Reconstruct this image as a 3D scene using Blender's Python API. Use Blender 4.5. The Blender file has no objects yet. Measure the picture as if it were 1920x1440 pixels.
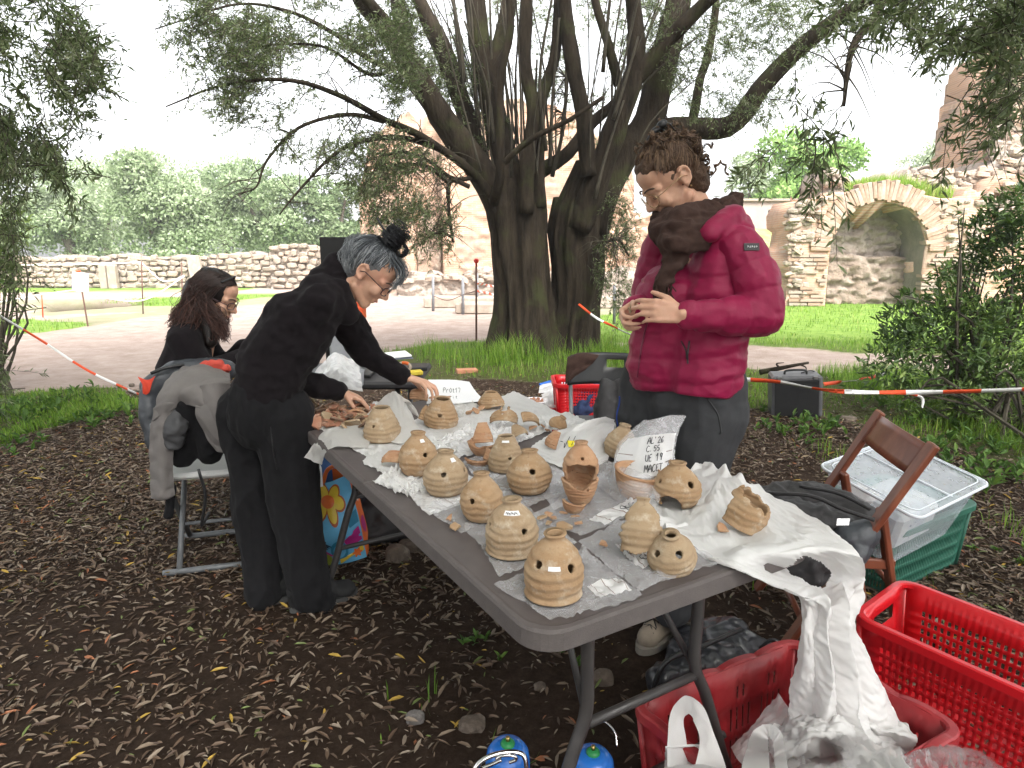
import bpy, math, random
import numpy as np
from mathutils import Vector, Matrix, noise

# ------------------------------------------------------------------ camera, sky, sun, exposure
FPX, CAMZ = 1230.0, 1.38
PITCH = math.atan((720 - 475) / FPX)
sc = bpy.context.scene
COL = sc.collection
cam_d = bpy.data.cameras.new('camera')
cam_d.sensor_width = 36.0
cam_d.lens = 36.0 * FPX / 1920.0
cam_d.clip_start = 0.05
cam_d.clip_end = 600.0
cam = bpy.data.objects.new('camera', cam_d)
COL.objects.link(cam)
cam.location = (0, 0, CAMZ)
cam.rotation_euler = (math.pi / 2 - PITCH, 0, 0)
sc.camera = cam

SUN_EL, SUN_AZ = math.radians(50), math.radians(155)     # azimuth from +Y towards +X
world = bpy.data.worlds.new('World')
sc.world = world
world.use_nodes = True
wn = world.node_tree
bg = wn.nodes['Background']
sky = wn.nodes.new('ShaderNodeTexSky')
sky.sky_type = 'NISHITA'
sky.sun_disc = False
sky.sun_elevation = SUN_EL
sky.sun_rotation = SUN_AZ
sky.dust_density = 4.0
sky.air_density = 1.0
hs = wn.nodes.new('ShaderNodeHueSaturation')             # a cloud deck: the sky without its blue
hs.inputs['Saturation'].default_value = 0.13
wn.links.new(sky.outputs[0], hs.inputs['Color'])
wn.links.new(hs.outputs[0], bg.inputs[0])
bg.inputs[1].default_value = 0.15
sun_d = bpy.data.lights.new('sun', 'SUN')
sun_d.energy = 1.4
sun_d.angle = math.radians(25)
sun_d.color = (1.0, 0.96, 0.9)
sun = bpy.data.objects.new('sun', sun_d)
COL.objects.link(sun)
_sd = Vector((math.sin(SUN_AZ) * math.cos(SUN_EL), math.cos(SUN_AZ) * math.cos(SUN_EL), math.sin(SUN_EL)))
sun.rotation_euler = _sd.to_track_quat('Z', 'Y').to_euler()
vs = sc.view_settings
vs.view_transform = 'Standard'
vs.look = 'None'
vs.gamma = 1.0
vs.use_curve_mapping = False
vs.exposure = 2.1
sc.cycles.max_bounces = 10
sc.cycles.transparent_max_bounces = 24
sc.cycles.use_denoising = True

# ------------------------------------------------------------------ helpers
R = np.random.default_rng(11)
random.seed(5)
_c, _s = math.cos(PITCH), math.sin(PITCH)

def ray(px, py):
 X = (px - 960) / FPX
 Z = -(py - 720) / FPX
 return Vector((X, _c + Z * _s, -_s + Z * _c))

def at_z(px, py, z=0.0):
 r = ray(px, py)
 return Vector((0, 0, CAMZ)) + r * ((z - CAMZ) / r.z)

def at_y(px, py, y):
 r = ray(px, py)
 return Vector((0, 0, CAMZ)) + r * (y / r.y)

def arr(*vs_):
 return np.array([tuple(v) for v in vs_], float)

def smooth(a, b, x):
 t = np.clip((x - a) / (b - a), 0, 1)
 return t * t * (3 - 2 * t)

def catmull(P, n):
 """P (k,d) -> (n,d) smooth curve through the points"""
 P = np.asarray(P, float)
 k = len(P)
 if k == 2:
  t = np.linspace(0, 1, n)[:, None]
  return P[0] * (1 - t) + P[1] * t
 Q = np.vstack([2 * P[0] - P[1], P, 2 * P[-1] - P[-2]])
 t = np.linspace(0, k - 1 - 1e-9, n)
 i = t.astype(int)
 f = (t - i)[:, None]
 p0, p1, p2, p3 = Q[i], Q[i + 1], Q[i + 2], Q[i + 3]
 return 0.5 * ((2 * p1) + (-p0 + p2) * f + (2 * p0 - 5 * p1 + 4 * p2 - p3) * f ** 2 + (-p0 + 3 * p1 - 3 * p2 + p3) * f ** 3)

def _hash(ix, iy, iz, seed):
 h = (ix * 374761393 + iy * 668265263 + iz * 2147483647 + seed * 1274126177) & 0xFFFFFFFF
 h = ((h ^ (h >> 13)) * 1274126177) & 0xFFFFFFFF
 return ((h ^ (h >> 16)) & 0xFFFF) / 65535.0

def vnoise(P, seed=0):
 """value noise in -1..1 for points (N,3)"""
 P = np.asarray(P, float)
 i = np.floor(P).astype(np.int64)
 f = P - i
 f = f * f * (3 - 2 * f)
 out = 0
 for dx in (0, 1):
  wx = f[:, 0] if dx else 1 - f[:, 0]
  for dy in (0, 1):
   wy = f[:, 1] if dy else 1 - f[:, 1]
   for dz in (0, 1):
    wz = f[:, 2] if dz else 1 - f[:, 2]
    out = out + wx * wy * wz * _hash(i[:, 0] + dx, i[:, 1] + dy, i[:, 2] + dz, seed)
 return out * 2 - 1

def fbm(P, oct=4, seed=0):
 P = np.asarray(P, float)
 o, a, s = 0, 1.0, 0
 for k in range(oct):
  o = o + a * vnoise(P * 2.03 ** k + 17.3 * k, seed + k)
  s += a
  a *= 0.5
 return o / s

def np_mesh(name, V, F, shade=False, attrs=None):
 V = np.asarray(V, np.float32)
 F = np.asarray(F, np.int32)
 me = bpy.data.meshes.new(name)
 me.vertices.add(len(V))
 me.vertices.foreach_set('co', V.ravel())
 me.loops.add(F.size)
 me.loops.foreach_set('vertex_index', F.ravel())
 me.polygons.add(len(F))
 me.polygons.foreach_set('loop_start', np.arange(0, F.size, F.shape[1], dtype=np.int32))
 me.update(calc_edges=True)
 me.validate()
 if shade:
  me.polygons.foreach_set('use_smooth', np.ones(len(me.polygons), bool))
 for k, a in (attrs or {}).items():
  a = np.asarray(a, np.float32)
  if a.ndim == 1:
   me.attributes.new(k, 'FLOAT', 'POINT').data.foreach_set('value', a)
  else:
   me.attributes.new(k, 'FLOAT_COLOR', 'POINT').data.foreach_set('color', a.ravel())
 return me

WM = {}

def ob(name, me, mat=None, parent=None, label=None, cat=None, group=None, kind=None, local=False):
 o = bpy.data.objects.new(name, me)
 COL.objects.link(o)
 if mat is not None and me is not None:
  for m in (mat if isinstance(mat, (list, tuple)) else [mat]):
   if m.name not in [x.name for x in me.materials if x]:
    me.materials.append(m)
 if parent is not None:
  o.parent = parent
  if not local and parent.name in WM:
   o.matrix_parent_inverse = WM[parent.name].inverted()
 for k, v in (('label', label), ('category', cat), ('group', group), ('kind', kind)):
  if v:
   o[k] = v
 return o

def thing(name, label, cat, loc=(0, 0, 0), rz=0.0, group=None):
 o = ob(name, None, label=label, cat=cat, group=group)
 o.location = loc
 o.rotation_euler = (0, 0, rz)
 o.empty_display_size = 0.1
 WM[o.name] = Matrix.Translation(Vector(loc)) @ Matrix.Rotation(rz, 4, 'Z')
 return o

class MB:
 """collects simple shapes into one mesh"""
 def __init__(self):
  self.v, self.f = [], []
 def add(self, V, F):
  b = len(self.v)
  self.v.extend([tuple(map(float, p)) for p in V])
  self.f.extend([tuple(int(i) + b for i in q) for q in F])
  return self
 def box(self, c, s, m=None, bev=0.0):
  hx, hy, hz = [q / 2 for q in s]
  if bev > 0:
   V, k = [], []
   for sx in (-1, 1):
    for sy in (-1, 1):
     for sz in (-1, 1):
      V += [(sx * hx, sy * (hy - bev), sz * (hz - bev)), (sx * (hx - bev), sy * hy, sz * (hz - bev)), (sx * (hx - bev), sy * (hy - bev), sz * hz)]
   def I(sx, sy, sz, a):
    return ((sx > 0) * 4 + (sy > 0) * 2 + (sz > 0)) * 3 + a
   F = []
   for s_ in (-1, 1):
    F.append([I(s_, -1, -1, 0), I(s_, 1, -1, 0), I(s_, 1, 1, 0), I(s_, -1, 1, 0)][::s_])
    F.append([I(-1, s_, -1, 1), I(1, s_, -1, 1), I(1, s_, 1, 1), I(-1, s_, 1, 1)][::-s_])
    F.append([I(-1, -1, s_, 2), I(1, -1, s_, 2), I(1, 1, s_, 2), I(-1, 1, s_, 2)][::s_])
   for a in (-1, 1):
    for b_ in (-1, 1):
     F.append([I(a, b_, -1, 0), I(a, b_, 1, 0), I(a, b_, 1, 1), I(a, b_, -1, 1)][::-a * b_])
     F.append([I(a, -1, b_, 0), I(a, 1, b_, 0), I(a, 1, b_, 2), I(a, -1, b_, 2)][::a * b_])
     F.append([I(-1, a, b_, 1), I(1, a, b_, 1), I(1, a, b_, 2), I(-1, a, b_, 2)][::-a * b_])
     for d in (-1, 1):
      F.append([I(a, b_, d, 0), I(a, b_, d, 1), I(a, b_, d, 2)][::a * b_ * d])
  else:
   V = [(x, y, z) for x in (-hx, hx) for y in (-hy, hy) for z in (-hz, hz)]
   F = [(0, 1, 3, 2), (4, 6, 7, 5), (0, 4, 5, 1), (2, 3, 7, 6), (0, 2, 6, 4), (1, 5, 7, 3)]
  c = Vector(c)
  return self.add([(m @ Vector(p) if m is not None else Vector(p)) + c for p in V], F)
 def bar(self, a, b, w, h, up=(0, 0, 1), bev=0.0):
  """a box beam from a to b"""
  a, b = Vector(a), Vector(b)
  d = (b - a)
  L = d.length
  d.normalize()
  s = d.cross(Vector(up))
  if s.length < 1e-4:
   s = d.cross(Vector((1, 0, 0)))
  s.normalize()
  u = s.cross(d)
  m = Matrix((d, s, u)).transposed()
  return self.box((a + b) / 2, (L, w, h), m, bev)
 def tube(self, P, r, n=8, cap=True):
  P = np.asarray([tuple(p) for p in P], float)
  k = len(P)
  r = np.broadcast_to(np.asarray(r, float), (k,))
  T = np.gradient(P, axis=0)
  T /= np.linalg.norm(T, axis=1)[:, None] + 1e-12
  a = np.array([0, 0, 1.0]) if abs(T[0][2]) < 0.9 else np.array([1.0, 0, 0])
  V = []
  S = np.cross(T[0], a)
  th = np.linspace(0, 2 * np.pi, n, endpoint=False)
  for i in range(k):
   S = S - T[i] * S.dot(T[i])
   S /= np.linalg.norm(S) + 1e-12
   B = np.cross(T[i], S)
   V.append(P[i] + r[i] * (np.cos(th)[:, None] * S + np.sin(th)[:, None] * B))
  V = np.vstack(V)
  F = [(i * n + j, i * n + (j + 1) % n, (i + 1) * n + (j + 1) % n, (i + 1) * n + j) for i in range(k - 1) for j in range(n)]
  if cap:
   F += [tuple(range(n))[::-1], tuple((k - 1) * n + j for j in range(n))]
  return self.add(V, F)
 def lathe(self, prof, n=24, c=(0, 0, 0), m=None):
  V, F = [], []
  k = len(prof)
  for r, z in prof:
   for j in range(n):
    a = 2 * math.pi * j / n
    p = Vector((r * math.cos(a), r * math.sin(a), z))
    V.append((m @ p if m is not None else p) + Vector(c))
  F = [(i * n + j, i * n + (j + 1) % n, (i + 1) * n + (j + 1) % n, (i + 1) * n + j) for i in range(k - 1) for j in range(n)]
  return self.add(V, F)
 def ell(self, c, rad, m=None, n=16, k=10):
  V = [(0, 0, -1)]
  for i in range(1, k):
   ph = -math.pi / 2 + math.pi * i / k
   for j in range(n):
    a = 2 * math.pi * j / n
    V.append((math.cos(ph) * math.cos(a), math.cos(ph) * math.sin(a), math.sin(ph)))
  V.append((0, 0, 1))
  F = [(0, 1 + (j + 1) % n, 1 + j) for j in range(n)]
  for i in range(k - 2):
   F += [(1 + i * n + j, 1 + i * n + (j + 1) % n, 1 + (i + 1) * n + (j + 1) % n, 1 + (i + 1) * n + j) for j in range(n)]
  t = len(V) - 1
  F += [(t, 1 + (k - 2) * n + j, 1 + (k - 2) * n + (j + 1) % n) for j in range(n)]
  c = Vector(c)
  W = []
  for p in V:
   q = Vector((p[0] * rad[0], p[1] * rad[1], p[2] * rad[2]))
   W.append((m @ q if m is not None else q) + c)
  return self.add(W, F)
 def cone(self, p0, p1, r0, r1, n=12):
  """round-ended tapered capsule"""
  p0, p1 = np.array(tuple(p0), float), np.array(tuple(p1), float)
  d = p1 - p0
  L = np.linalg.norm(d)
  d = d / (L + 1e-12)
  pts, rs = [], []
  for a in (-85, -55, -25):
   pts.append(p0 + d * r0 * math.sin(math.radians(a)))
   rs.append(r0 * math.cos(math.radians(a)))
  pts.append(p0); rs.append(r0)
  pts.append(p1); rs.append(r1)
  for a in (25, 55, 85):
   pts.append(p1 + d * r1 * math.sin(math.radians(a)))
   rs.append(r1 * math.cos(math.radians(a)))
  T = d
  a = np.array([0, 0, 1.0]) if abs(T[2]) < 0.9 else np.array([1.0, 0, 0])
  S = np.cross(T, a); S /= np.linalg.norm(S)
  B = np.cross(T, S)
  th = np.linspace(0, 2 * np.pi, n, endpoint=False)
  V = np.vstack([p + r * (np.cos(th)[:, None] * S + np.sin(th)[:, None] * B) for p, r in zip(pts, rs)])
  k = len(pts)
  F = [(i * n + j, i * n + (j + 1) % n, (i + 1) * n + (j + 1) % n, (i + 1) * n + j) for i in range(k - 1) for j in range(n)]
  F += [tuple(range(n))[::-1], tuple((k - 1) * n + j for j in range(n))]
  return self.add(V, F)
 def mesh(self, name='mesh', shade=False):
  me = bpy.data.meshes.new(name)
  me.from_pydata(self.v, [], self.f)
  me.update()
  if shade:
   me.polygons.foreach_set('use_smooth', np.ones(len(me.polygons), bool))
  return me
 def obj(self, name, mat, parent=None, shade=False, **k):
  return ob(name, self.mesh(name, shade), mat, parent, **k)

def solidify(V, F, t, inward=True):
 """closed shell of thickness t from an open quad surface"""
 V = np.asarray(V, float)
 F = np.asarray(F, int)
 used = np.unique(F)
 mp = -np.ones(len(V), int)
 mp[used] = np.arange(len(used))
 V, F = V[used], mp[F]
 N = np.zeros_like(V)
 a = np.cross(V[F[:, 2]] - V[F[:, 0]], V[F[:, 3]] - V[F[:, 1]])
 for k in range(4):
  np.add.at(N, F[:, k], a)
 N /= np.linalg.norm(N, axis=1)[:, None] + 1e-12
 n = len(V)
 W = np.vstack([V, V - N * t])
 E = {}
 for q in F:
  for k in range(4):
   e = (q[k], q[(k + 1) % 4])
   if (e[1], e[0]) in E:
    del E[(e[1], e[0])]
   else:
    E[e] = 1
 rim = np.array([(e[1], e[0], e[0] + n, e[1] + n) for e in E], int).reshape(-1, 4)
 return W, np.vstack([F, F[:, ::-1] + n, rim])

def grid_faces(nu, nv, wrap=False):
 """rows nu, columns nv"""
 i, j = np.meshgrid(np.arange(nu - 1), np.arange(nv if wrap else nv - 1), indexing='ij')
 i, j = i.ravel(), j.ravel()
 j2 = (j + 1) % nv
 return np.stack([i * nv + j, i * nv + j2, (i + 1) * nv + j2, (i + 1) * nv + j], 1)

def in_poly(X, Y, poly):
 ins = np.zeros(X.shape, bool)
 n = len(poly)
 for i in range(n):
  x0, y0 = poly[i][0], poly[i][1]
  x1, y1 = poly[(i + 1) % n][0], poly[(i + 1) % n][1]
  c = (y0 > Y) != (y1 > Y)
  with np.errstate(divide='ignore', invalid='ignore'):
   xi = (x1 - x0) * (Y - y0) / (y1 - y0 + 1e-12) + x0
  ins ^= c & (X < xi)
 return ins

# ------------------------------------------------------------------ materials
def mat_new(name):
 m = bpy.data.materials.new(name)
 m.use_nodes = True
 return m, m.node_tree, m.node_tree.nodes['Principled BSDF']

def ramp(nt, fac, stops):
 r = nt.nodes.new('ShaderNodeValToRGB')
 el = r.color_ramp.elements
 while len(el) < len(stops):
  el.new(0.5)
 for e, (p, c) in zip(el, stops):
  e.position = p
  e.color = (*c, 1)
 nt.links.new(fac, r.inputs[0])
 return r.outputs[0]

def tex_noise(nt, scale, detail=5, rough=0.6, coord='Object', stretch=None):
 tc = nt.nodes.new('ShaderNodeTexCoord')
 n = nt.nodes.new('ShaderNodeTexNoise')
 n.inputs['Scale'].default_value = scale
 n.inputs['Detail'].default_value = detail
 n.inputs['Roughness'].default_value = rough
 src = tc.outputs[coord]
 if stretch:
  mp = nt.nodes.new('ShaderNodeMapping')
  mp.inputs['Scale'].default_value = stretch
  nt.links.new(src, mp.inputs[0])
  src = mp.outputs[0]
 nt.links.new(src, n.inputs[0])
 return n.outputs[0]

def add_bump(nt, bs, h, strength=0.3, dist=0.01):
 b = nt.nodes.new('ShaderNodeBump')
 b.inputs['Strength'].default_value = strength
 b.inputs['Distance'].default_value = dist
 nt.links.new(h, b.inputs['Height'])
 nt.links.new(b.outputs[0], bs.inputs['Normal'])

def M(name, c1, c2=None, scale=6, rough=0.7, bump=0.0, bscale=80, bdist=0.005, spec=0.3, metal=0, sheen=0, stretch=None, c3=None, bstretch=None, coat=0):
 m, nt, bs = mat_new(name)
 bs.inputs['Roughness'].default_value = rough
 bs.inputs['Metallic'].default_value = metal
 bs.inputs['Specular IOR Level'].default_value = spec
 bs.inputs['Sheen Weight'].default_value = sheen
 bs.inputs['Coat Weight'].default_value = coat
 if c2 is None:
  c2 = tuple(q * 0.8 for q in c1)
 st = [(0.3, c1), (0.7, c2)] if c3 is None else [(0.28, c1), (0.5, c2), (0.72, c3)]
 nt.links.new(ramp(nt, tex_noise(nt, scale, stretch=stretch), st), bs.inputs['Base Color'])
 if bump:
  add_bump(nt, bs, tex_noise(nt, bscale, 6, 0.65, stretch=bstretch), bump, bdist)
 return m

def M_leaf(name, stops, transl=0.35, rough=0.5, spec=0.3):
 """leaf colours picked by a per-leaf number"""
 m, nt, bs = mat_new(name)
 at = nt.nodes.new('ShaderNodeAttribute')
 at.attribute_name = 'tint'
 col = ramp(nt, at.outputs['Fac'], stops)
 nt.links.new(col, bs.inputs['Base Color'])
 bs.inputs['Roughness'].default_value = rough
 bs.inputs['Specular IOR Level'].default_value = spec
 if transl:
  tr = nt.nodes.new('ShaderNodeBsdfTranslucent')
  mx = nt.nodes.new('ShaderNodeMixShader')
  mx.inputs[0].default_value = transl
  nt.links.new(col, tr.inputs[0])
  nt.links.new(bs.outputs[0], mx.inputs[1])
  nt.links.new(tr.outputs[0], mx.inputs[2])
  nt.links.new(mx.outputs[0], nt.nodes['Material Output'].inputs[0])
 return m

def M_film(name, alpha=0.3, col=(0.9, 0.9, 0.9), rough=0.12, cloud=0.25):
 """thin clear plastic: mostly see-through, shiny, a little milky"""
 m, nt, bs = mat_new(name)
 bs.inputs['Base Color'].default_value = (*col, 1)
 bs.inputs['Roughness'].default_value = rough
 bs.inputs['Specular IOR Level'].default_value = 0.9
 tr = nt.nodes.new('ShaderNodeBsdfTransparent')
 tr.inputs[0].default_value = (0.97, 0.97, 0.98, 1)
 mx = nt.nodes.new('ShaderNodeMixShader')
 fr = nt.nodes.new('ShaderNodeLayerWeight')
 fr.inputs[0].default_value = 0.35
 nz = tex_noise(nt, 30, 4)
 ma = nt.nodes.new('ShaderNodeMath'); ma.operation = 'MULTIPLY_ADD'
 nt.links.new(nz, ma.inputs[0]); ma.inputs[1].default_value = cloud; ma.inputs[2].default_value = alpha - cloud * 0.5
 mb = nt.nodes.new('ShaderNodeMath'); mb.operation = 'MULTIPLY_ADD'; mb.use_clamp = True
 nt.links.new(fr.outputs['Facing'], mb.inputs[0]); mb.inputs[1].default_value = 0.22
 nt.links.new(ma.outputs[0], mb.inputs[2])
 nt.links.new(mb.outputs[0], mx.inputs[0])
 nt.links.new(tr.outputs[0], mx.inputs[1])
 nt.links.new(bs.outputs[0], mx.inputs[2])
 nt.links.new(mx.outputs[0], nt.nodes['Material Output'].inputs[0])
 return m

# ------------------------------------------------------------------ leaves, grass
def leaf_arrays(P, D, L, W, up=None, fold=0.15):
 """diamond leaves; P base, D unit direction -> V,F"""
 N = len(P)
 A = R.normal(size=(N, 3)) if up is None else up + R.normal(size=(N, 3)) * 0.35
 S = np.cross(D, A)
 S /= np.linalg.norm(S, axis=1)[:, None] + 1e-9
 U = np.cross(S, D)
 L, W = L[:, None], W[:, None]
 V = np.stack([P, P + D * L * 0.45 + S * W * 0.5 + U * W * fold, P + D * L - U * L * 0.08, P + D * L * 0.45 - S * W * 0.5 + U * W * fold], 1).reshape(-1, 3)
 F = np.arange(4 * N).reshape(N, 4)
 return V, F

def leaf6(P, D, L, W, up, curl=0.12):
 """two-quad leaf folded at the spine"""
 N = len(P)
 S = np.cross(D, up)
 S /= np.linalg.norm(S, axis=1)[:, None] + 1e-9
 U = np.cross(S, D)
 L, W = L[:, None], W[:, None]
 c = curl
 V = np.stack([P,
     P + D * L * .3 + S * W * .42 + U * W * .18 + U * L * c * .5, P + D * L * .68 + S * W * .38 + U * W * .15 + U * L * c * .5,
     P + D * L,
     P + D * L * .68 - S * W * .38 + U * W * .15 + U * L * c * .5, P + D * L * .3 - S * W * .42 + U * W * .18 + U * L * c * .5], 1).reshape(-1, 3)
 b = np.arange(N)[:, None] * 6
 F = np.vstack([b + np.array([[0, 3, 2, 1]]), b + np.array([[0, 5, 4, 3]])])
 return V, F
# ------------------------------------------------------------------ ground
def zpoly(pts):
 return [tuple(at_z(x, max(y, 492), 0))[:2] for x, y in pts]

DIRT = [zpoly(p) for p in (
 [(-900, 650), (-300, 640), (0, 632), (170, 612), (330, 588), (640, 556), (830, 545), (930, 575), (960, 640), (760, 655), (560, 690), (400, 718), (260, 735), (0, 742), (-300, 745), (-900, 745)],
 [(1120, 648), (1250, 645), (1390, 652), (1700, 666), (2100, 690), (3000, 700), (3000, 730), (2100, 722), (1640, 703), (1390, 690), (1200, 672)],
 [(-300, 545), (250, 549), (600, 538), (640, 545), (200, 562), (-300, 562)],
 [(640, 524), (960, 528), (1180, 545), (1180, 575), (930, 570), (640, 560)],
 [(-400, 566), (40, 572), (100, 590), (300, 585), (100, 600), (-400, 600)])]
GRASS = [zpoly(p) for p in (
 [(-500, 590), (0, 598), (160, 602), (185, 609), (150, 620), (0, 642), (-500, 660)],
 [(-700, 742), (0, 742), (250, 736), (310, 762), (180, 785), (60, 815), (0, 850), (-700, 900)],
 [(640, 672), (760, 655), (930, 640), (1180, 655), (1390, 690), (1640, 703), (2100, 722), (3000, 735), (3000, 950), (2050, 900), (1800, 850), (1640, 800), (1390, 770), (1180, 735), (960, 712), (800, 715), (700, 700)],
 [(1100, 590), (1390, 566), (1700, 560), (2200, 560), (3000, 560), (3000, 690), (2200, 690), (1700, 664), (1390, 651), (1110, 645)],
 [(180, 566), (620, 514), (660, 522), (640, 540), (330, 582), (290, 575)],
 [(-300, 533), (640, 508), (650, 518), (300, 545), (-300, 548)],
 [(740, 540), (860, 538), (940, 552), (900, 566), (760, 560)])]
TRENCH = zpoly([(84, 566), (262, 560), (288, 571), (94, 585)])

def zones(X, Y):
 d = np.hypot(X, Y)
 P = np.stack([X * 0.9, Y * 0.9, np.zeros_like(X)], 1)
 jx = fbm(P, 4, 3) * (0.10 + 0.045 * d)
 jy = fbm(P + 50, 4, 5) * (0.10 + 0.05 * d)
 x, y = X + jx * .7, Y + jy * .9
 dirt = np.zeros(X.shape, bool)
 gr = np.zeros(X.shape, bool)
 for p in DIRT:
  dirt |= in_poly(x, y, p)
 for p in GRASS:
  gr |= in_poly(x, y, p)
 gr &= ~dirt
 far = (Y > 26) & ~dirt
 litter = (~dirt) & (~gr) & (Y < 9)
 return dirt, gr, litter, far

def gz(X, Y):
 P = np.stack([X, Y, np.zeros_like(X)], 1)
 z = 0.012 * fbm(P * 2.2, 3, 21) * (Y < 30)
 d = np.hypot(X - 0.42, Y - 8.75)
 return z + 0.10 * np.exp(-(d / 1.4) ** 2)

def build_ground():
 xs = np.concatenate([-np.geomspace(7, 160, 46)[::-1][:-1], np.arange(-7, 7.01, .075), np.geomspace(7, 160, 46)[1:]])
 xs = np.sort(np.unique(np.concatenate([xs, np.arange(-12.6, -7.1, .09)])))
 ys = np.concatenate([-np.geomspace(1, 60, 14)[::-1], np.arange(-.5, 10, .075), np.arange(10, 19, .11), np.geomspace(19, 190, 56)])
 X, Y = np.meshgrid(xs, ys)
 X, Y = X.ravel(), Y.ravel()
 dirt, gr, lit, far = zones(X, Y)
 Z = gz(X, Y)
 t = in_poly(X, Y, TRENCH)
 Z[t] -= 0.32
 col = np.zeros((len(X), 4), np.float32)
 col[:, 0] = dirt & ~t
 col[:, 1] = gr & ~t
 col[:, 2] = (lit | t)
 col[:, 3] = 1
 me = np_mesh('ground', np.stack([X, Y, Z], 1), grid_faces(len(ys), len(xs)), True, {'zone': col, 'far': smooth(8, 12, Y)})
 m, nt, bs = mat_new('soil')
 bs.inputs['Roughness'].default_value = 0.95
 bs.inputs['Specular IOR Level'].default_value = 0.1
 at = nt.nodes.new('ShaderNodeAttribute'); at.attribute_name = 'zone'
 sp = nt.nodes.new('ShaderNodeSeparateColor')
 nt.links.new(at.outputs['Color'], sp.inputs[0])
 n1 = tex_noise(nt, 3.0, 9, 0.75)
 n2 = tex_noise(nt, 22.0, 10, 0.85)
 soil = ramp(nt, n2, [(0.3, (.020, .012, .008)), (0.5, (.048, .030, .020)), (0.75, (.092, .062, .043))])
 path = ramp(nt, n1, [(0.28, (.25, .19, .155)), (0.5, (.36, .285, .245)), (0.72, (.46, .385, .34))])
 lawn = ramp(nt, n1, [(0.3, (.08, .15, .03)), (0.55, (.18, .28, .055)), (0.75, (.27, .31, .10))])
 base = ramp(nt, n1, [(0.3, (.22, .22, .12)), (0.7, (.34, .30, .22))])
 def mix(a, b, f):
  mx = nt.nodes.new('ShaderNodeMix'); mx.data_type = 'RGBA'
  nt.links.new(f, mx.inputs['Factor']); nt.links.new(a, mx.inputs[6]); nt.links.new(b, mx.inputs[7])
  return mx.outputs[2]
 c = mix(base, path, sp.outputs[0])
 c = mix(c, lawn, sp.outputs[1])
 c = mix(c, soil, sp.outputs[2])
 gs = nt.nodes.new('ShaderNodeAttribute'); gs.attribute_name = 'far'
 mg = nt.nodes.new('ShaderNodeMath'); mg.operation = 'MULTIPLY_ADD'
 nt.links.new(gs.outputs['Fac'], mg.inputs[0]); mg.inputs[1].default_value = -0.75; mg.inputs[2].default_value = 0.75
 mg2 = nt.nodes.new('ShaderNodeMath'); mg2.operation = 'MULTIPLY'
 nt.links.new(mg.outputs[0], mg2.inputs[0]); nt.links.new(sp.outputs[1], mg2.inputs[1])
 c = mix(c, soil, mg2.outputs[0])
 nt.links.new(c, bs.inputs['Base Color'])
 add_bump(nt, bs, n2, 1.0, 0.035)
 return ob('ground', me, m, kind='structure')
GROUND = build_ground()

M_litter = M_leaf('dry_leaf', [(0.0, (.060, .036, .024)), (0.3, (.115, .074, .048)), (0.55, (.165, .122, .085)), (0.86, (.235, .19, .145)), (0.93, (.34, .22, .04)), (0.97, (.11, .15, .045)), (1.0, (.26, .10, .045))], transl=0.0, rough=0.55, spec=0.35)

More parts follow.
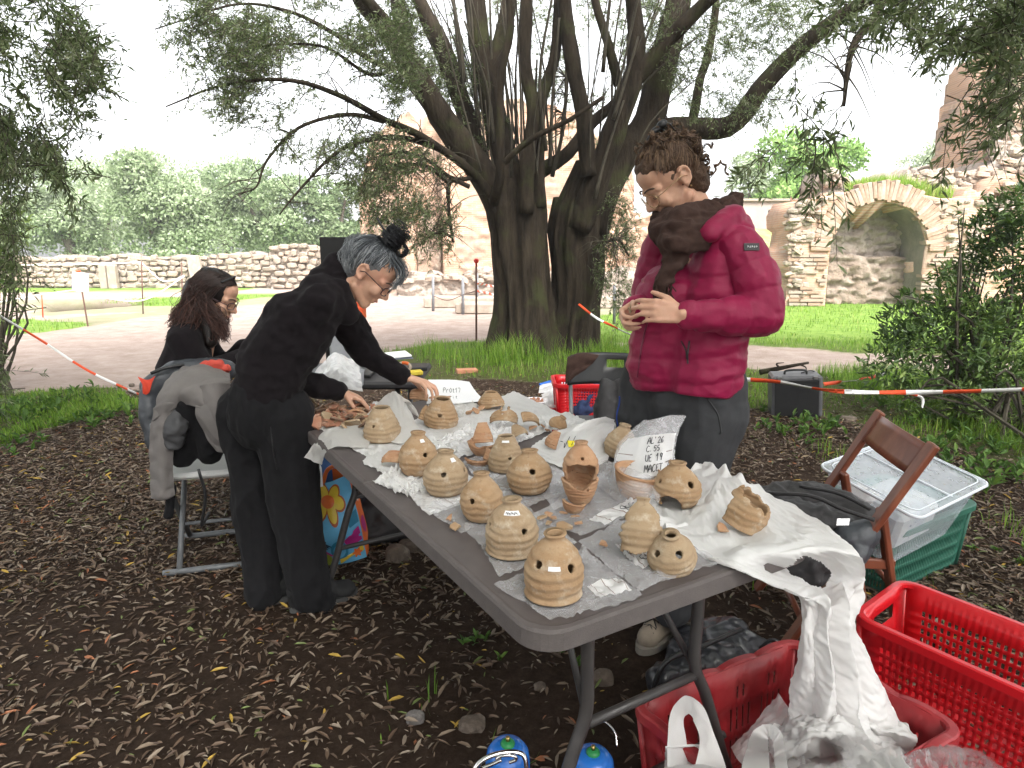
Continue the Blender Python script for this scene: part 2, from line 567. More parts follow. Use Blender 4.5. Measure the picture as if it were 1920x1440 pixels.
def litter():
 n = 110000
 X = np.r_[R.uniform(-7.5, 8, n * 2), R.uniform(-5.6, 5.6, 200000)]
 Y = np.r_[R.uniform(0.9, 9.6, n * 2), R.uniform(.9, 6.4, 200000)]
 keep = np.abs(X) < Y * 0.92 + 0.7
 _, gr, lit, _ = zones(X, Y)
 dn = np.where(lit, 1.0, np.where(gr, 0.22, 0.0)) * (.40 + .60 * smooth(1.2, 3.2, Y + .35 * fbm(np.stack([X, Y, 0 * X], 1), 2, 77)) * smooth(.6, -.4, X) + .45 * smooth(.5, 1.1, X))
 tb = np.exp(-(((X - 0.15) / 1.0) ** 2 + ((Y - 1.9) / 0.9) ** 2))
 P = np.stack([X * 1.3, Y * 1.3, 0 * X], 1)
 dn = dn * (1 - 0.68 * tb) * np.clip(0.75 + 0.8 * fbm(P, 3, 8), .1, 1)
 keep &= R.random(len(X)) < dn
 X, Y = X[keep], Y[keep]
 k = len(X)
 a = R.uniform(0, 2 * np.pi, k)
 tilt = R.normal(0, .22, k)
 D = np.stack([np.cos(a) * np.cos(tilt), np.sin(a) * np.cos(tilt), np.sin(tilt)], 1)
 L = np.where(R.random(k) < .55, R.uniform(.006, .026, k), R.uniform(.026, .060, k))
 W = np.minimum(L * R.uniform(.14, .32, k) + .001, .015)
 up = np.stack([R.normal(0, .35, k), R.normal(0, .35, k), np.ones(k)], 1)
 t = R.beta(1.15, 1.5, k) * 0.88
 sp = R.random(k)
 t = np.where(sp < .025, .93, np.where(sp < .06, .97, np.where(sp < .08, 1.0, t)))
 P = np.stack([X, Y, gz(X, Y) + R.uniform(.003, .016, k)], 1)
 d = np.hypot(X, Y)
 inview = np.abs(X) < Y * .74
 order = np.argsort(np.where(inview & (Y > 1.18), d, 1e3))
 big = L > .03
 near = order[big[order]][:300]
 rest = np.setdiff1d(order, near)
 V, F = leaf6(P[rest], D[rest], L[rest], W[rest], up[rest])
 ob('leaf_litter', np_mesh('leaf_litter', V, F, True, {'tint': np.repeat(t[rest], 6)}), M_litter, kind='stuff', label='brown and silvery fallen leaves strewn over the dark soil')
 kinds = []
 for i in range(12):
  V, F = leaf6(np.zeros((1, 3)), np.array([[1., 0, 0]]), np.array([1.0]), np.array([.18 + .012 * i]), np.array([[0, (i % 5 - 2) * .2, 1.0]]), curl=.04 + .03 * (i % 4))
  tt = [.15, .3, .42, .5, .6, .7, .8, .45, .93, .97, 1.0, .25][i]
  kinds.append(np_mesh('leaf', V, F, True, {'tint': np.full(6, tt)}))
  kinds[-1].materials.append(M_litter)
 for q in near:
  i = R.integers(0, 12) if R.random() < .25 else R.integers(0, 8)
  o = bpy.data.objects.new('leaf', kinds[i])
  COL.objects.link(o)
  o.parent = GROUND
  o.location = P[q]
  o.rotation_euler = (R.normal(0, .25), R.normal(0, .2), R.uniform(0, 6.28))
  o.scale = (L[q], L[q], L[q])
litter()

M_grass = M_leaf('grass_blade', [(0, (.055, .12, .012)), (.5, (.14, .27, .025)), (.85, (.25, .39, .05)), (1, (.36, .34, .12))], transl=0.4, rough=0.5)

def grass():
 def blades(n, xr, yr, h0, h1, w, want, seed, clump=1.6):
  X = R.uniform(*xr, n); Y = R.uniform(*yr, n)
  keep = np.abs(X) < Y * .86 + .6
  X, Y = X[keep], Y[keep]
  _, gr, lit, _ = zones(X, Y)
  dens = fbm(np.stack([X * clump, Y * clump, 0 * X], 1), 3, seed)
  m = want(X, Y, gr, lit, dens) > R.random(len(X))
  X, Y, dens = X[m], Y[m], dens[m]
  k = len(X)
  h = R.uniform(h0, h1, k) * np.clip(.85 + dens, .4, 1.7)
  a = R.uniform(0, 6.283, k)
  lean = R.uniform(.1, .75, k) * h
  P = np.stack([X, Y, gz(X, Y) - .004], 1)
  s = np.stack([np.cos(a + 1.57), np.sin(a + 1.57), 0 * a], 1) * (w * R.uniform(.6, 1.3, k))[:, None]
  mid = P + np.stack([np.cos(a) * lean * .35, np.sin(a) * lean * .35, h * .6], 1)
  tip = P + np.stack([np.cos(a) * lean, np.sin(a) * lean, h * .95], 1)
  V = np.stack([P - s, P + s, mid + s * .7, mid - s * .7, tip], 1).reshape(-1, 3)
  t = np.clip(R.beta(2, 2.2, k) + .18 * dens, 0, 1)
  return V, k, t
 sets = [
  blades(90000, (-8, 9), (4.6, 10.5), .035, .11, .0028, lambda X, Y, g, l, d: np.where(g, np.clip(.62 + 1.6 * d, 0.02, 1), 0), 2),
  blades(60000, (3.5, 9), (3.6, 8.5), .06, .18, .003, lambda X, Y, g, l, d: np.where(g, np.clip(.7 + 1.4 * d, 0.05, 1), 0), 4),
  blades(60000, (-9, -2.2), (4.5, 7.0), .025, .075, .004, lambda X, Y, g, l, d: np.where(g, np.clip(.55 + 1.6 * d, .02, 1), 0), 6),
  blades(60000, (-16, 22), (9.5, 22), .04, .10, .006, lambda X, Y, g, l, d: np.where(g, .8 + d, 0), 7, 3),
  blades(42000, (-3, 6), (1.2, 5.5), .03, .10, .0022, lambda X, Y, g, l, d: np.where(l, np.clip((d - .18) * 1.6, 0, 1) * np.where(X > -.4, 1, .0), 0), 9, 2.3),
  blades(16000, (-1.6, 2.6), (7.7, 9.4), .12, .30, .0035, lambda X, Y, g, l, d: np.clip(1.25 - np.abs(np.hypot((X - .4), (Y - 8.8)) - 1.0) * 1.7, 0, 1) * np.clip(.5 + d, .1, 1), 12),
 ]
 VV, FF4, tt, b = [], [], [], 0
 for V, k, t in sets:
  i = b + np.arange(k)[:, None] * 5
  FF4.append(np.vstack([i + np.array([[0, 1, 2, 3]]), i + np.array([[3, 2, 4, 4]])]))
  VV.append(V); tt.append(np.repeat(t, 5)); b += 5 * k
 V = np.vstack(VV); F = np.vstack(FF4); t = np.concatenate(tt)
 quad = F[F[:, 2] != F[:, 3]]
 tri = F[F[:, 2] == F[:, 3]][:, :3]
 F3 = np.vstack([quad[:, [0, 1, 2]], quad[:, [0, 2, 3]], tri])
 ob('grass', np_mesh('grass', V, F3, True, {'tint': t}), M_grass, kind='stuff', label='fresh green grass growing in tufts round the tree and over the lawn')
grass()

M_weed = M_leaf('weed_leaf', [(0, (.035, .08, .018)), (.6, (.09, .18, .03)), (1, (.17, .27, .05))], transl=.35)
def weeds():
 C = []
 for (x, y, n, s) in ((60, 770, 30, .5), (180, 790, 26, .45), (330, 765, 24, .5), (20, 840, 20, .4), (120, 755, 26, .45), (1530, 800, 30, .4), (1500, 815, 20, .3), (1800, 870, 30, .5), (1880, 830, 30, .6), (1760, 790, 24, .5), (1700, 770, 20, .5),
      (890, 1215, 5, .09), (1085, 1235, 4, .06), (1860, 900, 16, .4), (1905, 1050, 8, .15)):
  g = at_z(x, y, 0)
  for _ in range(n):
   C.append((g.x + R.normal(0, s * .5), g.y + R.normal(0, s * .5), s))
 C = np.array(C)
 reps = 7
 P = np.repeat(C, reps, 0)
 k = len(P)
 a = R.uniform(0, 6.28, k)
 el = R.uniform(.2, 1.2, k)
 D = np.stack([np.cos(a) * np.cos(el), np.sin(a) * np.cos(el), np.sin(el)], 1)
 L = R.uniform(.03, .09, k) * np.clip(P[:, 2] * 2.2, .5, 1)
 pos = np.stack([P[:, 0], P[:, 1], gz(P[:, 0], P[:, 1]) + R.uniform(0, .07, k) * np.clip(P[:, 2] * 2, .2, 1)], 1)
 V, F = leaf6(pos, D, L, L * R.uniform(.3, .55, k), np.tile([0, 0, 1.], (k, 1)) + R.normal(0, .3, (k, 3)))
 ob('weed_undergrowth', np_mesh('weeds', V, F, True, {'tint': np.repeat(R.beta(2, 2, k), 6)}), M_weed, kind='stuff', label='low broad leaved weeds between the grass and the leaf litter')
weeds()

# ------------------------------------------------------------------ far trees
M_far = M_leaf('grey_green_foliage', [(0, (.085, .14, .055)), (.5, (.28, .36, .19)), (1, (.50, .57, .40))], transl=.42, rough=.6)
M_fresh = M_leaf('fresh_green_foliage', [(0, (.10, .20, .04)), (.5, (.22, .38, .09)), (1, (.38, .52, .18))], transl=.35, rough=.6)
M_bark_far = M('grey_bark', (.16, .13, .10), (.07, .06, .05), 5, .9)

def blob_tree(label, c, rx, rz, n, mat, group=None, seed=0, leaf=.19, base=None, tint=0.0, nlobes=26, name='broadleaf_tree'):
 rg = np.random.default_rng(seed + 40)
 c = np.array(tuple(c))
 t = thing(name, label, 'tree', (c[0], c[1], 0), group=group)
 lob = []
 for _ in range(nlobes):
  d = rg.normal(size=3); d /= np.linalg.norm(d)
  f = rg.uniform(.35, .78)
  lob.append((c + d * np.array([rx, rx * .8, rz]) * f, rg.uniform(.26, .46) * min(rx, rz * 1.1)))
 n = int(n * 1.8)
 w = np.array([r ** 2 for _, r in lob]); w /= w.sum()
 ii = rg.choice(len(lob), n, p=w)
 C = np.array([l[0] for l in lob])[ii]
 r = np.array([l[1] for l in lob])[ii]
 d = rg.normal(size=(n, 3)); d /= np.linalg.norm(d, axis=1)[:, None]
 d[:, 2] = np.where(d[:, 2] < -.35, -d[:, 2], d[:, 2])
 rad = r * (1 - np.abs(rg.normal(0, .16, n)))
 rad *= 1 + .18 * vnoise(np.hstack([C + d * r[:, None]]) * 1.4, seed)
 P = C + d * rad[:, None] * np.array([1, 1, .92])
 P = P[P[:, 2] > .25]
 k = len(P)
 D = d[:k] * .5 + rg.normal(0, .6, (k, 3)); D /= np.linalg.norm(D, axis=1)[:, None]
 L = rg.uniform(.6, 1.3, k) * leaf
 V, F = leaf_arrays(P, D, L, L * .55, up=d[:k] * 1.5)
 tn = np.clip(rg.beta(2.2, 2.2, k) + tint + .25 * vnoise(P * .9, seed + 3), 0, 1)
 ob('crown', np_mesh('crown', V, F, False, {'tint': np.repeat(tn, 4)}), mat, t)
 b = MB()
 b.tube([(c[0], c[1], -.1), (c[0] + .1, c[1], c[2] * .5), (c[0], c[1], c[2])], [.3, .22, .1], 8)
 for _ in range(5):
  l = lob[rg.integers(len(lob))][0]
  b.tube([(c[0], c[1], c[2] * .45), (c + l) / 2 - np.array([0, 0, .3]), l], [.14, .09, .04], 6)
 b.obj('trunk', M_bark_far, t)
 return t

def far_tree(px0, px1, ytop, Y, label, mat, n, seed, **k):
 a, b = at_y(px0, 475, Y), at_y(px1, 475, Y)
 top = at_y((px0 + px1) / 2, ytop, Y).z
 rx = (b.x - a.x) / 2
 rz = top / 2 * 1.02
 return blob_tree(label, ((a.x + b.x) / 2, Y + rx * .3, top / 2 + .0), rx * 1.02, rz, n, mat, seed=seed, **k)

G_BACK = 'trees behind the low ruined wall'
far_tree(-180, 60, 285, 34, 'pale tree half hidden by the near hanging leaves at the picture edge', M_far, 8000, 1, group=G_BACK, tint=.1)
far_tree(30, 200, 275, 35, 'pale grey green tree beside the big rounded tree', M_far, 9000, 2, group=G_BACK, tint=.1)
far_tree(165, 405, 268, 33, 'big rounded silvery green tree behind the low wall', M_far, 15000, 3, group=G_BACK, tint=.12, nlobes=36)
far_tree(385, 600, 285, 34.5, 'darker green tree to the right of the big rounded tree', M_far, 11000, 4, group=G_BACK, tint=-.06)
far_tree(560, 700, 300, 36, 'dark bushy tree between the low wall pier and the brick tower', M_far, 7000, 5, group=G_BACK, tint=-.12)
far_tree(60, 300, 262, 44, 'distant pale tree rising over the gap left of the big rounded tree', M_far, 8000, 6, group=G_BACK, tint=.2)
far_tree(300, 520, 275, 45, 'distant pale tree showing above the gap between the rounded and the darker tree', M_far, 8000, 7, group=G_BACK, tint=.15)
far_tree(-420, -140, 260, 36, 'tree beyond the near leaves at the edge of the courtyard', M_far, 5000, 8, group=G_BACK)
far_tree(1330, 1480, 275, 36, 'soft pale green tree behind the wall with the small dark openings', M_far, 6000, 9, tint=.15)
far_tree(1405, 1640, 228, 31, 'fresh green tree above the wall with the small dark openings', M_fresh, 12000, 10)
far_tree(1560, 1720, 320, 30, 'low light green shrub crowning the ruin beside the arch', M_fresh, 5000, 11, tint=.2)
far_tree(1670, 1900, 220, 40, 'pale grey green tree beyond the brick ruins', M_far, 9000, 12, tint=.22)
far_tree(2000, 2400, 160, 38, 'tree behind the tall brick ruin', M_far, 5000, 13)

# ------------------------------------------------------------------ ruins
def M_brickwork(name, c1, c2, mortar, bw=.32, rh=.06, bump=.6, patch=(.34, .25, .19)):
 m, nt, bs = mat_new(name)
 tc = nt.nodes.new('ShaderNodeTexCoord')
 mp = nt.nodes.new('ShaderNodeMapping')
 mp.inputs['Rotation'].default_value = (math.pi / 2, 0, 0)
 nt.links.new(tc.outputs['Object'], mp.inputs[0])
 wob = tex_noise(nt, 1.2, 4)
 ad = nt.nodes.new('ShaderNodeMixRGB'); ad.blend_type = 'ADD'; ad.inputs[0].default_value = .12
 nt.links.new(mp.outputs[0], ad.inputs[1]); nt.links.new(wob, ad.inputs[2])
 br = nt.nodes.new('ShaderNodeTexBrick')
 br.inputs['Scale'].default_value = 1.0
 br.inputs['Brick Width'].default_value = bw
 br.inputs['Row Height'].default_value = rh
 br.inputs['Mortar Size'].default_value = .010
 br.inputs['Mortar Smooth'].default_value = .3
 br.inputs['Bias'].default_value = 0
 br.inputs['Color1'].default_value = (*c1, 1)
 br.inputs['Color2'].default_value = (*c2, 1)
 br.inputs['Mortar'].default_value = (*mortar, 1)
 nt.links.new(ad.outputs[0], br.inputs[0])
 n = tex_noise(nt, .9, 8, .7)
 mx = nt.nodes.new('ShaderNodeMix'); mx.data_type = 'RGBA'
 rr = nt.nodes.new('ShaderNodeValToRGB')
 rr.color_ramp.elements[0].position = .48; rr.color_ramp.elements[1].position = .62
 nt.links.new(n, rr.inputs[0])
 nt.links.new(rr.outputs[0], mx.inputs['Factor'])
 nt.links.new(br.outputs['Color'], mx.inputs[6])
 nt.links.new(ramp(nt, tex_noise(nt, 6, 8, .75), [(.3, tuple(.6 * q for q in patch)), (.7, tuple(1.35 * q for q in patch))]), mx.inputs[7])
 nt.links.new(mx.outputs[2], bs.inputs['Base Color'])
 bs.inputs['Roughness'].default_value = .95
 bs.inputs['Specular IOR Level'].default_value = .1
 add_bump(nt, bs, br.outputs['Fac'], -bump, .02)
 return m

M_roman = M_brickwork('old_roman_brick', (.47, .275, .18), (.36, .215, .145), (.42, .34, .27))
M_plaster = M('ruined_plaster', (.40, .28, .20), (.28, .20, .15), 2.5, .95, .8, 12, .05, c3=(.46, .38, .30))
M_rubble = M('rubble_core', (.24, .19, .155), (.38, .32, .27), 3.5, .95, 1.0, 9, .08, c3=(.17, .14, .11))
M_stone = M('pale_stone', (.36, .30, .245), (.28, .23, .185), 3, .95, .6, 25, .02, c3=(.42, .365, .31))
M_stone2 = M('brown_stone', (.38, .29, .22), (.28, .22, .18), 3, .95, .6, 25, .02)
M_ring = M('arch_brick', (.34, .225, .155), (.26, .175, .125), 4, .95, .5, 30, .015, c3=(.38, .31, .25))

def rough_wall(name, prof, Y, thick, mat, parent=None, nx=None, res=.12, blk=1.7, rough=.06, jag=.18, seed=0, z0=-.3, skew=0.0, **k):
 """a broken wall: prof = [(x, ztop)...] front at y=Y(+skew*(x-x0)), real thickness"""
 prof = sorted(prof)
 x0, x1 = prof[0][0], prof[-1][0]
 res = max(.05, res * .55)
 nx = nx or max(4, int((x1 - x0) / res))
 xs = np.linspace(x0, x1, nx)
 zt = np.interp(xs, [p[0] for p in prof], [p[1] for p in prof])
 zt = zt + jag * .5 * (_hash(np.floor(xs / .22).astype(np.int64), 0 * xs.astype(np.int64), 0 * xs.astype(np.int64), seed) - .5) + jag * vnoise(np.stack([xs * 2.2, xs * 0, xs * 0 + seed], 1), seed) + jag * .5 * vnoise(np.stack([xs * 6, xs * 0, xs * 0 + seed], 1), seed + 1)
 hmax = max(zt) - z0
 nz = max(5, int(hmax / res))
 t = np.linspace(0, 1, nz)[:, None]
 X = np.tile(xs, (nz, 1))
 Z = z0 + (zt - z0)[None, :] * t
 def off(yb, s):
  Q = np.stack([X.ravel(), np.full(X.size, yb), Z.ravel()], 1)
  d = fbm(Q * np.array([2.2, 1, 4.5]), 4, s) * rough + fbm(Q * .6, 2, s + 9) * rough * .7
  row = np.floor(Q[:, 2] / .105 + .6 * vnoise(Q * .8, s + 2)).astype(np.int64)
  colm = np.floor(Q[:, 0] / .29 + .5 * (row % 2) + .4 * vnoise(Q * 1.1, s + 3)).astype(np.int64)
  d = d + blk * rough * .75 * (_hash(colm, row, 0 * row, s + 4) - .5) + rough * .35 * vnoise(Q * 15, s + 6)
  return (yb + skew * (X.ravel() - x0) + d)
 yf = off(Y, seed)
 yb = off(Y + thick, seed + 5)
 Vf = np.stack([X.ravel(), yf, Z.ravel()], 1)
 Vb = np.stack([X.ravel(), np.maximum(yb, yf + .08), Z.ravel()], 1)
 n = len(Vf)
 F = grid_faces(nz, nx)
 FB = F[:, ::-1] + n
 rim = []
 for j in range(nx - 1):
  a, b = (nz - 1) * nx + j, (nz - 1) * nx + j + 1
  rim.append((a, b, b + n, a + n))
 for i in range(nz - 1):
  a, b = i * nx, (i + 1) * nx
  rim.append((a, b, b + n, a + n))
  a, b = i * nx + nx - 1, (i + 1) * nx + nx - 1
  rim.append((b, a, a + n, b + n))
 return ob(name, np_mesh(name, np.vstack([Vf, Vb]), np.vstack([F, FB, np.array(rim)])), mat, parent, **k)

def pxprof(pts, Y):
 return [(at_y(x, y, Y).x, at_y(x, y, Y).z) for x, y in pts]

def stone_mesh(s):
 rg = np.random.default_rng(s)
 b = MB().ell((0, 0, 0), (.5, .5, .5), n=8, k=5)
 V = np.array(b.v)
 V = np.sign(V) * np.abs(V * 2) ** .55 / 2
 V *= 1 + rg.normal(0, .11, V.shape)
 b.v = [tuple(p) for p in V]
 return b.mesh('stone')
STONES = [stone_mesh(i) for i in range(8)]
for i, s in enumerate(STONES):
 s.materials.append(M_stone if i % 3 else M_stone2)

def lay_stones(parent, x0, x1, Y, zt, courses, wmin, wmax, seed, name='stone', mesh=None, squash=1.0, gap=.85):
 rg = np.random.default_rng(seed)
 z = .02
 meshes = mesh or STONES
 for c in range(courses):
  x = x0 + rg.uniform(0, wmin)
  while x < x1:
   w = rg.uniform(wmin, wmax)
   top = zt(x + w / 2)
   h = (top + .04) / courses
   o = bpy.data.objects.new(name, meshes[rg.integers(len(meshes))])
   COL.objects.link(o)
   o.parent = parent
   o.matrix_parent_inverse = WM[parent.name].inverted()
   o.location = (x + w / 2, Y + rg.normal(0, .03), h * (c + .5) + rg.normal(0, .02))
   o.scale = (w * gap * rg.uniform(.95, 1.3), .22, h * rg.uniform(.6, 1.15) * squash)
   o.rotation_euler = (0, rg.normal(0, .07), rg.normal(0, .08))
   x += w

YW = 27.0
pw = pxprof([(-160, 483), (20, 482), (120, 483), (200, 482), (235, 474), (265, 480), (345, 481), (420, 478), (450, 473), (505, 480)], YW)
w = thing('ruined_wall', 'long low rubble wall running across the far side of the court', 'wall', (pw[0][0], YW, 0))
rough_wall('wall_core', pw, YW, 1.0, M_rubble, w, res=.16, rough=.14, jag=.10, seed=4)
zt = lambda x: float(np.interp(x, [p[0] for p in pw], [p[1] for p in pw]))
lay_stones(w, at_y(15, 500, YW).x, pw[-1][0], YW - .05, zt, 6, .24, .52, 3)
pm = thing('stone_post', 'narrow upright stone slab standing against the low wall', 'post', tuple(at_y(205, 535, 26.6).xy) + (0,))
for px_, w_ in ((195, .28), (212, .34)):
 MB().box((at_y(px_, 520, 26.5).x, 26.5, .46), (w_, .25, .95), bev=.03).obj('upright_slab', M_stone, pm)
pd = thing('fallen_slab', 'pale stone slab leaning at an angle on the low wall', 'slab', tuple(at_y(368, 530, 26.4).xy) + (0,))
MB().bar(at_y(372, 534, 26.4), at_y(362, 480, 26.5), .5, .2, (0, 1, 0), .03).obj('slab_block', M_stone, pd)
pp = pxprof([(503, 474), (515, 462), (535, 458), (560, 456), (582, 461), (603, 464), (640, 466), (700, 468)], 26.0)
w2 = thing('ruined_pier', 'broad taller stump of wall at the end of the low wall', 'pier', (pp[0][0], 26, 0))
rough_wall('pier_core', pp, 26.0, 1.8, M_rubble, w2, res=.14, rough=.12, jag=.10, seed=6)
zt2 = lambda x: float(np.interp(x, [p[0] for p in pp], [p[1] for p in pp]))
lay_stones(w2, pp[0][0], at_y(610, 500, 26).x, 25.95, zt2, 7, .22, .46, 7)

YT = 23.0
tw = thing('brick_ruin', 'tall pinkish roman brick ruin standing behind the gnarled olive', 'ruin', (at_y(920, 530, YT).x, YT, 0))
rough_wall('brick_wall', pxprof([(672, 360), (682, 330), (690, 260), (730, 225), (770, 215), (820, 220), (900, 205), (960, 190), (1060, 195), (1110, 235), (1150, 270), (1180, 300), (1190, 330)], YT + .8), YT + .8, 3.0, M_roman, tw, res=.16, rough=.10, jag=.2, seed=11)
rough_wall('pilaster', pxprof([(745, 330), (772, 320)], YT), YT + .15, .9, M_roman, tw, res=.14, rough=.05, jag=.1, seed=12)
rough_wall('pilaster', pxprof([(826, 250), (850, 240), (940, 240), (1075, 250), (1110, 260)], YT), YT, 1.0, M_roman, tw, res=.14, rough=.06, jag=.2, seed=13)
rough_wall('plaster_patch', pxprof([(776, 425), (800, 372), (822, 425)], YT), YT + .55, .5, M_plaster, tw, res=.12, rough=.08, jag=.1, seed=14)
rough_wall('plaster_patch', pxprof([(690, 395), (715, 370), (742, 390)], YT), YT + .5, .5, M_plaster, tw, res=.12, rough=.08, jag=.1, seed=15)
rough_wall('low_footing', pxprof([(745, 522), (780, 508), (860, 516), (900, 500), (1000, 505), (1110, 510)], YT - 1), YT - 1.2, 1.0, M_rubble, tw, res=.16, rough=.15, jag=.12, seed=16)
tw2 = thing('brick_ruin', 'lower stepped brick ruin between the olive and the woman in the pink jacket', 'ruin', (at_y(1190, 530, 22).x, 22, 0))
rough_wall('brick_wall', pxprof([(1095, 340), (1130, 345), (1160, 365), (1185, 400), (1260, 402), (1300, 420), (1380, 425)], 22), 22, 2.2, M_roman, tw2, res=.16, rough=.12, jag=.2, seed=17)
rough_wall('footing', pxprof([(1095, 500), (1180, 505), (1300, 515)], 21.2), 21.2, 1.0, M_rubble, tw2, res=.16, rough=.12, jag=.12, seed=18)

YA = 17.5
def build_arch():
 cx0, cx1 = at_y(1556, 470, YA).x, at_y(1735, 470, YA).x
 cx, r = (cx0 + cx1) / 2, (cx1 - cx0) / 2
 ztop = at_y(1645, 378, YA).z
 zs = ztop - r
 t = thing('arch_ruin', 'ruined brick arch with a shallow rubble filled niche beside the lawn', 'arch', (cx, YA, 0))
 na = 40
 inner, outer = [], []
 lft, rgt = at_y(1478, 500, YA).x, at_y(1850, 500, YA).x
 topL = [(1478, 398), (1500, 376), (1540, 368), (1600, 360), (1645, 350), (1700, 357), (1760, 372), (1800, 372), (1850, 380)]
 tp = pxprof(topL, YA)
 topz = lambda x: float(np.interp(x, [p[0] for p in tp], [p[1] for p in tp]))
 path = [(cx - r, z) for z in np.linspace(-.3, zs, 14)] + [(cx - r * math.cos(a), zs + r * math.sin(a)) for a in np.linspace(0, math.pi, na)[1:-1]] + [(cx + r, z) for z in np.linspace(zs, -.3, 14)]
 n = len(path)
 rows = []
 nr = 9
 for i, (x, z) in enumerate(path):
  if i < 14:
   ox, oz = lft, z
  elif i >= n - 14:
   ox, oz = rgt, z
  else:
   a = (i - 14 + 1) / (na - 1) * math.pi
   ox = cx - math.cos(a) * (cx - lft if a < math.pi / 2 else rgt - cx)
   oz = topz(ox) if .12 < a / math.pi < .88 else zs + (topz(ox) - zs) * min(1, min(a, math.pi - a) / math.pi / .12)
  rows.append([(x + (ox - x) * s, z + (oz - z) * s) for s in np.linspace(0, 1, nr)])
 A = np.array(rows)
 Q = np.stack([A[..., 0].ravel(), np.zeros(A[..., 0].size), A[..., 1].ravel()], 1)
 s_ = np.tile(np.linspace(0, 1, nr), n)
 y = YA + fbm(Q * np.array([2, 1, 4]), 4, 31) * .09 * smooth(0, .2, s_)
 V = np.stack([Q[:, 0], y, Q[:, 2]], 1)
 W, F = solidify(V, grid_faces(n, nr), -1.9)
 o = ob('arch_wall', np_mesh('arch_wall', W, F), M_roman, t)
 dep = 1.1
 P = np.array(path)
 V = np.vstack([np.stack([P[:, 0], np.full(n, YA + .02 + q), P[:, 1]], 1) for q in np.linspace(0, dep, 6)])
 V += .03 * np.stack([fbm(V * 3, 3, 35), 0 * V[:, 0], fbm(V * 3 + 9, 3, 36)], 1)
 V[:, 0] = cx + (V[:, 0] - cx) * .985
 ob('niche_vault', np_mesh('niche_vault', V, grid_faces(6, n)), M('dark_grey_vault', (.15, .145, .12), (.25, .23, .19), 2.5, .95, .8, 10, .05), t)  # vault surface darker and greyer than the brick front
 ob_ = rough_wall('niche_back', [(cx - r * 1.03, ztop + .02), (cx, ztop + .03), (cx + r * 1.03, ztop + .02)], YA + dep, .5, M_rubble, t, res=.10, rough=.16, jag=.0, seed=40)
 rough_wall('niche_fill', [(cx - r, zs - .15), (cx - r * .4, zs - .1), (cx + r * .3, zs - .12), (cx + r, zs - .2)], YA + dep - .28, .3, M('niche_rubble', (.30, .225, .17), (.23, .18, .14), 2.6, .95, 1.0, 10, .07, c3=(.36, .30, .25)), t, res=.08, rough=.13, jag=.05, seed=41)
 vm = []
 for i in range(4):
  b = MB().box((0, 0, 0), (.105 + .01 * (i % 2), .30, .52 - .05 * (i % 3)), bev=.012)
  me = b.mesh('voussoir'); me.materials.append([M_ring, M_stone, M_ring, M_stone2][i]); vm.append(me)
 nv = 46
 for i in range(nv):
  a = math.pi * (i + .5) / nv
  o = bpy.data.objects.new('brick', vm[(i * 7 + i // 3) % 4])
  COL.objects.link(o); o.parent = t; o.matrix_parent_inverse = WM[t.name].inverted()
  rr = r + .27 + .03 * math.sin(i * 2.3)
  o.location = (cx - rr * math.cos(a), YA + .08 + .012 * math.sin(i * 5), zs + rr * math.sin(a))
  o.rotation_euler = (0, a - math.pi / 2, 0)
 bm_ = []
 for i in range(3):
  me = MB().box((0, 0, 0), (1, .26, 1), bev=.0).mesh('course_brick'); me.materials.append([M_ring, M_stone, M_stone2][i]); bm_.append(me)
 rg = np.random.default_rng(5)
 for (xa, xb) in ((lft + .05, cx - r - .03), (cx + r + .03, rgt - .05)):
  z = .06
  while z < zs - .02:
   x = xa + rg.uniform(-.1, .05)
   while x < xb - .06:
    wd = min(rg.uniform(.22, .55), xb - x)
    if rg.random() < .72 and wd > .08:
     o = bpy.data.objects.new('brick', bm_[rg.choice([0, 0, 1, 2])])
     COL.objects.link(o); o.parent = t; o.matrix_parent_inverse = WM[t.name].inverted()
     o.location = (x + wd / 2, YA + .05 + rg.normal(0, .015), z)
     o.scale = (wd * .96, 1, .075)
    x += wd
   z += .105
build_arch()
rm = thing('rubble_mass', 'weathered rubble and brick mass heaped up right of the arch', 'ruin', (at_y(1790, 520, 18.6).x, 18.6, 0))
rough_wall('rubble_body', pxprof([(1590, 372), (1600, 352), (1690, 338), (1705, 322), (1730, 318), (1790, 326), (1830, 318), (1870, 300), (1905, 270), (1960, 270)], 19.2), 19.2, 2.0, M_rubble, rm, res=.13, rough=.25, jag=.22, seed=21)
rough_wall('brick_face', pxprof([(1740, 395), (1790, 372), (1850, 360), (1870, 330), (1960, 330)], 18.2), 18.2, 1.2, M_roman, rm, res=.13, rough=.10, jag=.18, seed=22)
tr = thing('tall_ruin', 'tall pink brick ruin rising at the picture edge behind the hanging leaves', 'ruin', (at_y(1930, 520, 19).x, 19, 0))
rough_wall('brick_wall', pxprof([(1852, 330), (1860, 235), (1868, 170), (1885, 120), (1900, 100), (2000, 70), (2150, 60)], 19.8), 19.8, 2.5, M_roman, tr, res=.14, rough=.22, jag=.3, seed=23)
rough_wall('plaster_patch', pxprof([(1890, 270), (1900, 190), (1915, 160), (1980, 150)], 19.4), 19.5, .6, M_plaster, tr, res=.12, rough=.12, jag=.2, seed=24)
sm = thing('rubble_stump', 'small round topped rubble stump left above the arch', 'ruin', (at_y(1570, 400, 18.5).x, 18.5, 0))
rough_wall('rubble_body', pxprof([(1536, 345), (1545, 322), (1560, 316), (1578, 324), (1592, 350)], 18.5), 18.5, 1.2, M_rubble, sm, res=.08, rough=.12, jag=.05, seed=25)
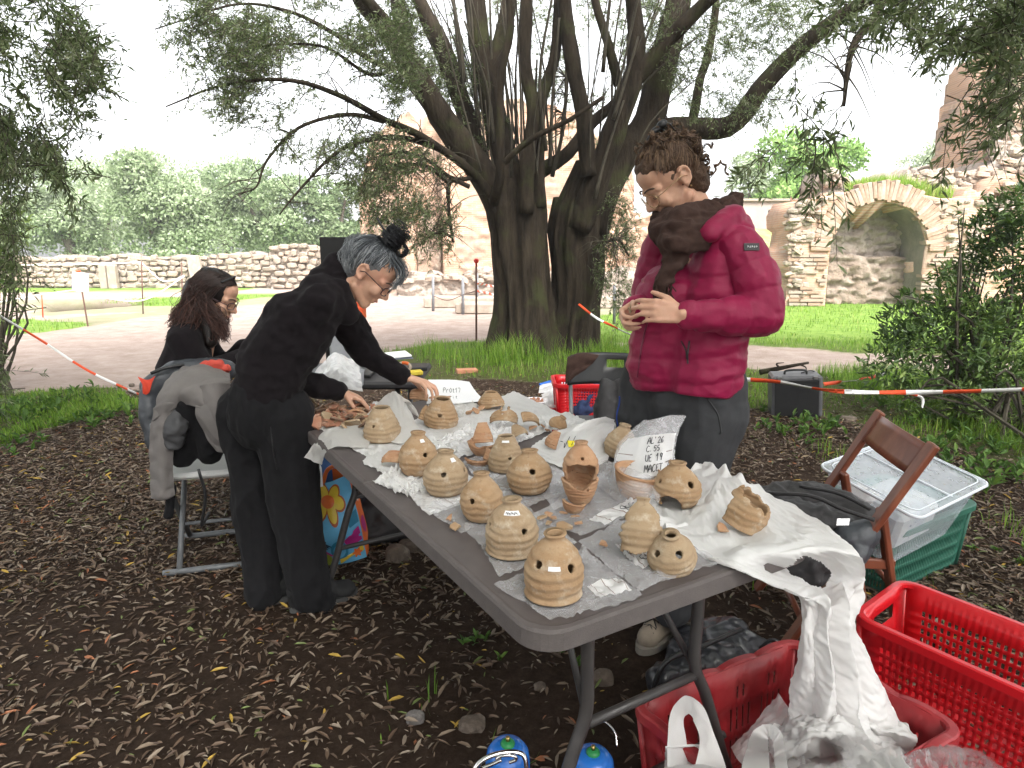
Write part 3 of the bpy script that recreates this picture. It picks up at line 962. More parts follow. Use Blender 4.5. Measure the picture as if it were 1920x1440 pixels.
def open_wall():
 Y = 25.5
 xs = [at_y(p, 400, Y).x for p in (1385, 1440, 1458, 1497, 1516, 1560)]
 z0, z1 = at_y(1450, 425, Y).z - 1.2, at_y(1450, 378, Y).z
 za, zb = at_y(1450, 418, Y).z, at_y(1450, 393, Y).z
 t = thing('ruined_wall', 'far plastered wall with two small dark doorways under the green trees', 'wall', (xs[2], Y, 0))
 b = MB()
 for i, (a, c) in enumerate(zip(xs[:-1], xs[1:])):
  if i in (1, 3):
   b.box(((a + c) / 2, Y + .4, (zb + z1) / 2), (c - a - .004, .8, z1 - zb))
   b.box(((a + c) / 2, Y + .4, (z0 + za) / 2), (c - a - .004, .8, za - z0))
  else:
   b.box(((a + c) / 2, Y + .4, (z0 + z1) / 2), (c - a, .8, z1 - z0))
 b.obj('wall_face', M('pinkish_render', (.42, .34, .30), (.34, .28, .25), 2, .95, .5, 14, .03), t)
 MB().box(((xs[0] + xs[-1]) / 2, Y + 1.6, (z0 + z1) / 2), (xs[-1] - xs[0], .1, z1 - z0 - .1)).obj('dark_backing', M('doorway_shade', (.05, .045, .04), (.03, .03, .028), 4), t)  # near black sheet standing in for the shade inside the doorways
 MB().box(((xs[0] + xs[-1]) / 2, Y + .38, z1 + .05), (xs[-1] - xs[0] + .2, 1.0, .1), bev=.02).obj('coping', M_stone, t)
 V, nx, ny = [], 30, 12
 for j in range(ny):
  s = j / (ny - 1)
  for i in range(nx):
   x = xs[0] - 2.5 + (xs[-1] - xs[0] + 4) * i / (nx - 1)
   V.append((x, 19.6 + s * 5.75, -.1 + s ** 1.2 * (z0 + 1.25) + .06 * math.sin(x * 3 + s * 7)))
 ob('grassy_bank', np_mesh('bank', V, grid_faces(ny, nx), True), M('bank_turf', (.16, .24, .06), (.26, .28, .12), 3, .95, .7, 30, .04, c3=(.36, .28, .22)), kind='structure')
open_wall()

def scatter_stones(parent, poly, Y, n, smin, smax, seed, avoid=None):
 rg = np.random.default_rng(seed)
 P = pxprof(poly, Y)
 xs, zs = [p[0] for p in P], [p[1] for p in P]
 k = 0
 while k < n:
  x, z = rg.uniform(min(xs), max(xs)), rg.uniform(min(zs), max(zs))
  if not in_poly(np.array([x]), np.array([z]), P)[0] or (avoid and avoid(x, z)):
   continue
  k += 1
  o = bpy.data.objects.new('stone', STONES[rg.integers(8)])
  COL.objects.link(o); o.parent = parent; o.matrix_parent_inverse = WM[parent.name].inverted()
  w = rg.uniform(smin, smax)
  o.location = (x, Y + rg.normal(0, .05), z)
  o.scale = (w * 1.3, w * .9, w * rg.uniform(.45, .8))
  o.rotation_euler = (rg.normal(0, .15), rg.normal(0, .2), rg.normal(0, .2))
_ca = at_y(1645, 470, YA).x; _ra = (at_y(1735, 470, YA).x - at_y(1556, 470, YA).x) / 2; _za = at_y(1645, 378, YA).z - _ra
_av = lambda x, z: math.hypot(x - _ca, z - _za) < _ra + .58
ARCH = bpy.data.objects['arch_ruin']
scatter_stones(ARCH, [(1474, 455), (1476, 402), (1500, 380), (1545, 370), (1600, 362), (1560, 455)], YA + .02, 85, .10, .24, 61, _av)
scatter_stones(ARCH, [(1740, 470), (1700, 360), (1760, 374), (1850, 380), (1850, 480)], YA + .02, 85, .10, .24, 62, _av)
scatter_stones(ARCH, [(1478, 555), (1476, 450), (1500, 440), (1512, 555)], YA - .02, 40, .10, .22, 63)
scatter_stones(rm, [(1600, 368), (1690, 342), (1730, 322), (1830, 322), (1870, 304), (1905, 275), (1950, 275), (1950, 330), (1860, 345), (1790, 368)], 18.9, 110, .12, .30, 64)
scatter_stones(rm, [(1745, 400), (1790, 378), (1850, 366), (1880, 340), (1950, 340), (1950, 420), (1850, 420)], 18.0, 60, .10, .26, 65)
scatter_stones(tr, [(1860, 330), (1862, 240), (1880, 150), (1900, 110), (1940, 100), (1940, 330)], 19.6, 90, .12, .34, 66)
scatter_stones(sm, [(1540, 350), (1548, 326), (1560, 320), (1576, 328), (1588, 350)], 18.4, 22, .10, .2, 67)
scatter_stones(tw, [(745, 528), (745, 520), (860, 516), (1110, 510), (1110, 530)], YT - 1.25, 60, .14, .34, 68)
def top_grass():
 n = 5000
 x = R.uniform(at_y(1590, 350, 18.4).x, at_y(1760, 350, 18.4).x, n)
 y = 17.7 + R.uniform(0, 1.6, n)
 zb = np.interp(x, [at_y(p, 300, 18).x for p in (1590, 1640, 1700, 1760)], [at_y(1600, q, 18).z for q in (366, 352, 352, 372)])
 P = np.stack([x, y, zb - .12], 1)
 D = np.stack([R.normal(0, .35, n), R.normal(0, .3, n), np.ones(n)], 1); D /= np.linalg.norm(D, axis=1)[:, None]
 L = R.uniform(.2, .55, n)
 V, F = leaf_arrays(P, D, L, np.full(n, .022))
 ob('dry_grass', np_mesh('dry_grass', V, F, False, {'tint': np.repeat(R.uniform(.55, 1, n), 4)}), M_grass, kind='stuff', label='pale dry grass growing along the top of the arch')
top_grass()
# ------------------------------------------------------------------ the gnarled olive
def M_barkmat(name, c1, c2, moss, stretch=(1, 1, .18), sc_=9.0):
 m, nt, bs = mat_new(name)
 n = tex_noise(nt, sc_, 9, .72, stretch=stretch)
 n2 = tex_noise(nt, 2.2, 5, .6)
 c = ramp(nt, n, [(.3, c1), (.5, tuple((a + b) / 2 for a, b in zip(c1, c2))), (.72, c2)])
 mx = nt.nodes.new('ShaderNodeMix'); mx.data_type = 'RGBA'
 f = ramp(nt, n2, [(.52, (0, 0, 0)), (.68, (.75, .75, .75))])
 nt.links.new(f, mx.inputs['Factor']); nt.links.new(c, mx.inputs[6]); mx.inputs[7].default_value = (*moss, 1)
 nt.links.new(mx.outputs[2], bs.inputs['Base Color'])
 bs.inputs['Roughness'].default_value = .92
 bs.inputs['Specular IOR Level'].default_value = .15
 add_bump(nt, bs, n, 1.0, .06)
 return m
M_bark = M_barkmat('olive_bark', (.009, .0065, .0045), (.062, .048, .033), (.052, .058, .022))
M_twig = M('twig_bark', (.070, .060, .042), (.038, .033, .024), 12, .9)
M_olive = M_leaf('olive_leaf', [(0, (.050, .078, .026)), (.45, (.115, .155, .058)), (.8, (.21, .25, .125)), (1, (.36, .38, .26))], transl=.42, rough=.45, spec=.35)

YO = 8.75
OLIVE = thing('olive_tree', 'huge gnarled olive with fluted double trunk and many upright limbs', 'tree', tuple(at_y(1012, 660, YO).xy) + (0,))

def px_r(px, Y):
 return px / FPX * Y

def trunk_stem(axis, prof, seed, flutes, ntheta=120, nz=110, amp=.20, ridge=.13):
 """axis: [(x,y,z)], prof: [(z, rx)]"""
 A = catmull(axis, nz)
 th = np.linspace(0, 2 * np.pi, ntheta, endpoint=False)
 rad = np.interp(A[:, 2], [p[0] for p in prof], [p[1] for p in prof])
 T, Z = np.meshgrid(th, A[:, 2])
 C = np.stack([np.cos(T) * 1.6, np.sin(T) * 1.6, Z * .42], -1).reshape(-1, 3)
 big = fbm(C * 1.15, 3, seed).reshape(T.shape)
 rid = 1 - np.abs(fbm(np.stack([np.cos(T) * flutes * .5, np.sin(T) * flutes * .5, Z * .38 + .35 * big], -1).reshape(-1, 3), 4, seed + 3).reshape(T.shape)) * 2
 fine = fbm(np.stack([np.cos(T) * 12, np.sin(T) * 12, Z * 2.5], -1).reshape(-1, 3), 3, seed + 8).reshape(T.shape)
 foot = smooth(.9, 0, Z)
 rr = rad[:, None] * (1 + amp * big + (ridge + .10 * foot) * (rid - .5) * 1.6 + .025 * fine)
 wz = .5 * np.sin(Z * 1.7 + seed) + .8 * big
 cusp = .13 * (np.abs(np.sin(flutes * .5 * T + wz + seed)) ** .8 - .62) + .06 * (np.abs(np.sin(flutes * 1.15 * T + 1.6 * wz)) ** .7 - .62)
 rr = rr * (1 + cusp * (1 + .8 * foot))
 X = A[:, 0][:, None] + rr * np.cos(T)
 Y = A[:, 1][:, None] + rr * np.sin(T) * .9
 return np.stack([X, Y, Z + .0 * X], -1).reshape(-1, 3), grid_faces(nz, ntheta, True)

def build_trunk():
 p = lambda x, y, Y=YO: tuple(at_y(x, y, Y))
 V1, F1 = trunk_stem([p(984, 690), p(984, 600), p(977, 500), p(972, 430), p(966, 370), p(955, 310)], [(-.2, .62), (0, .53), (.2, .42), (.55, .36), (1.1, .35), (1.6, .37), (1.95, .40), (2.15, .34), (2.5, .22)], 3, 5)
 V2, F2 = trunk_stem([p(1074, 685, YO + .1), p(1082, 600, YO + .1), p(1087, 520, YO + .1), p(1084, 450, YO + .1), p(1092, 380, YO + .1), p(1115, 300, YO + .1)], [(-.2, .40), (0, .34), (.25, .28), (.7, .255), (1.15, .30), (1.55, .33), (1.9, .33), (2.2, .27), (2.6, .2)], 14, 5)
 V3, F3 = trunk_stem([p(1036, 690, YO - .1), p(1040, 600, YO + .05), p(1042, 520, YO + .2), p(1048, 430, YO + .2), p(1052, 370, YO + .2)], [(-.2, .30), (0, .22), (.3, .13), (.8, .05), (1.2, .06), (1.7, .14), (2.2, .08)], 25, 4, 60, 70, .25, .1)
 ob('trunk', np_mesh('trunk', np.vstack([V1, V2 , V3]), np.vstack([F1, F2 + len(V1), F3 + len(V1) + len(V2)]), True), M_bark, OLIVE)
build_trunk()

LIMBS = []   # every limb's curve, for twigs
def limb(pts, r0, r1, n=26, sides=12, wob=.03, name='limb', mat=None):
 """pts: (px,py,Y); radii in px at that depth"""
 P = np.array([tuple(at_y(x, y, Y)) for x, y, Y in pts])
 C = catmull(P, n)
 Yd = C[:, 1]
 t = np.linspace(0, 1, n)
 rr = (r0 + (r1 - r0) * t) / FPX * Yd
 C = C + np.stack([fbm(C * 1.4 + 3, 2, 5), fbm(C * 1.4 + 8, 2, 6), 0 * Yd], 1) * wob * smooth(0, .15, t)[:, None]
 b = MB().tube(C, rr * (1 + .10 * fbm(C * 5, 2, 9)), sides)
 V = np.array(b.v)
 V += .16 * np.repeat(rr, sides).repeat(1)[:len(V), None] * np.stack([fbm(V * np.array([9, 9, 2.5]), 3, 1), fbm(V * np.array([9, 9, 2.5]) + 5, 3, 2), 0 * V[:, 0]], 1)
 b.v = [tuple(q) for q in V]
 b.obj(name, mat or M_bark, OLIVE, True)
 LIMBS.append((C, rr))
 return C
Y0 = YO
limb([(955, 420, Y0 - .1), (905, 325, Y0 - .15), (850, 250, Y0 - .2), (795, 165, Y0 - .3), (752, 90, Y0 - .3), (690, 10, Y0 - .4), (640, -60, Y0 - .5)], 28, 14)
limb([(800, 175, Y0 - .3), (740, 80, Y0 - .5), (705, 20, Y0 - .7), (640, -50, Y0 - .9)], 12, 8)
limb([(765, 110, Y0 - .3), (752, 40, Y0 - .2), (745, -40, Y0 - .1)], 15, 12)
limb([(968, 400, Y0), (945, 290, Y0 + .1), (920, 180, Y0 + .1), (898, 70, Y0 + .1), (885, -50, Y0 + .1)], 24, 17)
limb([(915, 150, Y0 + .1), (945, 60, Y0 + .2), (962, -40, Y0 + .3)], 16, 12)
limb([(900, 300, Y0 + .2), (872, 200, Y0 + .3), (840, 110, Y0 + .4), (795, 20, Y0 + .5), (760, -40, Y0 + .5)], 17, 10)
limb([(885, 270, Y0 + .5), (850, 160, Y0 + .6), (805, 60, Y0 + .7), (770, -30, Y0 + .8)], 12, 8)
limb([(985, 400, Y0 - .35), (990, 300, Y0 - .4), (1000, 210, Y0 - .4), (985, 120, Y0 - .3), (990, -30, Y0 - .2)], 15, 10)
limb([(1012, 390, Y0 - .2), (1008, 300, Y0 - .25), (1012, 200, Y0 - .3), (1040, 110, Y0 - .2), (1050, -30, Y0)], 14, 9)
limb([(1105, 330, Y0 - .3), (1096, 240, Y0 - .35), (1078, 130, Y0 - .35), (1062, 40, Y0 - .3), (1055, -40, Y0 - .3)], 16, 11)
limb([(1085, 430, Y0 - .1), (1120, 340, Y0 - .2), (1160, 225, Y0 - .3), (1192, 120, Y0 - .3), (1190, 30, Y0 - .2), (1180, -50, Y0 - .2)], 27, 11)
limb([(1190, 150, Y0 - .3), (1240, 90, Y0 - .4), (1300, 30, Y0 - .5), (1370, -40, Y0 - .7)], 15, 11)
limb([(1110, 440, Y0 + .1), (1145, 330, Y0 + .2), (1215, 225, Y0 + .3), (1238, 130, Y0 + .3), (1262, 40, Y0 + .3), (1275, -40, Y0 + .3)], 29, 21)
limb([(1195, 250, Y0 + .3), (1290, 240, Y0 + .4), (1370, 235, Y0 + .4), (1430, 160, Y0 + .3), (1500, 90, Y0 + .1), (1580, 30, Y0 - .2), (1660, -20, Y0 - .5)], 21, 11)
limb([(1298, 235, Y0 + .6), (1310, 150, Y0 + .6), (1330, 90, Y0 + .6), (1345, -20, Y0 + .6)], 9, 6)
limb([(1160, 160, Y0), (1140, 80, Y0), (1115, 0, Y0), (1110, -40, Y0)], 9, 6)
limb([(925, 380, Y0 - .3), (938, 330, Y0 - .5), (940, 240, Y0 - .6), (938, 150, Y0 - .6), (955, 60, Y0 - .6), (950, -30, Y0 - .6)], 9, 6)
limb([(1000, 330, Y0 + .3), (1060, 290, Y0 + .3), (1110, 230, Y0 + .4), (1170, 180, Y0 + .5)], 14, 8)
limb([(945, 305, Y0 - .7), (1000, 260, Y0 - .8), (1070, 225, Y0 - .9), (1133, 182, Y0 - 1.0)], 6, 3.5)
limb([(935, 385, Y0 - .2), (880, 320, Y0 - .5), (800, 262, Y0 - .9), (720, 225, Y0 - 1.2), (640, 180, Y0 - 1.5), (540, 150, Y0 - 1.8), (420, 160, Y0 - 2.1), (310, 200, Y0 - 2.3)], 9, 1.2, 34, 10)
limb([(870, 305, Y0 - .5), (800, 270, Y0 - .8), (720, 258, Y0 - 1.1), (640, 280, Y0 - 1.4), (580, 335, Y0 - 1.6), (525, 402, Y0 - 1.8)], 6.5, 1.4, 30, 8)
limb([(720, 228, Y0 - 1.2), (650, 215, Y0 - 1.4), (560, 240, Y0 - 1.7), (500, 300, Y0 - 1.9), (480, 350, Y0 - 2.0), (442, 364, Y0 - 2.1)], 4.5, 1.0, 26, 7)
limb([(900, 330, Y0 - .4), (850, 335, Y0 - .6), (800, 300, Y0 - .8), (740, 285, Y0 - 1.0), (700, 320, Y0 - 1.1), (668, 380, Y0 - 1.2)], 4.5, 1.2, 26, 7)
limb([(880, 350, Y0 - .6), (845, 340, Y0 - .7), (842, 390, Y0 - .7), (850, 455, Y0 - .75)], 4.5, 2.5, 18, 7)
limb([(845, 345, Y0 - .7), (800, 312, Y0 - .8), (740, 310, Y0 - .9), (690, 325, Y0 - 1.0)], 5, 1.5, 18, 6)
limb([(848, 445, Y0 - .75), (830, 437, Y0 - .8), (812, 440, Y0 - .8), (795, 452, Y0 - .85)], 2.5, 1.2, 12, 5)
limb([(760, 130, Y0 - .5), (700, 118, Y0 - .8), (620, 60, Y0 - 1.2), (540, 20, Y0 - 1.5), (440, 10, Y0 - 1.8), (290, 55, Y0 - 2.1)], 5.5, 1.1, 28, 7)
limb([(745, 128, Y0 - .5), (690, 140, Y0 - .8), (610, 90, Y0 - 1.1), (520, 85, Y0 - 1.4), (430, 100, Y0 - 1.6)], 4, 1, 24, 6)
limb([(1115, 470, Y0 - .2), (1135, 455, Y0 - .4), (1160, 450, Y0 - .5), (1180, 480, Y0 - .6)], 4, 1.6, 14, 6)
limb([(1670, -40, 6.2), (1640, 30, 6.0), (1600, 80, 5.8), (1585, 130, 5.7), (1578, 200, 5.7)], 10, 3, 20, 8)

def suckers():
 """the thicket of thin upright shoots between the limbs"""
 n = 95
 b = MB()
 for i in range(n):
  x = R.uniform(850, 1190)
  y0 = R.uniform(250, 400) if 900 < x < 1130 else R.uniform(120, 300)
  Y = Y0 + R.uniform(-.6, .7)
  lean = (x - 1010) * R.uniform(.15, .75)
  L = R.uniform(120, 380)
  pts = [at_y(x, y0, Y), at_y(x + lean * .35 + R.normal(0, 8), y0 - L * .45, Y), at_y(x + lean + R.normal(0, 12), y0 - L, Y + R.normal(0, .2))]
  C = catmull(arr(*pts), 8)
  r = R.choice([1.0, 1.4, 1.9, 2.6, 4.0]) / FPX * Y
  b.tube(C, np.linspace(r, r * .45, 8), 5)
  LIMBS.append((C, np.linspace(r, r * .45, 8)))
 b.obj('upright_shoots', M_twig, OLIVE, True, kind='stuff')
suckers()

def sprays(regions, seed, leaf=(.040, .068), nleaf=26, ln=(.22, .5), droop=.25, mat=None):
 """leafy twigs scattered through regions of the crown: (px poly, n, (Y0,Y1))"""
 rg = np.random.default_rng(seed)
 tb = MB()
 PP, DD, LL, UU, TT = [], [], [], [], []
 for poly, n, (ya, yb), out in regions:
  xs = [p[0] for p in poly]; ys = [p[1] for p in poly]
  got = 0
  while got < n:
   X = rg.uniform(min(xs), max(xs), 400); Yp = rg.uniform(min(ys), max(ys), 400)
   m = in_poly(X, Yp, poly)
   dn = fbm(np.stack([X / 70, Yp / 70, 0 * X], 1), 3, seed)
   m &= rg.random(400) < np.clip(.5 + 1.5 * dn, .02, 1)
   for x, y in zip(X[m], Yp[m]):
    if got >= n:
     break
    got += 1
    Yd = rg.uniform(ya, yb)
    p = at_y(x, y, Yd)
    d = Vector((out[0] + rg.normal(0, .55), out[1] + rg.normal(0, .55), out[2] + rg.normal(0, .45))).normalized()
    L = rg.uniform(*ln)
    k = 6
    s = np.linspace(0, 1, k)[:, None]
    C = np.array(tuple(p)) + np.array(tuple(d)) * L * (s - .5) + np.array([0, 0, -droop * L]) * s ** 2
    tb.tube(C, np.linspace(.0035, .0012, k), 3, False)
    m_ = int(nleaf * rg.uniform(.7, 1.2))
    t = rg.uniform(.05, 1, m_)
    P = np.stack([np.interp(t, s[:, 0], C[:, q]) for q in range(3)], 1)
    ax = np.array(tuple(d))
    r = rg.normal(size=(m_, 3)); r -= (r @ ax)[:, None] * ax; r /= np.linalg.norm(r, axis=1)[:, None]
    D = r * .75 + ax * .6 + np.array([0, 0, -.12]); D /= np.linalg.norm(D, axis=1)[:, None]
    PP.append(P); DD.append(D); LL.append(rg.uniform(*leaf, m_))
    UU.append(np.cross(D, r) + np.array([0, 0, .6])); TT.append(np.clip(rg.beta(2, 2.4, m_) + rg.normal(0, .1), 0, 1))
 P, D, L, U, T = np.vstack(PP), np.vstack(DD), np.concatenate(LL), np.vstack(UU), np.concatenate(TT)
 V, F = leaf_arrays(P, D, L, L * .21, up=U)
 return V, F, np.repeat(T, 4), tb

def crown_from(parent, regions, seed, **k):
 V, F, T, tb = sprays(regions, seed, **k)
 ob('crown', np_mesh('crown', V, F, False, {'tint': T}), M_olive, parent)
 tb.obj('twigs', M_twig, parent, kind='stuff')

crown_from(OLIVE, [
 ([(360, -20), (760, -20), (800, 150), (700, 240), (600, 230), (480, 150), (400, 110)], 760, (Y0 - 2.4, Y0 - .3), (-.5, -.2, .1)),
 ([(440, 140), (700, 200), (820, 300), (800, 400), (700, 430), (640, 330), (520, 280), (400, 200)], 420, (Y0 - 2.2, Y0 - .4), (-.5, -.2, -.3)),
 ([(660, 300), (840, 300), (870, 420), (840, 470), (760, 475), (700, 420)], 200, (Y0 - 1.3, Y0 - .3), (-.2, -.2, -.6)),
 ([(700, -20), (1250, -20), (1230, 180), (1120, 280), (900, 280), (800, 200)], 620, (Y0 + .4, Y0 + 2.4), (0, .1, .4)),
 ([(780, 40), (900, 60), (950, 330), (880, 330), (800, 200)], 200, (Y0 - .2, Y0 + .8), (0, 0, .5)),
 ([(1200, -20), (1640, -20), (1600, 60), (1520, 120), (1440, 230), (1290, 230), (1230, 120)], 620, (Y0 - .6, Y0 + 1.4), (.4, 0, -.1)),
 ([(1120, 440), (1190, 400), (1200, 560), (1160, 600), (1120, 560)], 90, (Y0 - .6, Y0 - .2), (.1, -.2, -.7)),
 ([(1120, 370), (1175, 330), (1180, 470), (1130, 480)], 60, (Y0 - .3, Y0 + .2), (.2, -.1, -.3)),
 ([(300, 30), (430, -10), (460, 190), (330, 220)], 110, (Y0 - 2.4, Y0 - 2.0), (-.6, 0, -.1)),
], 71)

def limb_twigs():
 b = MB()
 for C, rr in LIMBS[19:32]:
  for k in range(34):
   i = R.integers(3, len(C) - 1)
   p = C[i]; L = R.uniform(.15, .6)
   d = np.array([R.normal(-.2, .6), R.normal(0, .5), R.normal(-.1, .6)]); d /= np.linalg.norm(d)
   Q = catmull(np.array([p, p + d * L * .5 + [0, 0, .03], p + d * L + [R.normal(0, .06), 0, -.06]]), 6)
   b.tube(Q, np.linspace(min(rr[i] * .5, .008), .0015, 6), 4)
 b.obj('side_twigs', M_twig, OLIVE, kind='stuff')
limb_twigs()
def neighbour(label, foot, regions, seed, top, **k):
 t = thing('olive_tree', label, 'tree', (foot[0], foot[1], 0), group='olives around the work table')
 b = MB().tube(catmull(arr((foot[0], foot[1], -.1), (foot[0] + .1, foot[1] + .1, 1.3), (foot[0] * .92, foot[1] + .2, 2.6), top), 16), np.linspace(.34, .07, 16), 12)
 b.obj('trunk', M_bark, t, True)
 crown_from(t, regions, seed, **k)
 return t
T_L = neighbour('olive at the picture edge whose grey leaves hang before the court', (-5.6, 4.4), [
 ([(-60, -20), (150, -20), (195, 130), (150, 230), (110, 320), (20, 290), (-60, 300)], 300, (3.6, 5.6), (.2, -.2, -.35)),
 ([(-80, 230), (20, 250), (42, 420), (40, 560), (-80, 600)], 150, (4.0, 5.4), (.1, -.2, -.7)),
 ([(-80, 560), (22, 560), (22, 660), (30, 740), (-80, 760)], 46, (4.2, 5.2), (.2, -.2, -.5)),
 ([(100, 260), (140, 260), (145, 310), (125, 345), (105, 320)], 7, (3.5, 3.8), (0, 0, -.8)),
], 81, (-3.6, 4.2, 4.2), leaf=(.045, .075))
T_R = neighbour('olive whose dark sprays hang before the brick ruins and the arch', (6.4, 2.6), [
 ([(1560, -20), (1960, -20), (1960, 140), (1880, 170), (1780, 110), (1700, 60), (1600, 60)], 230, (3.6, 5.2), (-.2, -.1, -.3)),
 ([(1485, 170), (1545, 180), (1570, 260), (1560, 300), (1510, 290)], 9, (3.6, 4.0), (-.1, 0, -.75)),
 ([(1490, 290), (1570, 270), (1590, 350), (1570, 395), (1510, 380)], 9, (3.6, 4.0), (-.1, 0, -.75)),
 ([(1370, 270), (1425, 240), (1440, 320), (1395, 360)], 5, (3.7, 4.0), (-.2, 0, -.6)),
 ([(1780, 190), (1880, 160), (1870, 320), (1780, 320), (1760, 280)], 15, (3.5, 4.2), (-.2, 0, -.7)),
 ([(1800, 130), (1960, 130), (1960, 260), (1860, 260)], 22, (3.6, 4.6), (-.2, 0, -.6)),
], 83, (4.4, 3.2, 4.0), leaf=(.055, .09), nleaf=20)

def overhead():  # unseen crown, spread dense and low behind to hold back sky light
 n = 92000
 X = R.uniform(-8.5, 8.5, n); Y = R.uniform(-9.5, 7.5, n)
 Z = np.maximum(3.3 - .9 * smooth(-1.5, -6, Y), 1.38 + Y * .40 + .75) + np.abs(R.normal(0, .9, n))
 dn = fbm(np.stack([X * .7, Y * .7, Z * .5], 1), 3, 55)
 keep = (R.random(n) < np.clip(.66 + dn * 1.2, .05, 1)) & (R.random(n) < np.clip(1.6 - np.hypot(X, (Y + 1) * .8) / 7.5, .15, 1))
 X, Y, Z = X[keep], Y[keep], Z[keep]
 k = len(X)
 D = R.normal(size=(k, 3)) * np.array([1, 1, .5]); D /= np.linalg.norm(D, axis=1)[:, None]
 L = R.uniform(.16, .30, k)
 V, F = leaf_arrays(np.stack([X, Y, Z], 1), D, L, L * .30, up=np.tile([0, 0, 1.5], (k, 1)))
 t = thing('olive_tree', 'unseen spreading olive crown shaped to shade the work table from overhead', 'tree', (-2.5, -5.2, 0), group='olives around the work table')
 ob('crown', np_mesh('crown', V, F, False, {'tint': np.repeat(R.beta(2, 2, k), 4)}), M_olive, t)
 b = MB().tube(catmull(arr((-2.5, -5.2, -.1), (-2.4, -5.0, 1.6), (-1.8, -4, 3.2), (-1, -2, 4.0)), 14), np.linspace(.36, .08, 14), 12)
 b.tube(catmull(arr((-2.0, -4.3, 2.8), (0, -3, 3.8), (2.5, -1, 4.4)), 10), np.linspace(.14, .04, 10), 8)
 b.obj('trunk', M_bark, t, True)
overhead()

def bush(label, foot, lobes, n, seed, leafsize=(.05, .085), tint=0.0):
 rg = np.random.default_rng(seed)
 t = thing('leafy_bush', label, 'bush', foot)
 w = np.array([l[1] ** 2 for l in lobes]); w /= w.sum()
 ii = rg.choice(len(lobes), n, p=w)
 C = np.array([tuple(l[0]) for l in lobes])[ii]
 r = np.array([l[1] for l in lobes])[ii]
 d = rg.normal(size=(n, 3)); d /= np.linalg.norm(d, axis=1)[:, None]
 rr = r * rg.uniform(.35, 1.08, n) ** .6
 P = C + d * rr[:, None]
 keep = (P[:, 2] > .05) & (fbm(P * 4.5, 3, seed) > -.12)
 P, d = P[keep], d[keep]
 k = len(P)
 D = d * .6 + rg.normal(0, .55, (k, 3)) + np.array([-.15, -.1, .1]); D /= np.linalg.norm(D, axis=1)[:, None]
 L = rg.uniform(*leafsize, k)
 V, F = leaf6(P, D, L, L * rg.uniform(.26, .4, k), d + np.array([0, 0, .8]))
 tn = np.clip(rg.beta(2, 2.2, k) + .10 + tint + .35 * vnoise(P * 2.5, seed), 0, 1)
 ob('foliage', np_mesh('foliage', V, F, True, {'tint': np.repeat(tn, 6)}), M_bushleaf, t)
 b = MB()
 f = np.array(foot)
 for _ in range(26):
  l = lobes[rg.integers(len(lobes))]
  e = np.array(tuple(l[0])) + rg.normal(0, l[1] * .6, 3)
  b.tube(catmull(arr(f + rg.normal(0, .15, 3) * np.array([1, 1, 0]), (f + e) / 2 + rg.normal(0, .1, 3) + np.array([0, 0, .12]), e), 7), np.linspace(.018, .004, 7), 5)
 b.obj('stems', M_twig, t)
M_bushleaf = M_leaf('bush_leaf', [(0, (.032, .060, .018)), (.45, (.075, .135, .032)), (.8, (.15, .24, .055)), (1, (.25, .34, .09))], transl=.3, rough=.4, spec=.4)
YB = 5.6
bp = lambda x, y, Y, r: (at_y(x, y, Y), r / FPX * Y)
bush('big dark leafed bush beside the lawn behind the striped tape', tuple(at_y(1830, 720, YB).xy) + (0,), [
 bp(1860, 640, YB, 90), bp(1780, 620, YB, 80), bp(1900, 560, YB, 90), bp(1820, 560, YB + .2, 75), bp(1720, 670, YB - .1, 70), bp(1960, 640, YB, 110), bp(1690, 610, YB, 40), bp(1770, 500, YB + .2, 26),
 bp(1660, 690, YB - .2, 45), bp(1860, 500, YB + .2, 60), bp(1930, 470, YB, 70), bp(1850, 440, YB + .1, 40), bp(1900, 400, YB, 45), bp(1820, 390, YB, 22), bp(1950, 380, YB, 50), bp(1700, 560, YB, 16), bp(1800, 700, YB - .3, 60), bp(1880, 720, YB - .3, 60)], 13500, 91)
bush('low bright green shrub at the foot of the dark bush', tuple(at_y(1900, 800, 4.9).xy) + (0,), [bp(1880, 770, 4.9, 55), bp(1950, 780, 4.9, 60), bp(1790, 760, 5.2, 45), bp(1700, 745, 5.3, 30)], 2600, 92, (.03, .06), .15)
bush('pale green bush leaning in at the left edge below the olive leaves', tuple(at_y(-30, 700, 6.5).xy) + (0,), [bp(20, 420, 6.5, 34), bp(-10, 500, 6.5, 40), bp(-60, 450, 6.5, 60), bp(28, 360, 6.5, 22)], 1600, 93, (.05, .08), .3)
# ------------------------------------------------------------------ the work table
ZT = 0.74
_A, _B = at_z(545, 780, ZT), at_z(1008, 1198, ZT)
TL = (_A - _B).normalized()
TN = Vector((TL.y, -TL.x, 0))
LEN, WID = 1.81, 0.77

def T(s, t, z=ZT):
 p = _B + TL * s + TN * t
 return Vector((p.x, p.y, z))

M_top = M('brown_grey_table_plastic', (.098, .082, .079), (.075, .063, .061), 18, .5, .25, 220, .002, spec=.4)
M_lip = M('table_edge_plastic', (.125, .108, .102), (.098, .085, .082), 30, .55, .55, 160, .004, spec=.35, bstretch=(1, 1, 5))
M_steel = M('dark_powder_steel', (.035, .032, .032), (.05, .045, .043), 30, .42, spec=.5)

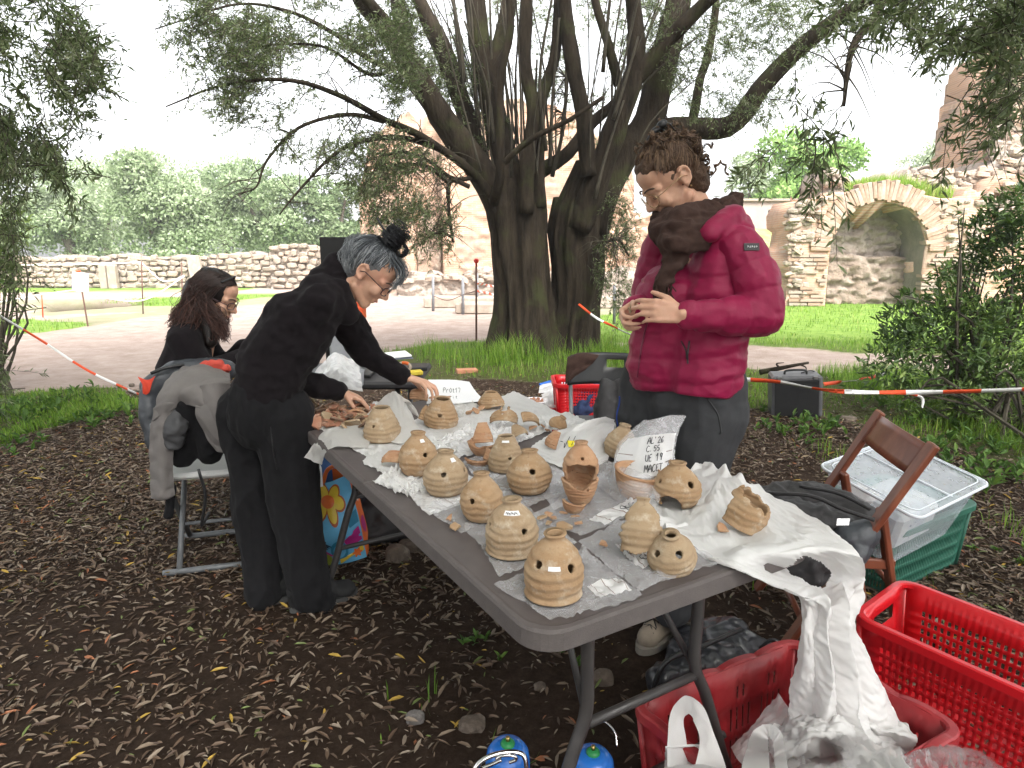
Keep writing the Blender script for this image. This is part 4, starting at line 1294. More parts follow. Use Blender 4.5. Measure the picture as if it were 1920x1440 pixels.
def rounded(s0, s1, t0, t1, r, ends):
 """outline in table coordinates; corners listed in ends are rounded"""
 out = []
 for k, (s, t, a0) in enumerate(((s0, t0, 180), (s1, t0, 270), (s1, t1, 0), (s0, t1, 90))):
  if k in ends:
   cs = s + (r if s == s0 else -r)
   ct = t + (r if t == t0 else -r)
   for a in np.linspace(a0, a0 + 90, 9):
    out.append((cs + r * math.cos(math.radians(a)), ct + r * math.sin(math.radians(a))))
  else:
   out.append((s, t))
 return out

TABLE = thing('folding_table', 'brown grey folding table covered with pots and plastic bags', 'table', tuple(T(LEN / 2, WID / 2, 0)))

def table_half(s0, s1, ends):
 o = rounded(s0, s1, 0, WID, .07, ends)
 c = np.array([(s0 + s1) / 2, WID / 2])
 P = np.array(o)
 loops = []
 for ins, z in ((.030, -.046), (.004, -.046), (.0, -.042), (.0, -.008), (.003, -.002), (.010, 0), (.016, -.0015), (.022, -.0015)):
  q = P.copy()
  half = np.array([(s1 - s0) / 2, WID / 2])
  q = c + (q - c) * (1 - ins / half)
  loops.append([tuple(T(a, b, ZT + z)) for a, b in q])
 b = MB()
 n = len(o)
 b.v = [p for l in loops for p in l]
 k = len(loops)
 b.f = [(i * n + j, i * n + (j + 1) % n, (i + 1) * n + (j + 1) % n, (i + 1) * n + j) for i in range(k - 1) for j in range(n)]
 b.f += [tuple(range(n))[::-1], tuple((k - 1) * n + j for j in range(n))]
 me = b.mesh('table_half')
 me.materials.append(M_lip)
 me.materials.append(M_top)
 for p in me.polygons:
  if min(me.vertices[v].co.z for v in p.vertices) > ZT - .004:
   p.material_index = 1
 ob('tabletop', me, None, TABLE)
table_half(.0, LEN / 2 - .0015, (0, 3))
table_half(LEN / 2 + .0015, LEN, (1, 2))
for s, sg in ((.13, -1), (LEN - .13, 1)):
 for t, t2 in ((.21, .06), (WID - .24, WID - .06)):
  C = catmull(arr(T(s, t, .693), T(s, t, .55), T(s, t, .43), T(s, t + (t2 - t) * .25, .33), T(s, t2 + (t - t2) * .3, .12), T(s, t2, .012)), 22)
  MB().tube(C, .0145, 10).obj('leg', M_steel, TABLE, True)
  MB().tube([T(s, t, .42), T(s - sg * .22, t + (.05 if t < .4 else -.05), .69)], .008, 8).obj('stay', M_steel, TABLE, True)
 b = MB().tube([T(s, .20, .40), T(s, WID - .23, .40)], .011, 8)
 b.obj('crossbar', M_steel, TABLE, True)
 MB().tube([T(s, .12, .19), T(s, WID - .12, .19)], .010, 8).obj('crossbar', M_steel, TABLE, True)
for t in (.16, WID - .16):
 MB().bar(T(.05, t, .685), T(LEN - .05, t, .685), .025, .02).obj('rail', M_steel, TABLE)

# ------------------------------------------------------------------ sheets: bags, cloth
def crumple(u, v, seed, freq=3.0, octs=5):
 r = np.random.default_rng(seed)
 z = 0
 for o in range(octs):
  f = freq * 1.55 ** o * r.uniform(.75, 1.3)
  a = 1 / 1.45 ** o
  an = r.uniform(0, math.pi)
  c, s = math.cos(an), math.sin(an)
  p, q = c * u + s * v, -s * u + c * v
  w = p * f + r.uniform(0, 9) + .55 * np.sin(q * f * .9 + r.uniform(0, 6)) + .3 * np.sin(q * f * 2.3 + r.uniform(0, 6))
  tri = np.abs((w % 2) - 1) * 2 - 1
  gate = .45 + .55 * np.sin(q * f * .55 + r.uniform(0, 6)) * np.sin(p * f * .4 + r.uniform(0, 6))
  z = z + a * tri * gate
 return z / 2.2

def W3(p):
 return tuple(at_z(p[0], p[1], p[2])) if p[2] < 1.2 else tuple(at_y(p[0], p[1], p[2]))

def patch(rows, nu, nv):
 """rows of (px,py,z or depth) -> smooth (nv, nu, 3) sheet"""
 A = np.array([catmull([W3(p) for p in r], nu) for r in rows])
 return np.stack([catmull(A[:, j], nv) for j in range(nu)], 1)

def sheet_normals(G):
 a = np.gradient(G, axis=0)
 b = np.gradient(G, axis=1)
 n = np.cross(b, a)
 n /= np.linalg.norm(n, axis=2)[..., None] + 1e-12
 return n

def crease(G, amp, freq, seed, octs=5, up=False, clampz=None, edge=0.0):
 nv, nu, _ = G.shape
 du = np.linalg.norm(np.diff(G, axis=1), axis=2).sum(1).mean()
 dv = np.linalg.norm(np.diff(G, axis=0), axis=2).sum(0).mean()
 u, v = np.meshgrid(np.linspace(0, du, nu), np.linspace(0, dv, nv))
 h = crumple(u, v, seed, freq, octs)
 if up:
  h = np.abs(h)
 n = sheet_normals(G)
 G = G + n * (h * amp)[..., None]
 if edge:
  k = vnoise(np.stack([u.ravel() * 30, v.ravel() * 30, 0 * u.ravel()], 1), seed).reshape(u.shape)
  k2 = vnoise(np.stack([u.ravel() * 30 + 50, v.ravel() * 30, 0 * u.ravel()], 1), seed + 1).reshape(u.shape)
  G = G + np.stack([k, k2, 0 * k], -1) * edge
 if clampz is not None:
  G[..., 2] = np.maximum(G[..., 2], clampz)
 return G

def sheet_obj(name, G, mat, parent=None, hole=None, thick=0, shade=True, **k):
 nv, nu, _ = G.shape
 F = grid_faces(nv, nu)
 V = G.reshape(-1, 3)
 if hole is not None:
  F = F[~hole(V[F].mean(1))]
 if thick:
  V, F = solidify(V, F, thick)
 return ob(name, np_mesh(name, V, F, shade), mat, parent, **k)

def to_px(P):
 d = np.asarray(P, float) - np.array([0, 0, CAMZ])
 Yc = d[:, 1] * _c - d[:, 2] * _s
 Zc = d[:, 1] * _s + d[:, 2] * _c
 return 960 + FPX * d[:, 0] / Yc, 720 - FPX * Zc / Yc

STROKES = {
 'A': [[(0, 0), (.45, 1), (.85, 0)], [(.18, .4), (.7, .4)]], 'L': [[(.1, 1), (.1, 0), (.65, .03)]], "'": [[(.2, 1.05), (.15, .8)]],
 '2': [[(.05, .8), (.25, 1), (.55, .95), (.6, .7), (.05, 0), (.7, .02)]], '6': [[(.6, 1), (.2, .6), (.08, .25), (.3, 0), (.6, .15), (.55, .4), (.15, .35)]],
 'C': [[(.65, .9), (.35, 1), (.08, .6), (.1, .2), (.4, 0), (.68, .12)]], '.': [[(.1, .08), (.2, .1)]], '5': [[(.65, 1), (.2, .98), (.12, .58), (.5, .58), (.58, .25), (.3, 0), (.05, .1)]],
 'U': [[(.08, 1), (.08, .25), (.35, 0), (.62, .25), (.65, 1)]], 'E': [[(.65, 1), (.2, .95), (.1, .5), (.15, .05), (.65, 0)], [(.12, .52), (.5, .55)]],
 '1': [[(.05, .65), (.35, 1), (.3, 0)]], '9': [[(.6, .75), (.35, 1), (.1, .8), (.25, .5), (.58, .65), (.6, .9), (.5, 0)]],
 'M': [[(.02, 0), (.12, 1), (.42, .4), (.72, 1), (.85, 0)]], 'T': [[(0, 1), (.75, .98)], [(.38, 1), (.36, 0)]], '-': [[(.1, .5), (.5, .52)]], '?': [[(.1, .8), (.35, 1), (.6, .75), (.35, .45), (.35, .28)], [(.34, .08), (.36, .05)]],
 '7': [[(.05, 1), (.7, .98), (.3, 0)]], 'P': [[(.1, 0), (.1, 1), (.55, .95), (.6, .65), (.1, .5)]], 'r': [[(.1, .6), (.12, 0)], [(.12, .4), (.3, .62), (.5, .6)]], '0': [[(.35, 1), (.08, .6), (.2, .05), (.5, .05), (.62, .5), (.35, 1)]],
 't': [[(.3, .9), (.28, .1), (.5, .02)], [(.08, .6), (.55, .62)]], 'i': [[(.2, .6), (.2, 0)], [(.2, .85), (.22, .9)]], ' ': []}
M_ink = M('black_marker', (.012, .012, .016), (.02, .02, .026), rough=.5)

def write_on(G, text, u0, v0, hu, hv, name='handwriting', parent=None, rad=.0011, sp=.86, lift=.0012, mat=None, slant=.0):
 """marker strokes lying on a sheet; u to the right, v downwards in 0..1, hu,hv letter size"""
 nv, nu, _ = G.shape
 N = sheet_normals(G)
 b = MB()
 x = u0
 for ch in text:
  for st in STROKES.get(ch, []):
   pts = np.array(st, float)
   c = catmull(pts, max(5, 4 * len(pts))) if len(pts) > 2 else catmull(pts, 6)
   U = np.clip(x + c[:, 0] * hu + slant * c[:, 1] * hu, 0, 1) * (nu - 1)
   Vv = np.clip(v0 - c[:, 1] * hv, 0, 1) * (nv - 1)
   i, j = np.minimum(Vv.astype(int), nv - 2), np.minimum(U.astype(int), nu - 2)
   fi, fj = (Vv - i)[:, None], (U - j)[:, None]
   def smp(A):
    return (A[i, j] * (1 - fi) * (1 - fj) + A[i + 1, j] * fi * (1 - fj) + A[i, j + 1] * (1 - fi) * fj + A[i + 1, j + 1] * fi * fj)
   P, Nn = smp(G), smp(N)
   view = np.array([0, 0, CAMZ]) - P
   sg = np.sign((view * Nn).sum(1))[:, None]
   b.tube(P + Nn * sg * lift, rad, 4)
  x += hu * sp
 b.obj(name, mat or M_ink, parent)

M_white = None
def M_bag(name, col, transl=.35, rough=.38):
 m, nt, bs = mat_new(name)
 bs.inputs['Base Color'].default_value = (*col, 1)
 bs.inputs['Roughness'].default_value = rough
 bs.inputs['Specular IOR Level'].default_value = .45
 tr = nt.nodes.new('ShaderNodeBsdfTranslucent'); tr.inputs[0].default_value = (*col, 1)
 mx = nt.nodes.new('ShaderNodeMixShader'); mx.inputs[0].default_value = transl
 nt.links.new(bs.outputs[0], mx.inputs[1]); nt.links.new(tr.outputs[0], mx.inputs[2])
 nt.links.new(mx.outputs[0], nt.nodes['Material Output'].inputs[0])
 n = tex_noise(nt, 60, 5, .6)
 add_bump(nt, bs, n, .25, .004)
 return m
M_white = M_bag('white_carrier_plastic', (.80, .79, .78))
M_cream = M_bag('translucent_white_bag', (.68, .66, .63), .4)
M_clear = M_film('clear_bag_film', .19, (.88, .88, .90), .09, .36)
M_milky = M_film('milky_bag_film', .50, (.85, .84, .84), .2, .35)
M_band = M_bag('white_writing_panel', (.80, .79, .79), .3)
M_stripe = M('brown_print_line', (.20, .12, .10), (.24, .15, .12), rough=.6)

# ------------------------------------------------------------------ pots
def M_claymat(name, a, b, c, dirt=(.56, .49, .39)):
 m, nt, bs = mat_new(name)
 n = tex_noise(nt, 13, 7, .65, stretch=(1, 1, 2.6))
 n2 = tex_noise(nt, 26, 6, .7)
 n3 = tex_noise(nt, 120, 3, .6)
 col = ramp(nt, n, [(.28, a), (.5, b), (.72, c)])
 def mixc(fac, c1, c2):
  mx = nt.nodes.new('ShaderNodeMix'); mx.data_type = 'RGBA'
  nt.links.new(fac, mx.inputs['Factor']); nt.links.new(c1, mx.inputs[6]); mx.inputs[7].default_value = (*c2, 1)
  return mx.outputs[2]
 col = mixc(ramp(nt, n2, [(.54, (0, 0, 0)), (.70, (.65, .65, .65))]), col, dirt)          # lime crust
 col = mixc(ramp(nt, n2, [(.30, (.8, .8, .8)), (.41, (0, 0, 0))]), col, (.17, .11, .07))   # soil stains
 col = mixc(ramp(nt, n3, [(.25, (.8, .8, .8)), (.31, (0, 0, 0))]), col, (.14, .09, .06))   # pits
 nt.links.new(col, bs.inputs['Base Color'])
 bs.inputs['Roughness'].default_value = .9
 bs.inputs['Specular IOR Level'].default_value = .15
 add_bump(nt, bs, n2, .7, .006)
 return m
M_clay = M_claymat('fired_clay', (.29, .175, .092), (.35, .232, .135), (.395, .285, .182))
M_clay2 = M_claymat('pale_fired_clay', (.28, .192, .112), (.345, .25, .158), (.395, .308, .21))
M_clay3 = M_claymat('orange_fired_clay', (.33, .17, .095), (.41, .24, .14), (.45, .30, .19), (.45, .36, .27))

PROF = {
 'bell': [(.955, 0), (.985, .012), (.97, .035), (.945, .07), (.965, .17), (1.0, .30), (.985, .42), (.90, .56), (.74, .70), (.56, .80), (.40, .865), (.335, .90), (.33, .93), (.365, .965), (.385, .985), (.37, 1.0)],
 'onion': [(.74, 0), (.80, .03), (.90, .13), (.98, .26), (1.0, .36), (.97, .46), (.88, .58), (.72, .70), (.53, .81), (.385, .885), (.34, .92), (.345, .955), (.38, .985), (.37, 1.0)],
 'cone': [(.93, 0), (.965, .02), (.985, .10), (1.0, .22), (.97, .35), (.88, .50), (.76, .65), (.63, .80), (.50, .93), (.46, 1.0)],
 'bowl': [(.55, 0), (.60, .04), (.72, .2), (.86, .45), (.96, .7), (1.0, .86), (1.05, .95), (1.06, 1.0)],
}

def pot_grid(kind, r, H, n=96, m=60, seed=0, rill=.017):
 pr = catmull(np.array(PROF[kind]), 220)
 d = np.r_[0, np.cumsum(np.hypot(np.diff(pr[:, 0] * r), np.diff(pr[:, 1] * H)))]
 t = np.linspace(0, d[-1], m)
 R_ = np.interp(t, d, pr[:, 0]) * r
 Z_ = np.interp(t, d, pr[:, 1]) * H
 th = np.linspace(0, 2 * np.pi, n, endpoint=False)
 zf = (Z_ / H)[:, None]
 body = smooth(.02, .1, zf) * smooth(.9, .65, zf)
 P = np.stack([np.cos(th)[None, :] * 1.3 + 0 * zf, np.sin(th)[None, :] * 1.3 + 0 * zf, zf * 1.4 + 0 * th[None, :]], -1).reshape(-1, 3)
 low = fbm(P + seed * 3.1, 3, seed).reshape(m, n)
 rp = np.sin(zf * 46 + seed + .5 * low * 6 + .35 * np.sin(th + seed)[None, :]) + .5 * np.sin(zf * 27 + 2 * seed)
 mid = fbm(P * 4 + seed, 3, seed + 2).reshape(m, n)
 rr = R_[:, None] * (1 + .026 * low + .010 * mid + rill * rp * body)
 tx = .02 * H * np.sin(seed * 1.7)
 return np.stack([rr * np.cos(th) + tx * zf, rr * np.sin(th), Z_[:, None] + .012 * H * np.sin(th + seed)[None, :] * smooth(.8, 1, zf) + 0 * rr], -1)

def pot_mesh(G, holes=(), mask=None, t=.0065, name='pot', bottom=False):
 """holes: (theta, zfrac, radius)"""
 m, n, _ = G.shape
 V = G.reshape(-1, 3).copy()
 F = grid_faces(m, n, True)
 H = V[:, 2].max()
 th = np.linspace(0, 2 * np.pi, n, endpoint=False)
 TH = np.tile(th, m)
 ZF = V[:, 2] / H
 keep = np.ones(len(F), bool)
 if mask is not None:
  keep &= mask(TH[F[:, 0]], ZF[F].mean(1))
 for a, zf, r in holes:
  i = int(np.argmin(np.abs(G[:, 0, 2] / H - zf)))
  j = int(round((a % (2 * np.pi)) / (2 * np.pi) * n)) % n
  c = G[i, j]
  d = np.linalg.norm(V - c, axis=1)
  cut = np.linalg.norm(V[F].mean(1) - c, axis=1) < r
  keep &= ~cut
  bnd = np.intersect1d(np.unique(F[cut]), np.unique(F[~cut & keep]))
  dv = V[bnd] - c
  V[bnd] = c + dv / (np.linalg.norm(dv, axis=1)[:, None] + 1e-9) * r * (1 + .06 * np.sin(3 * np.arctan2(dv[:, 2], dv[:, 0])))[:, None]
 F = F[keep]
 V, F = solidify(V, F, t)
 return np_mesh(name, V, F, True)

POTS = []   # (x, y, radius) footprints, the bags lie flat below them

def pot(px, pyb, w, h, kind, holes, seed, label, mat=None, group='small clay pots standing on the table', sticker=None, mask=None, zb=.006, tilt=(0, 0), n=96, hb=None, name='clay_pot'):
 """px: centre, pyb: lowest pixel, w: greatest width, h: height in the picture"""
 ctr = at_z(px, pyb - .22 * w, ZT)
 d = (ctr - Vector((0, 0, CAMZ)))
 depth = d.y * _c - d.z * _s
 s = FPX / depth
 sa = -d.z / d.length
 ca = math.sqrt(1 - sa * sa)
 r = w / 2 / s
 H = (h / s - sa * r * (PROF[kind][0][0] + PROF[kind][-1][0])) / ca
 toward = math.atan2(-ctr.y, -ctr.x)
 hl = [(toward + math.asin(max(-1, min(1, dx))), z, hr) for dx, z, hr in holes]
 G = pot_grid(kind, r, H, n, 60, seed)
 mk = (lambda th, z: mask((th - toward + math.pi) % (2 * math.pi) - math.pi, z)) if mask else None
 me = pot_mesh(G, hl, mk)
 t = thing(name, label, 'pot', (ctr.x, ctr.y, ZT + zb), group=group)
 t.rotation_euler = (tilt[0], tilt[1], 0)
 ob('vessel', me, mat or (M_clay if seed % 2 else M_clay2), t, local=True)
 POTS.append((ctr.x, ctr.y, r * PROF[kind][0][0]))
 if sticker:
  dx, z0, wd, hg, txt = sticker
  m_, n_, _q = G.shape
  a0 = toward + math.asin(dx)
  wa = wd / (np.hypot(G[:, 0, 0], G[:, 0, 1])[int(np.argmin(np.abs(G[:, 0, 2] / H - z0)))])
  zz = G[:, 0, 2]
  rows = []
  for z in np.linspace(z0 * H + hg / 2, z0 * H - hg / 2, 6):
   rr = np.interp(z, zz, np.hypot(G[:, 0, 0], G[:, 0, 1])) * 1.02 + .0018
   rows.append([(rr * math.cos(a), rr * math.sin(a), z) for a in np.linspace(a0 - wa / 2, a0 + wa / 2, 10)])
  S = np.array(rows)
  ob('sticker', np_mesh('sticker', S.reshape(-1, 3), grid_faces(6, 10), True), M_paper, t, local=True)
  if txt:
   b = MB()
   rg = np.random.default_rng(seed)
   for k in range(txt):
    u = .22 + .66 * k / txt
    for q in range(2):
     i, j = 1 + int(2 * rg.random()), min(8, int(u * 9))
     p0, p1 = S[i, j], S[min(5, i + 2), min(9, j + (q))]
     o_ = np.array([math.cos(a0), math.sin(a0), .2]) * .0010
     b.tube([p0 * .5 + p1 * .5 + (p0 - p1) * .5 + o_, p1 + o_], .00055, 4)
   b.obj('handwriting', M_ink, t, local=True)
 return t
M_paper = M('white_paper_label', (.80, .80, .80), (.74, .74, .76), rough=.6)

GP = 'small clay pots standing on the table'
pot(1037, 1140, 112, 141, 'bell', [(-.60, .60, .0085), (.64, .56, .0085)], 1, 'nearest clay pot, with two holes like eyes and a white label between them', sticker=(.03, .60, .021, .007, 0), n=112)
pot(960, 1056, 100, 119, 'bell', [(.52, .52, .0075), (-.92, .55, .006)], 2, 'ribbed clay pot with a white written label at its neck', sticker=(.0, .815, .030, .0075, 7), n=108)
pot(905, 991, 82, 98, 'onion', [(-.50, .50, .0075)], 3, 'smooth shouldered clay pot with one oval hole, next behind the labelled neck pot')
pot(836, 944, 85, 92, 'onion', [(-.1, .56, .0072), (.93, .55, .006)], 4, 'round ribbed clay pot by the table edge with torn white tag', sticker=(.62, .83, .013, .009, 0))
pot(785, 905, 74, 87, 'onion', [(.36, .53, .0065)], 5, 'clay pot with a small white tag on its shoulder, next after the cone shaped pot', sticker=(.42, .84, .012, .008, 0))
pot(718, 841, 70, 72, 'cone', [(-.48, .50, .0052), (.88, .48, .0055)], 6, 'cone shaped clay pot without a neck nearest the black fleece')
pot(826, 812, 64, 61, 'cone', [(-.1, .50, .0075)], 7, 'tilted clay pot with one dark hole below the woman\'s reaching hand', tilt=(.10, .12))
pot(948, 896, 66, 75, 'cone', [(.22, .44, .0055)], 8, 'clay pot with dark scribble round its broad neck, left of the scratched round pot', sticker=(.0, .90, .02, .006, 0))
pot(992, 940, 84, 89, 'onion', [(.18, .60, .0085)], 9, 'round clay pot with scratches and a big hole, in the middle of the table')
pot(1268, 966, 90, 92, 'onion', [(-.78, .60, .006), (.66, .60, .0095)], 10, 'clay pot with a broken out arch at its foot on a white bag', mat=M_clay, mask=lambda a, z: ~((np.abs(a + .35) < .62 * np.sqrt(np.clip(1 - (z / .33) ** 2, 0, 1))) & (z < .33)))
pot(921, 776, 50, 36, 'cone', [], 11, 'small broken pot top lying far along the table near the paper bag', mask=lambda a, z: (z > .12 + .1 * np.sin(3 * a)), n=72)
pot(1158, 872, 60, 70, 'onion', [], 12, 'clay pot half hidden behind the standing bag with black writing', n=72, tilt=(0, .18))

def jag(seed, amp=.05):
 rg = np.random.default_rng(seed)
 f = rg.integers(2, 9, 5); p = rg.uniform(0, 6, 5)
 return lambda a: amp * sum(np.sin(f[i] * a + p[i]) / (1 + .3 * i) for i in range(5))

def piece(loc, kind, r, H, mask, seed, rot, label, mat=None, holes=(), name='pot_fragment', group='broken pot pieces on the table', n=84):
 t = thing(name, label, 'pot fragment', tuple(loc), group=group)
 G = pot_grid(kind, r, H, n, 54, seed)
 me = pot_mesh(G, holes, mask, .007)
 t.rotation_euler = rot
 ob('fired_piece', me, mat or M_clay, t, local=True)
 return t
ctr = at_z(1087, 945, ZT)
tw = math.atan2(-ctr.y, -ctr.x)
j1, j2 = jag(1), jag(2, .04)
rel = lambda a: (a - tw + math.pi) % (2 * math.pi) - math.pi
piece((ctr.x, ctr.y, ZT + .008), 'bowl', .046, .062, lambda a, z: z < .98 + j2(a) * 1.2 - .34 * np.exp(-((rel(a) - .1) / .45) ** 2), 21, (0, 0, 0), 'broken bowl shaped pot bottom holding up a lid shaped fragment', M_clay3, holes=[(tw + .5, .68, .004)])
piece((ctr.x + .002, ctr.y + .014, ZT + .062), 'onion', .047, .105, lambda a, z: (z > .03 + j1(a) * .4) & ~((np.abs(rel(a)) < 1.15) & (z < .50 + .05 * np.cos(rel(a) * 3) + j1(a) * .3)), 22, (.05, .0, 0), 'broken pot top with its front missing, set upside on a bowl shaped bottom', M_clay3, holes=[(tw + .1, .66, .005)])
c1 = at_z(1212, 1062, ZT)
tw1 = math.atan2(-c1.y, -c1.x)
j3, j4 = jag(3, .05), jag(4, .04)
rel1 = lambda a: (a - tw1 + math.pi) % (2 * math.pi) - math.pi
piece((c1.x - .005, c1.y + .05, ZT + .012), 'bell', .062, .115, lambda a, z: (np.abs(rel1(a) + .15) < .78 + j3(z * 5)) & (z > .04 + .5 * smooth(-.2, .9, rel1(a)) * (rel1(a) > .25) + j4(a) * .3), 23, (-.25, .1, .15), 'upright curved sherd with a knobbed top on the clear bag near the table edge', M_clay2)
c2 = at_z(1258, 1066, ZT)
tw2 = math.atan2(-c2.y, -c2.x)
rel2 = lambda a: (a - tw2 + math.pi) % (2 * math.pi) - math.pi
piece((c2.x + .006, c2.y + .012, ZT - .003), 'onion', .050, .092, lambda a, z: (z > .015 + j4(a) * .1), 24, (.30, -.16, 0), 'half pot lying on its side with two round holes, beside the upright sherd', M_clay2, holes=[(tw2 - .85, .66, .008), (tw2 + .45, .70, .008)])
c3 = at_z(1390, 1000, ZT)
j5 = jag(7, .035)
tw3 = math.atan2(-c3.y, -c3.x)
rel3 = lambda a: (a - tw3 + math.pi) % (2 * math.pi) - math.pi
piece((c3.x, c3.y + .02, ZT + .014), 'bell', .052, .115, lambda a, z: (z < .62 + j5(a) * .8 + .10 * np.cos(rel3(a) + 2.0)) & ~((rel3(a) < -1.0) & (rel3(a) > -2.7) & (z < .5)), 25, (.05, .42, 0), 'broken half pot leaning open on the white bag at the table corner', M_clay)
piece(at_z(945, 800, ZT + .006), 'bell', .056, .075, lambda a, z: (np.abs(rel(a)) < 1.25) & (z > .1) & (z < .86 - .25 * np.cos(rel(a) * 2.2)), 27, (-.55, .0, -.1), 'saddle shaped sherd with a small dark hole lying in front of the broken pot top', M_clay, holes=[(tw, .45, .005)])
piece(at_z(988, 803, ZT + .01), 'bell', .05, .07, lambda a, z: (np.abs(rel(a) - .2) < .9) & (z < .75), 28, (-.9, .2, .4), 'curved sherd lying right of the saddle shaped one', M_clay)
piece(at_z(1040, 806, ZT + .02), 'onion', .035, .06, lambda a, z: z > .3 + .1 * np.sin(3 * a), 29, (.2, .55, 0), 'pot neck lying tilted among sherds before the black folding chair', M_clay, n=60)
piece(at_z(975, 822, ZT + .012), 'cone', .034, .05, lambda a, z: (np.abs(rel(a)) < 1.2), 30, (-.8, 0, .6), 'pale flat sherd lying left of the tilted pot neck', M_clay2, n=60)
piece(at_z(905, 850, ZT + .004), 'bowl', .05, .045, lambda a, z: (rel(a) > -2.2) & (rel(a) < 2.0) & (z < .9 + .1 * np.sin(4 * a)), 31, (.12, .05, 0), 'shallow broken bowl piece between the tagged pot and the scribbled one', M_clay3, n=72)
piece(at_z(898, 868, ZT + .0), 'bowl', .046, .03, lambda a, z: (rel(a) > -1.6) & (rel(a) < 2.2), 32, (.2, -.1, .5), 'lower broken bowl piece under the shallow one', M_clay3, n=72)
piece(at_z(906, 838, ZT + .01), 'cone', .05, .08, lambda a, z: (np.abs(rel(a)) < .75) & (z > .15), 33, (-.35, 0, .1), 'upright triangular sherd behind the shallow broken bowl piece', M_clay3, n=72)
piece(at_z(742, 872, ZT + .004), 'cone', .045, .05, lambda a, z: (np.abs(rel(a)) < 1.3) & (z < .8), 34, (-.5, .1, 0), 'orange sherd lying left of the small tagged pot', M_clay3, n=60)
piece(at_z(766, 868, ZT + .006), 'cone', .04, .055, lambda a, z: (np.abs(rel(a)) < 1.0), 35, (-.7, .0, .3), 'pointed sherd leaning behind the small tagged pot', M_clay, n=60)
piece(at_z(783, 752, ZT + .01), 'bell', .05, .06, lambda a, z: (np.abs(rel(a)) < 1.0) & (z < .8), 36, (-.4, .2, .3), 'brown sherd standing behind the tall white bag', M_clay3, n=60)
piece(at_z(790, 790, ZT + .01), 'bell', .045, .075, lambda a, z: (np.abs(rel(a)) < .6) & (z < .8), 37, (-.3, .5, .3), 'narrow pointed sherd between the tall white bag and the tilted pot', M_clay, n=60)
piece(at_z(690, 800, ZT + .004), 'bell', .035, .05, lambda a, z: (np.abs(rel(a)) < 1.0) & (z < .8), 38, (-.3, -.3, .3), 'dull sherd leaning on the left of the cone shaped pot', M_clay2, n=60)
piece(at_z(1188, 928, ZT + .004), 'bowl', .062, .075, lambda a, z: z < .95, 39, (.1, .15, 0), 'dark bowl shaped piece inside the standing clear bag', M_clay3, n=72)
piece(at_z(1072, 958, ZT + .004), 'bowl', .03, .03, lambda a, z: (np.abs(rel(a)) < 1.4), 40, (.1, .2, 0), 'small sherd propped under the stacked bowl', M_clay3, n=48)
piece(at_z(1045, 838, ZT + .03), 'cone', .045, .06, lambda a, z: (rel(a) > -1.4) & (rel(a) < -.2) & (z < .9), 41, (.0, .25, 0), 'triangular brown sherd on the white bag with the yellow tag', M_clay3, n=60)

def sherd_mesh(seed, size=.03, Rc=.06):
 rg = np.random.default_rng(seed)
 k = 22
 nv = rg.integers(4, 7)
 ang = np.sort(rg.uniform(0, 6.28, nv) * .25 + np.arange(nv) * 6.28 / nv * .75 + .2)
 rad = rg.uniform(.65, 1.1, nv)
 pts = np.stack([np.cos(ang) * rad * rg.uniform(.7, 1.2), np.sin(ang) * rad], 1)
 per = []
 for i in range(nv):
  a, b = pts[i], pts[(i + 1) % nv]
  for q in np.linspace(0, 1, 5)[:-1]:
   per.append(a + (b - a) * q + rg.normal(0, .035, 2))
 per = np.array(per)
 n = len(per)
 V = []
 for s in (1, .6, .2):
  for p in per:
   x, y = p * s * size
   V.append((x, y, Rc - math.sqrt(max(Rc * Rc - x * x, 1e-6)) * 1.0))
 V = np.array(V)
 V[:, 2] = -V[:, 2] + .1 * size
 F = [(i * n + j, i * n + (j + 1) % n, (i + 1) * n + (j + 1) % n, (i + 1) * n + j) for i in range(2) for j in range(n)]
 mid = len(V)
 V = np.vstack([V, V[2 * n:].mean(0)])
 F += [(2 * n + j, 2 * n + (j + 1) % n, mid, mid) for j in range(n)]
 b = MB()
 W = V.copy(); W[:, 2] -= .0065
 b.add(V, [tuple(dict.fromkeys(f)) for f in F])
 b.add(W, [tuple(dict.fromkeys(f))[::-1] for f in F])
 N = len(V)
 b.f += [(j, j + N, (j + 1) % n + N, (j + 1) % n) for j in range(n)]
 return b.mesh('sherd')
SHERDS = [sherd_mesh(s, 1.0 * .028) for s in range(10)]

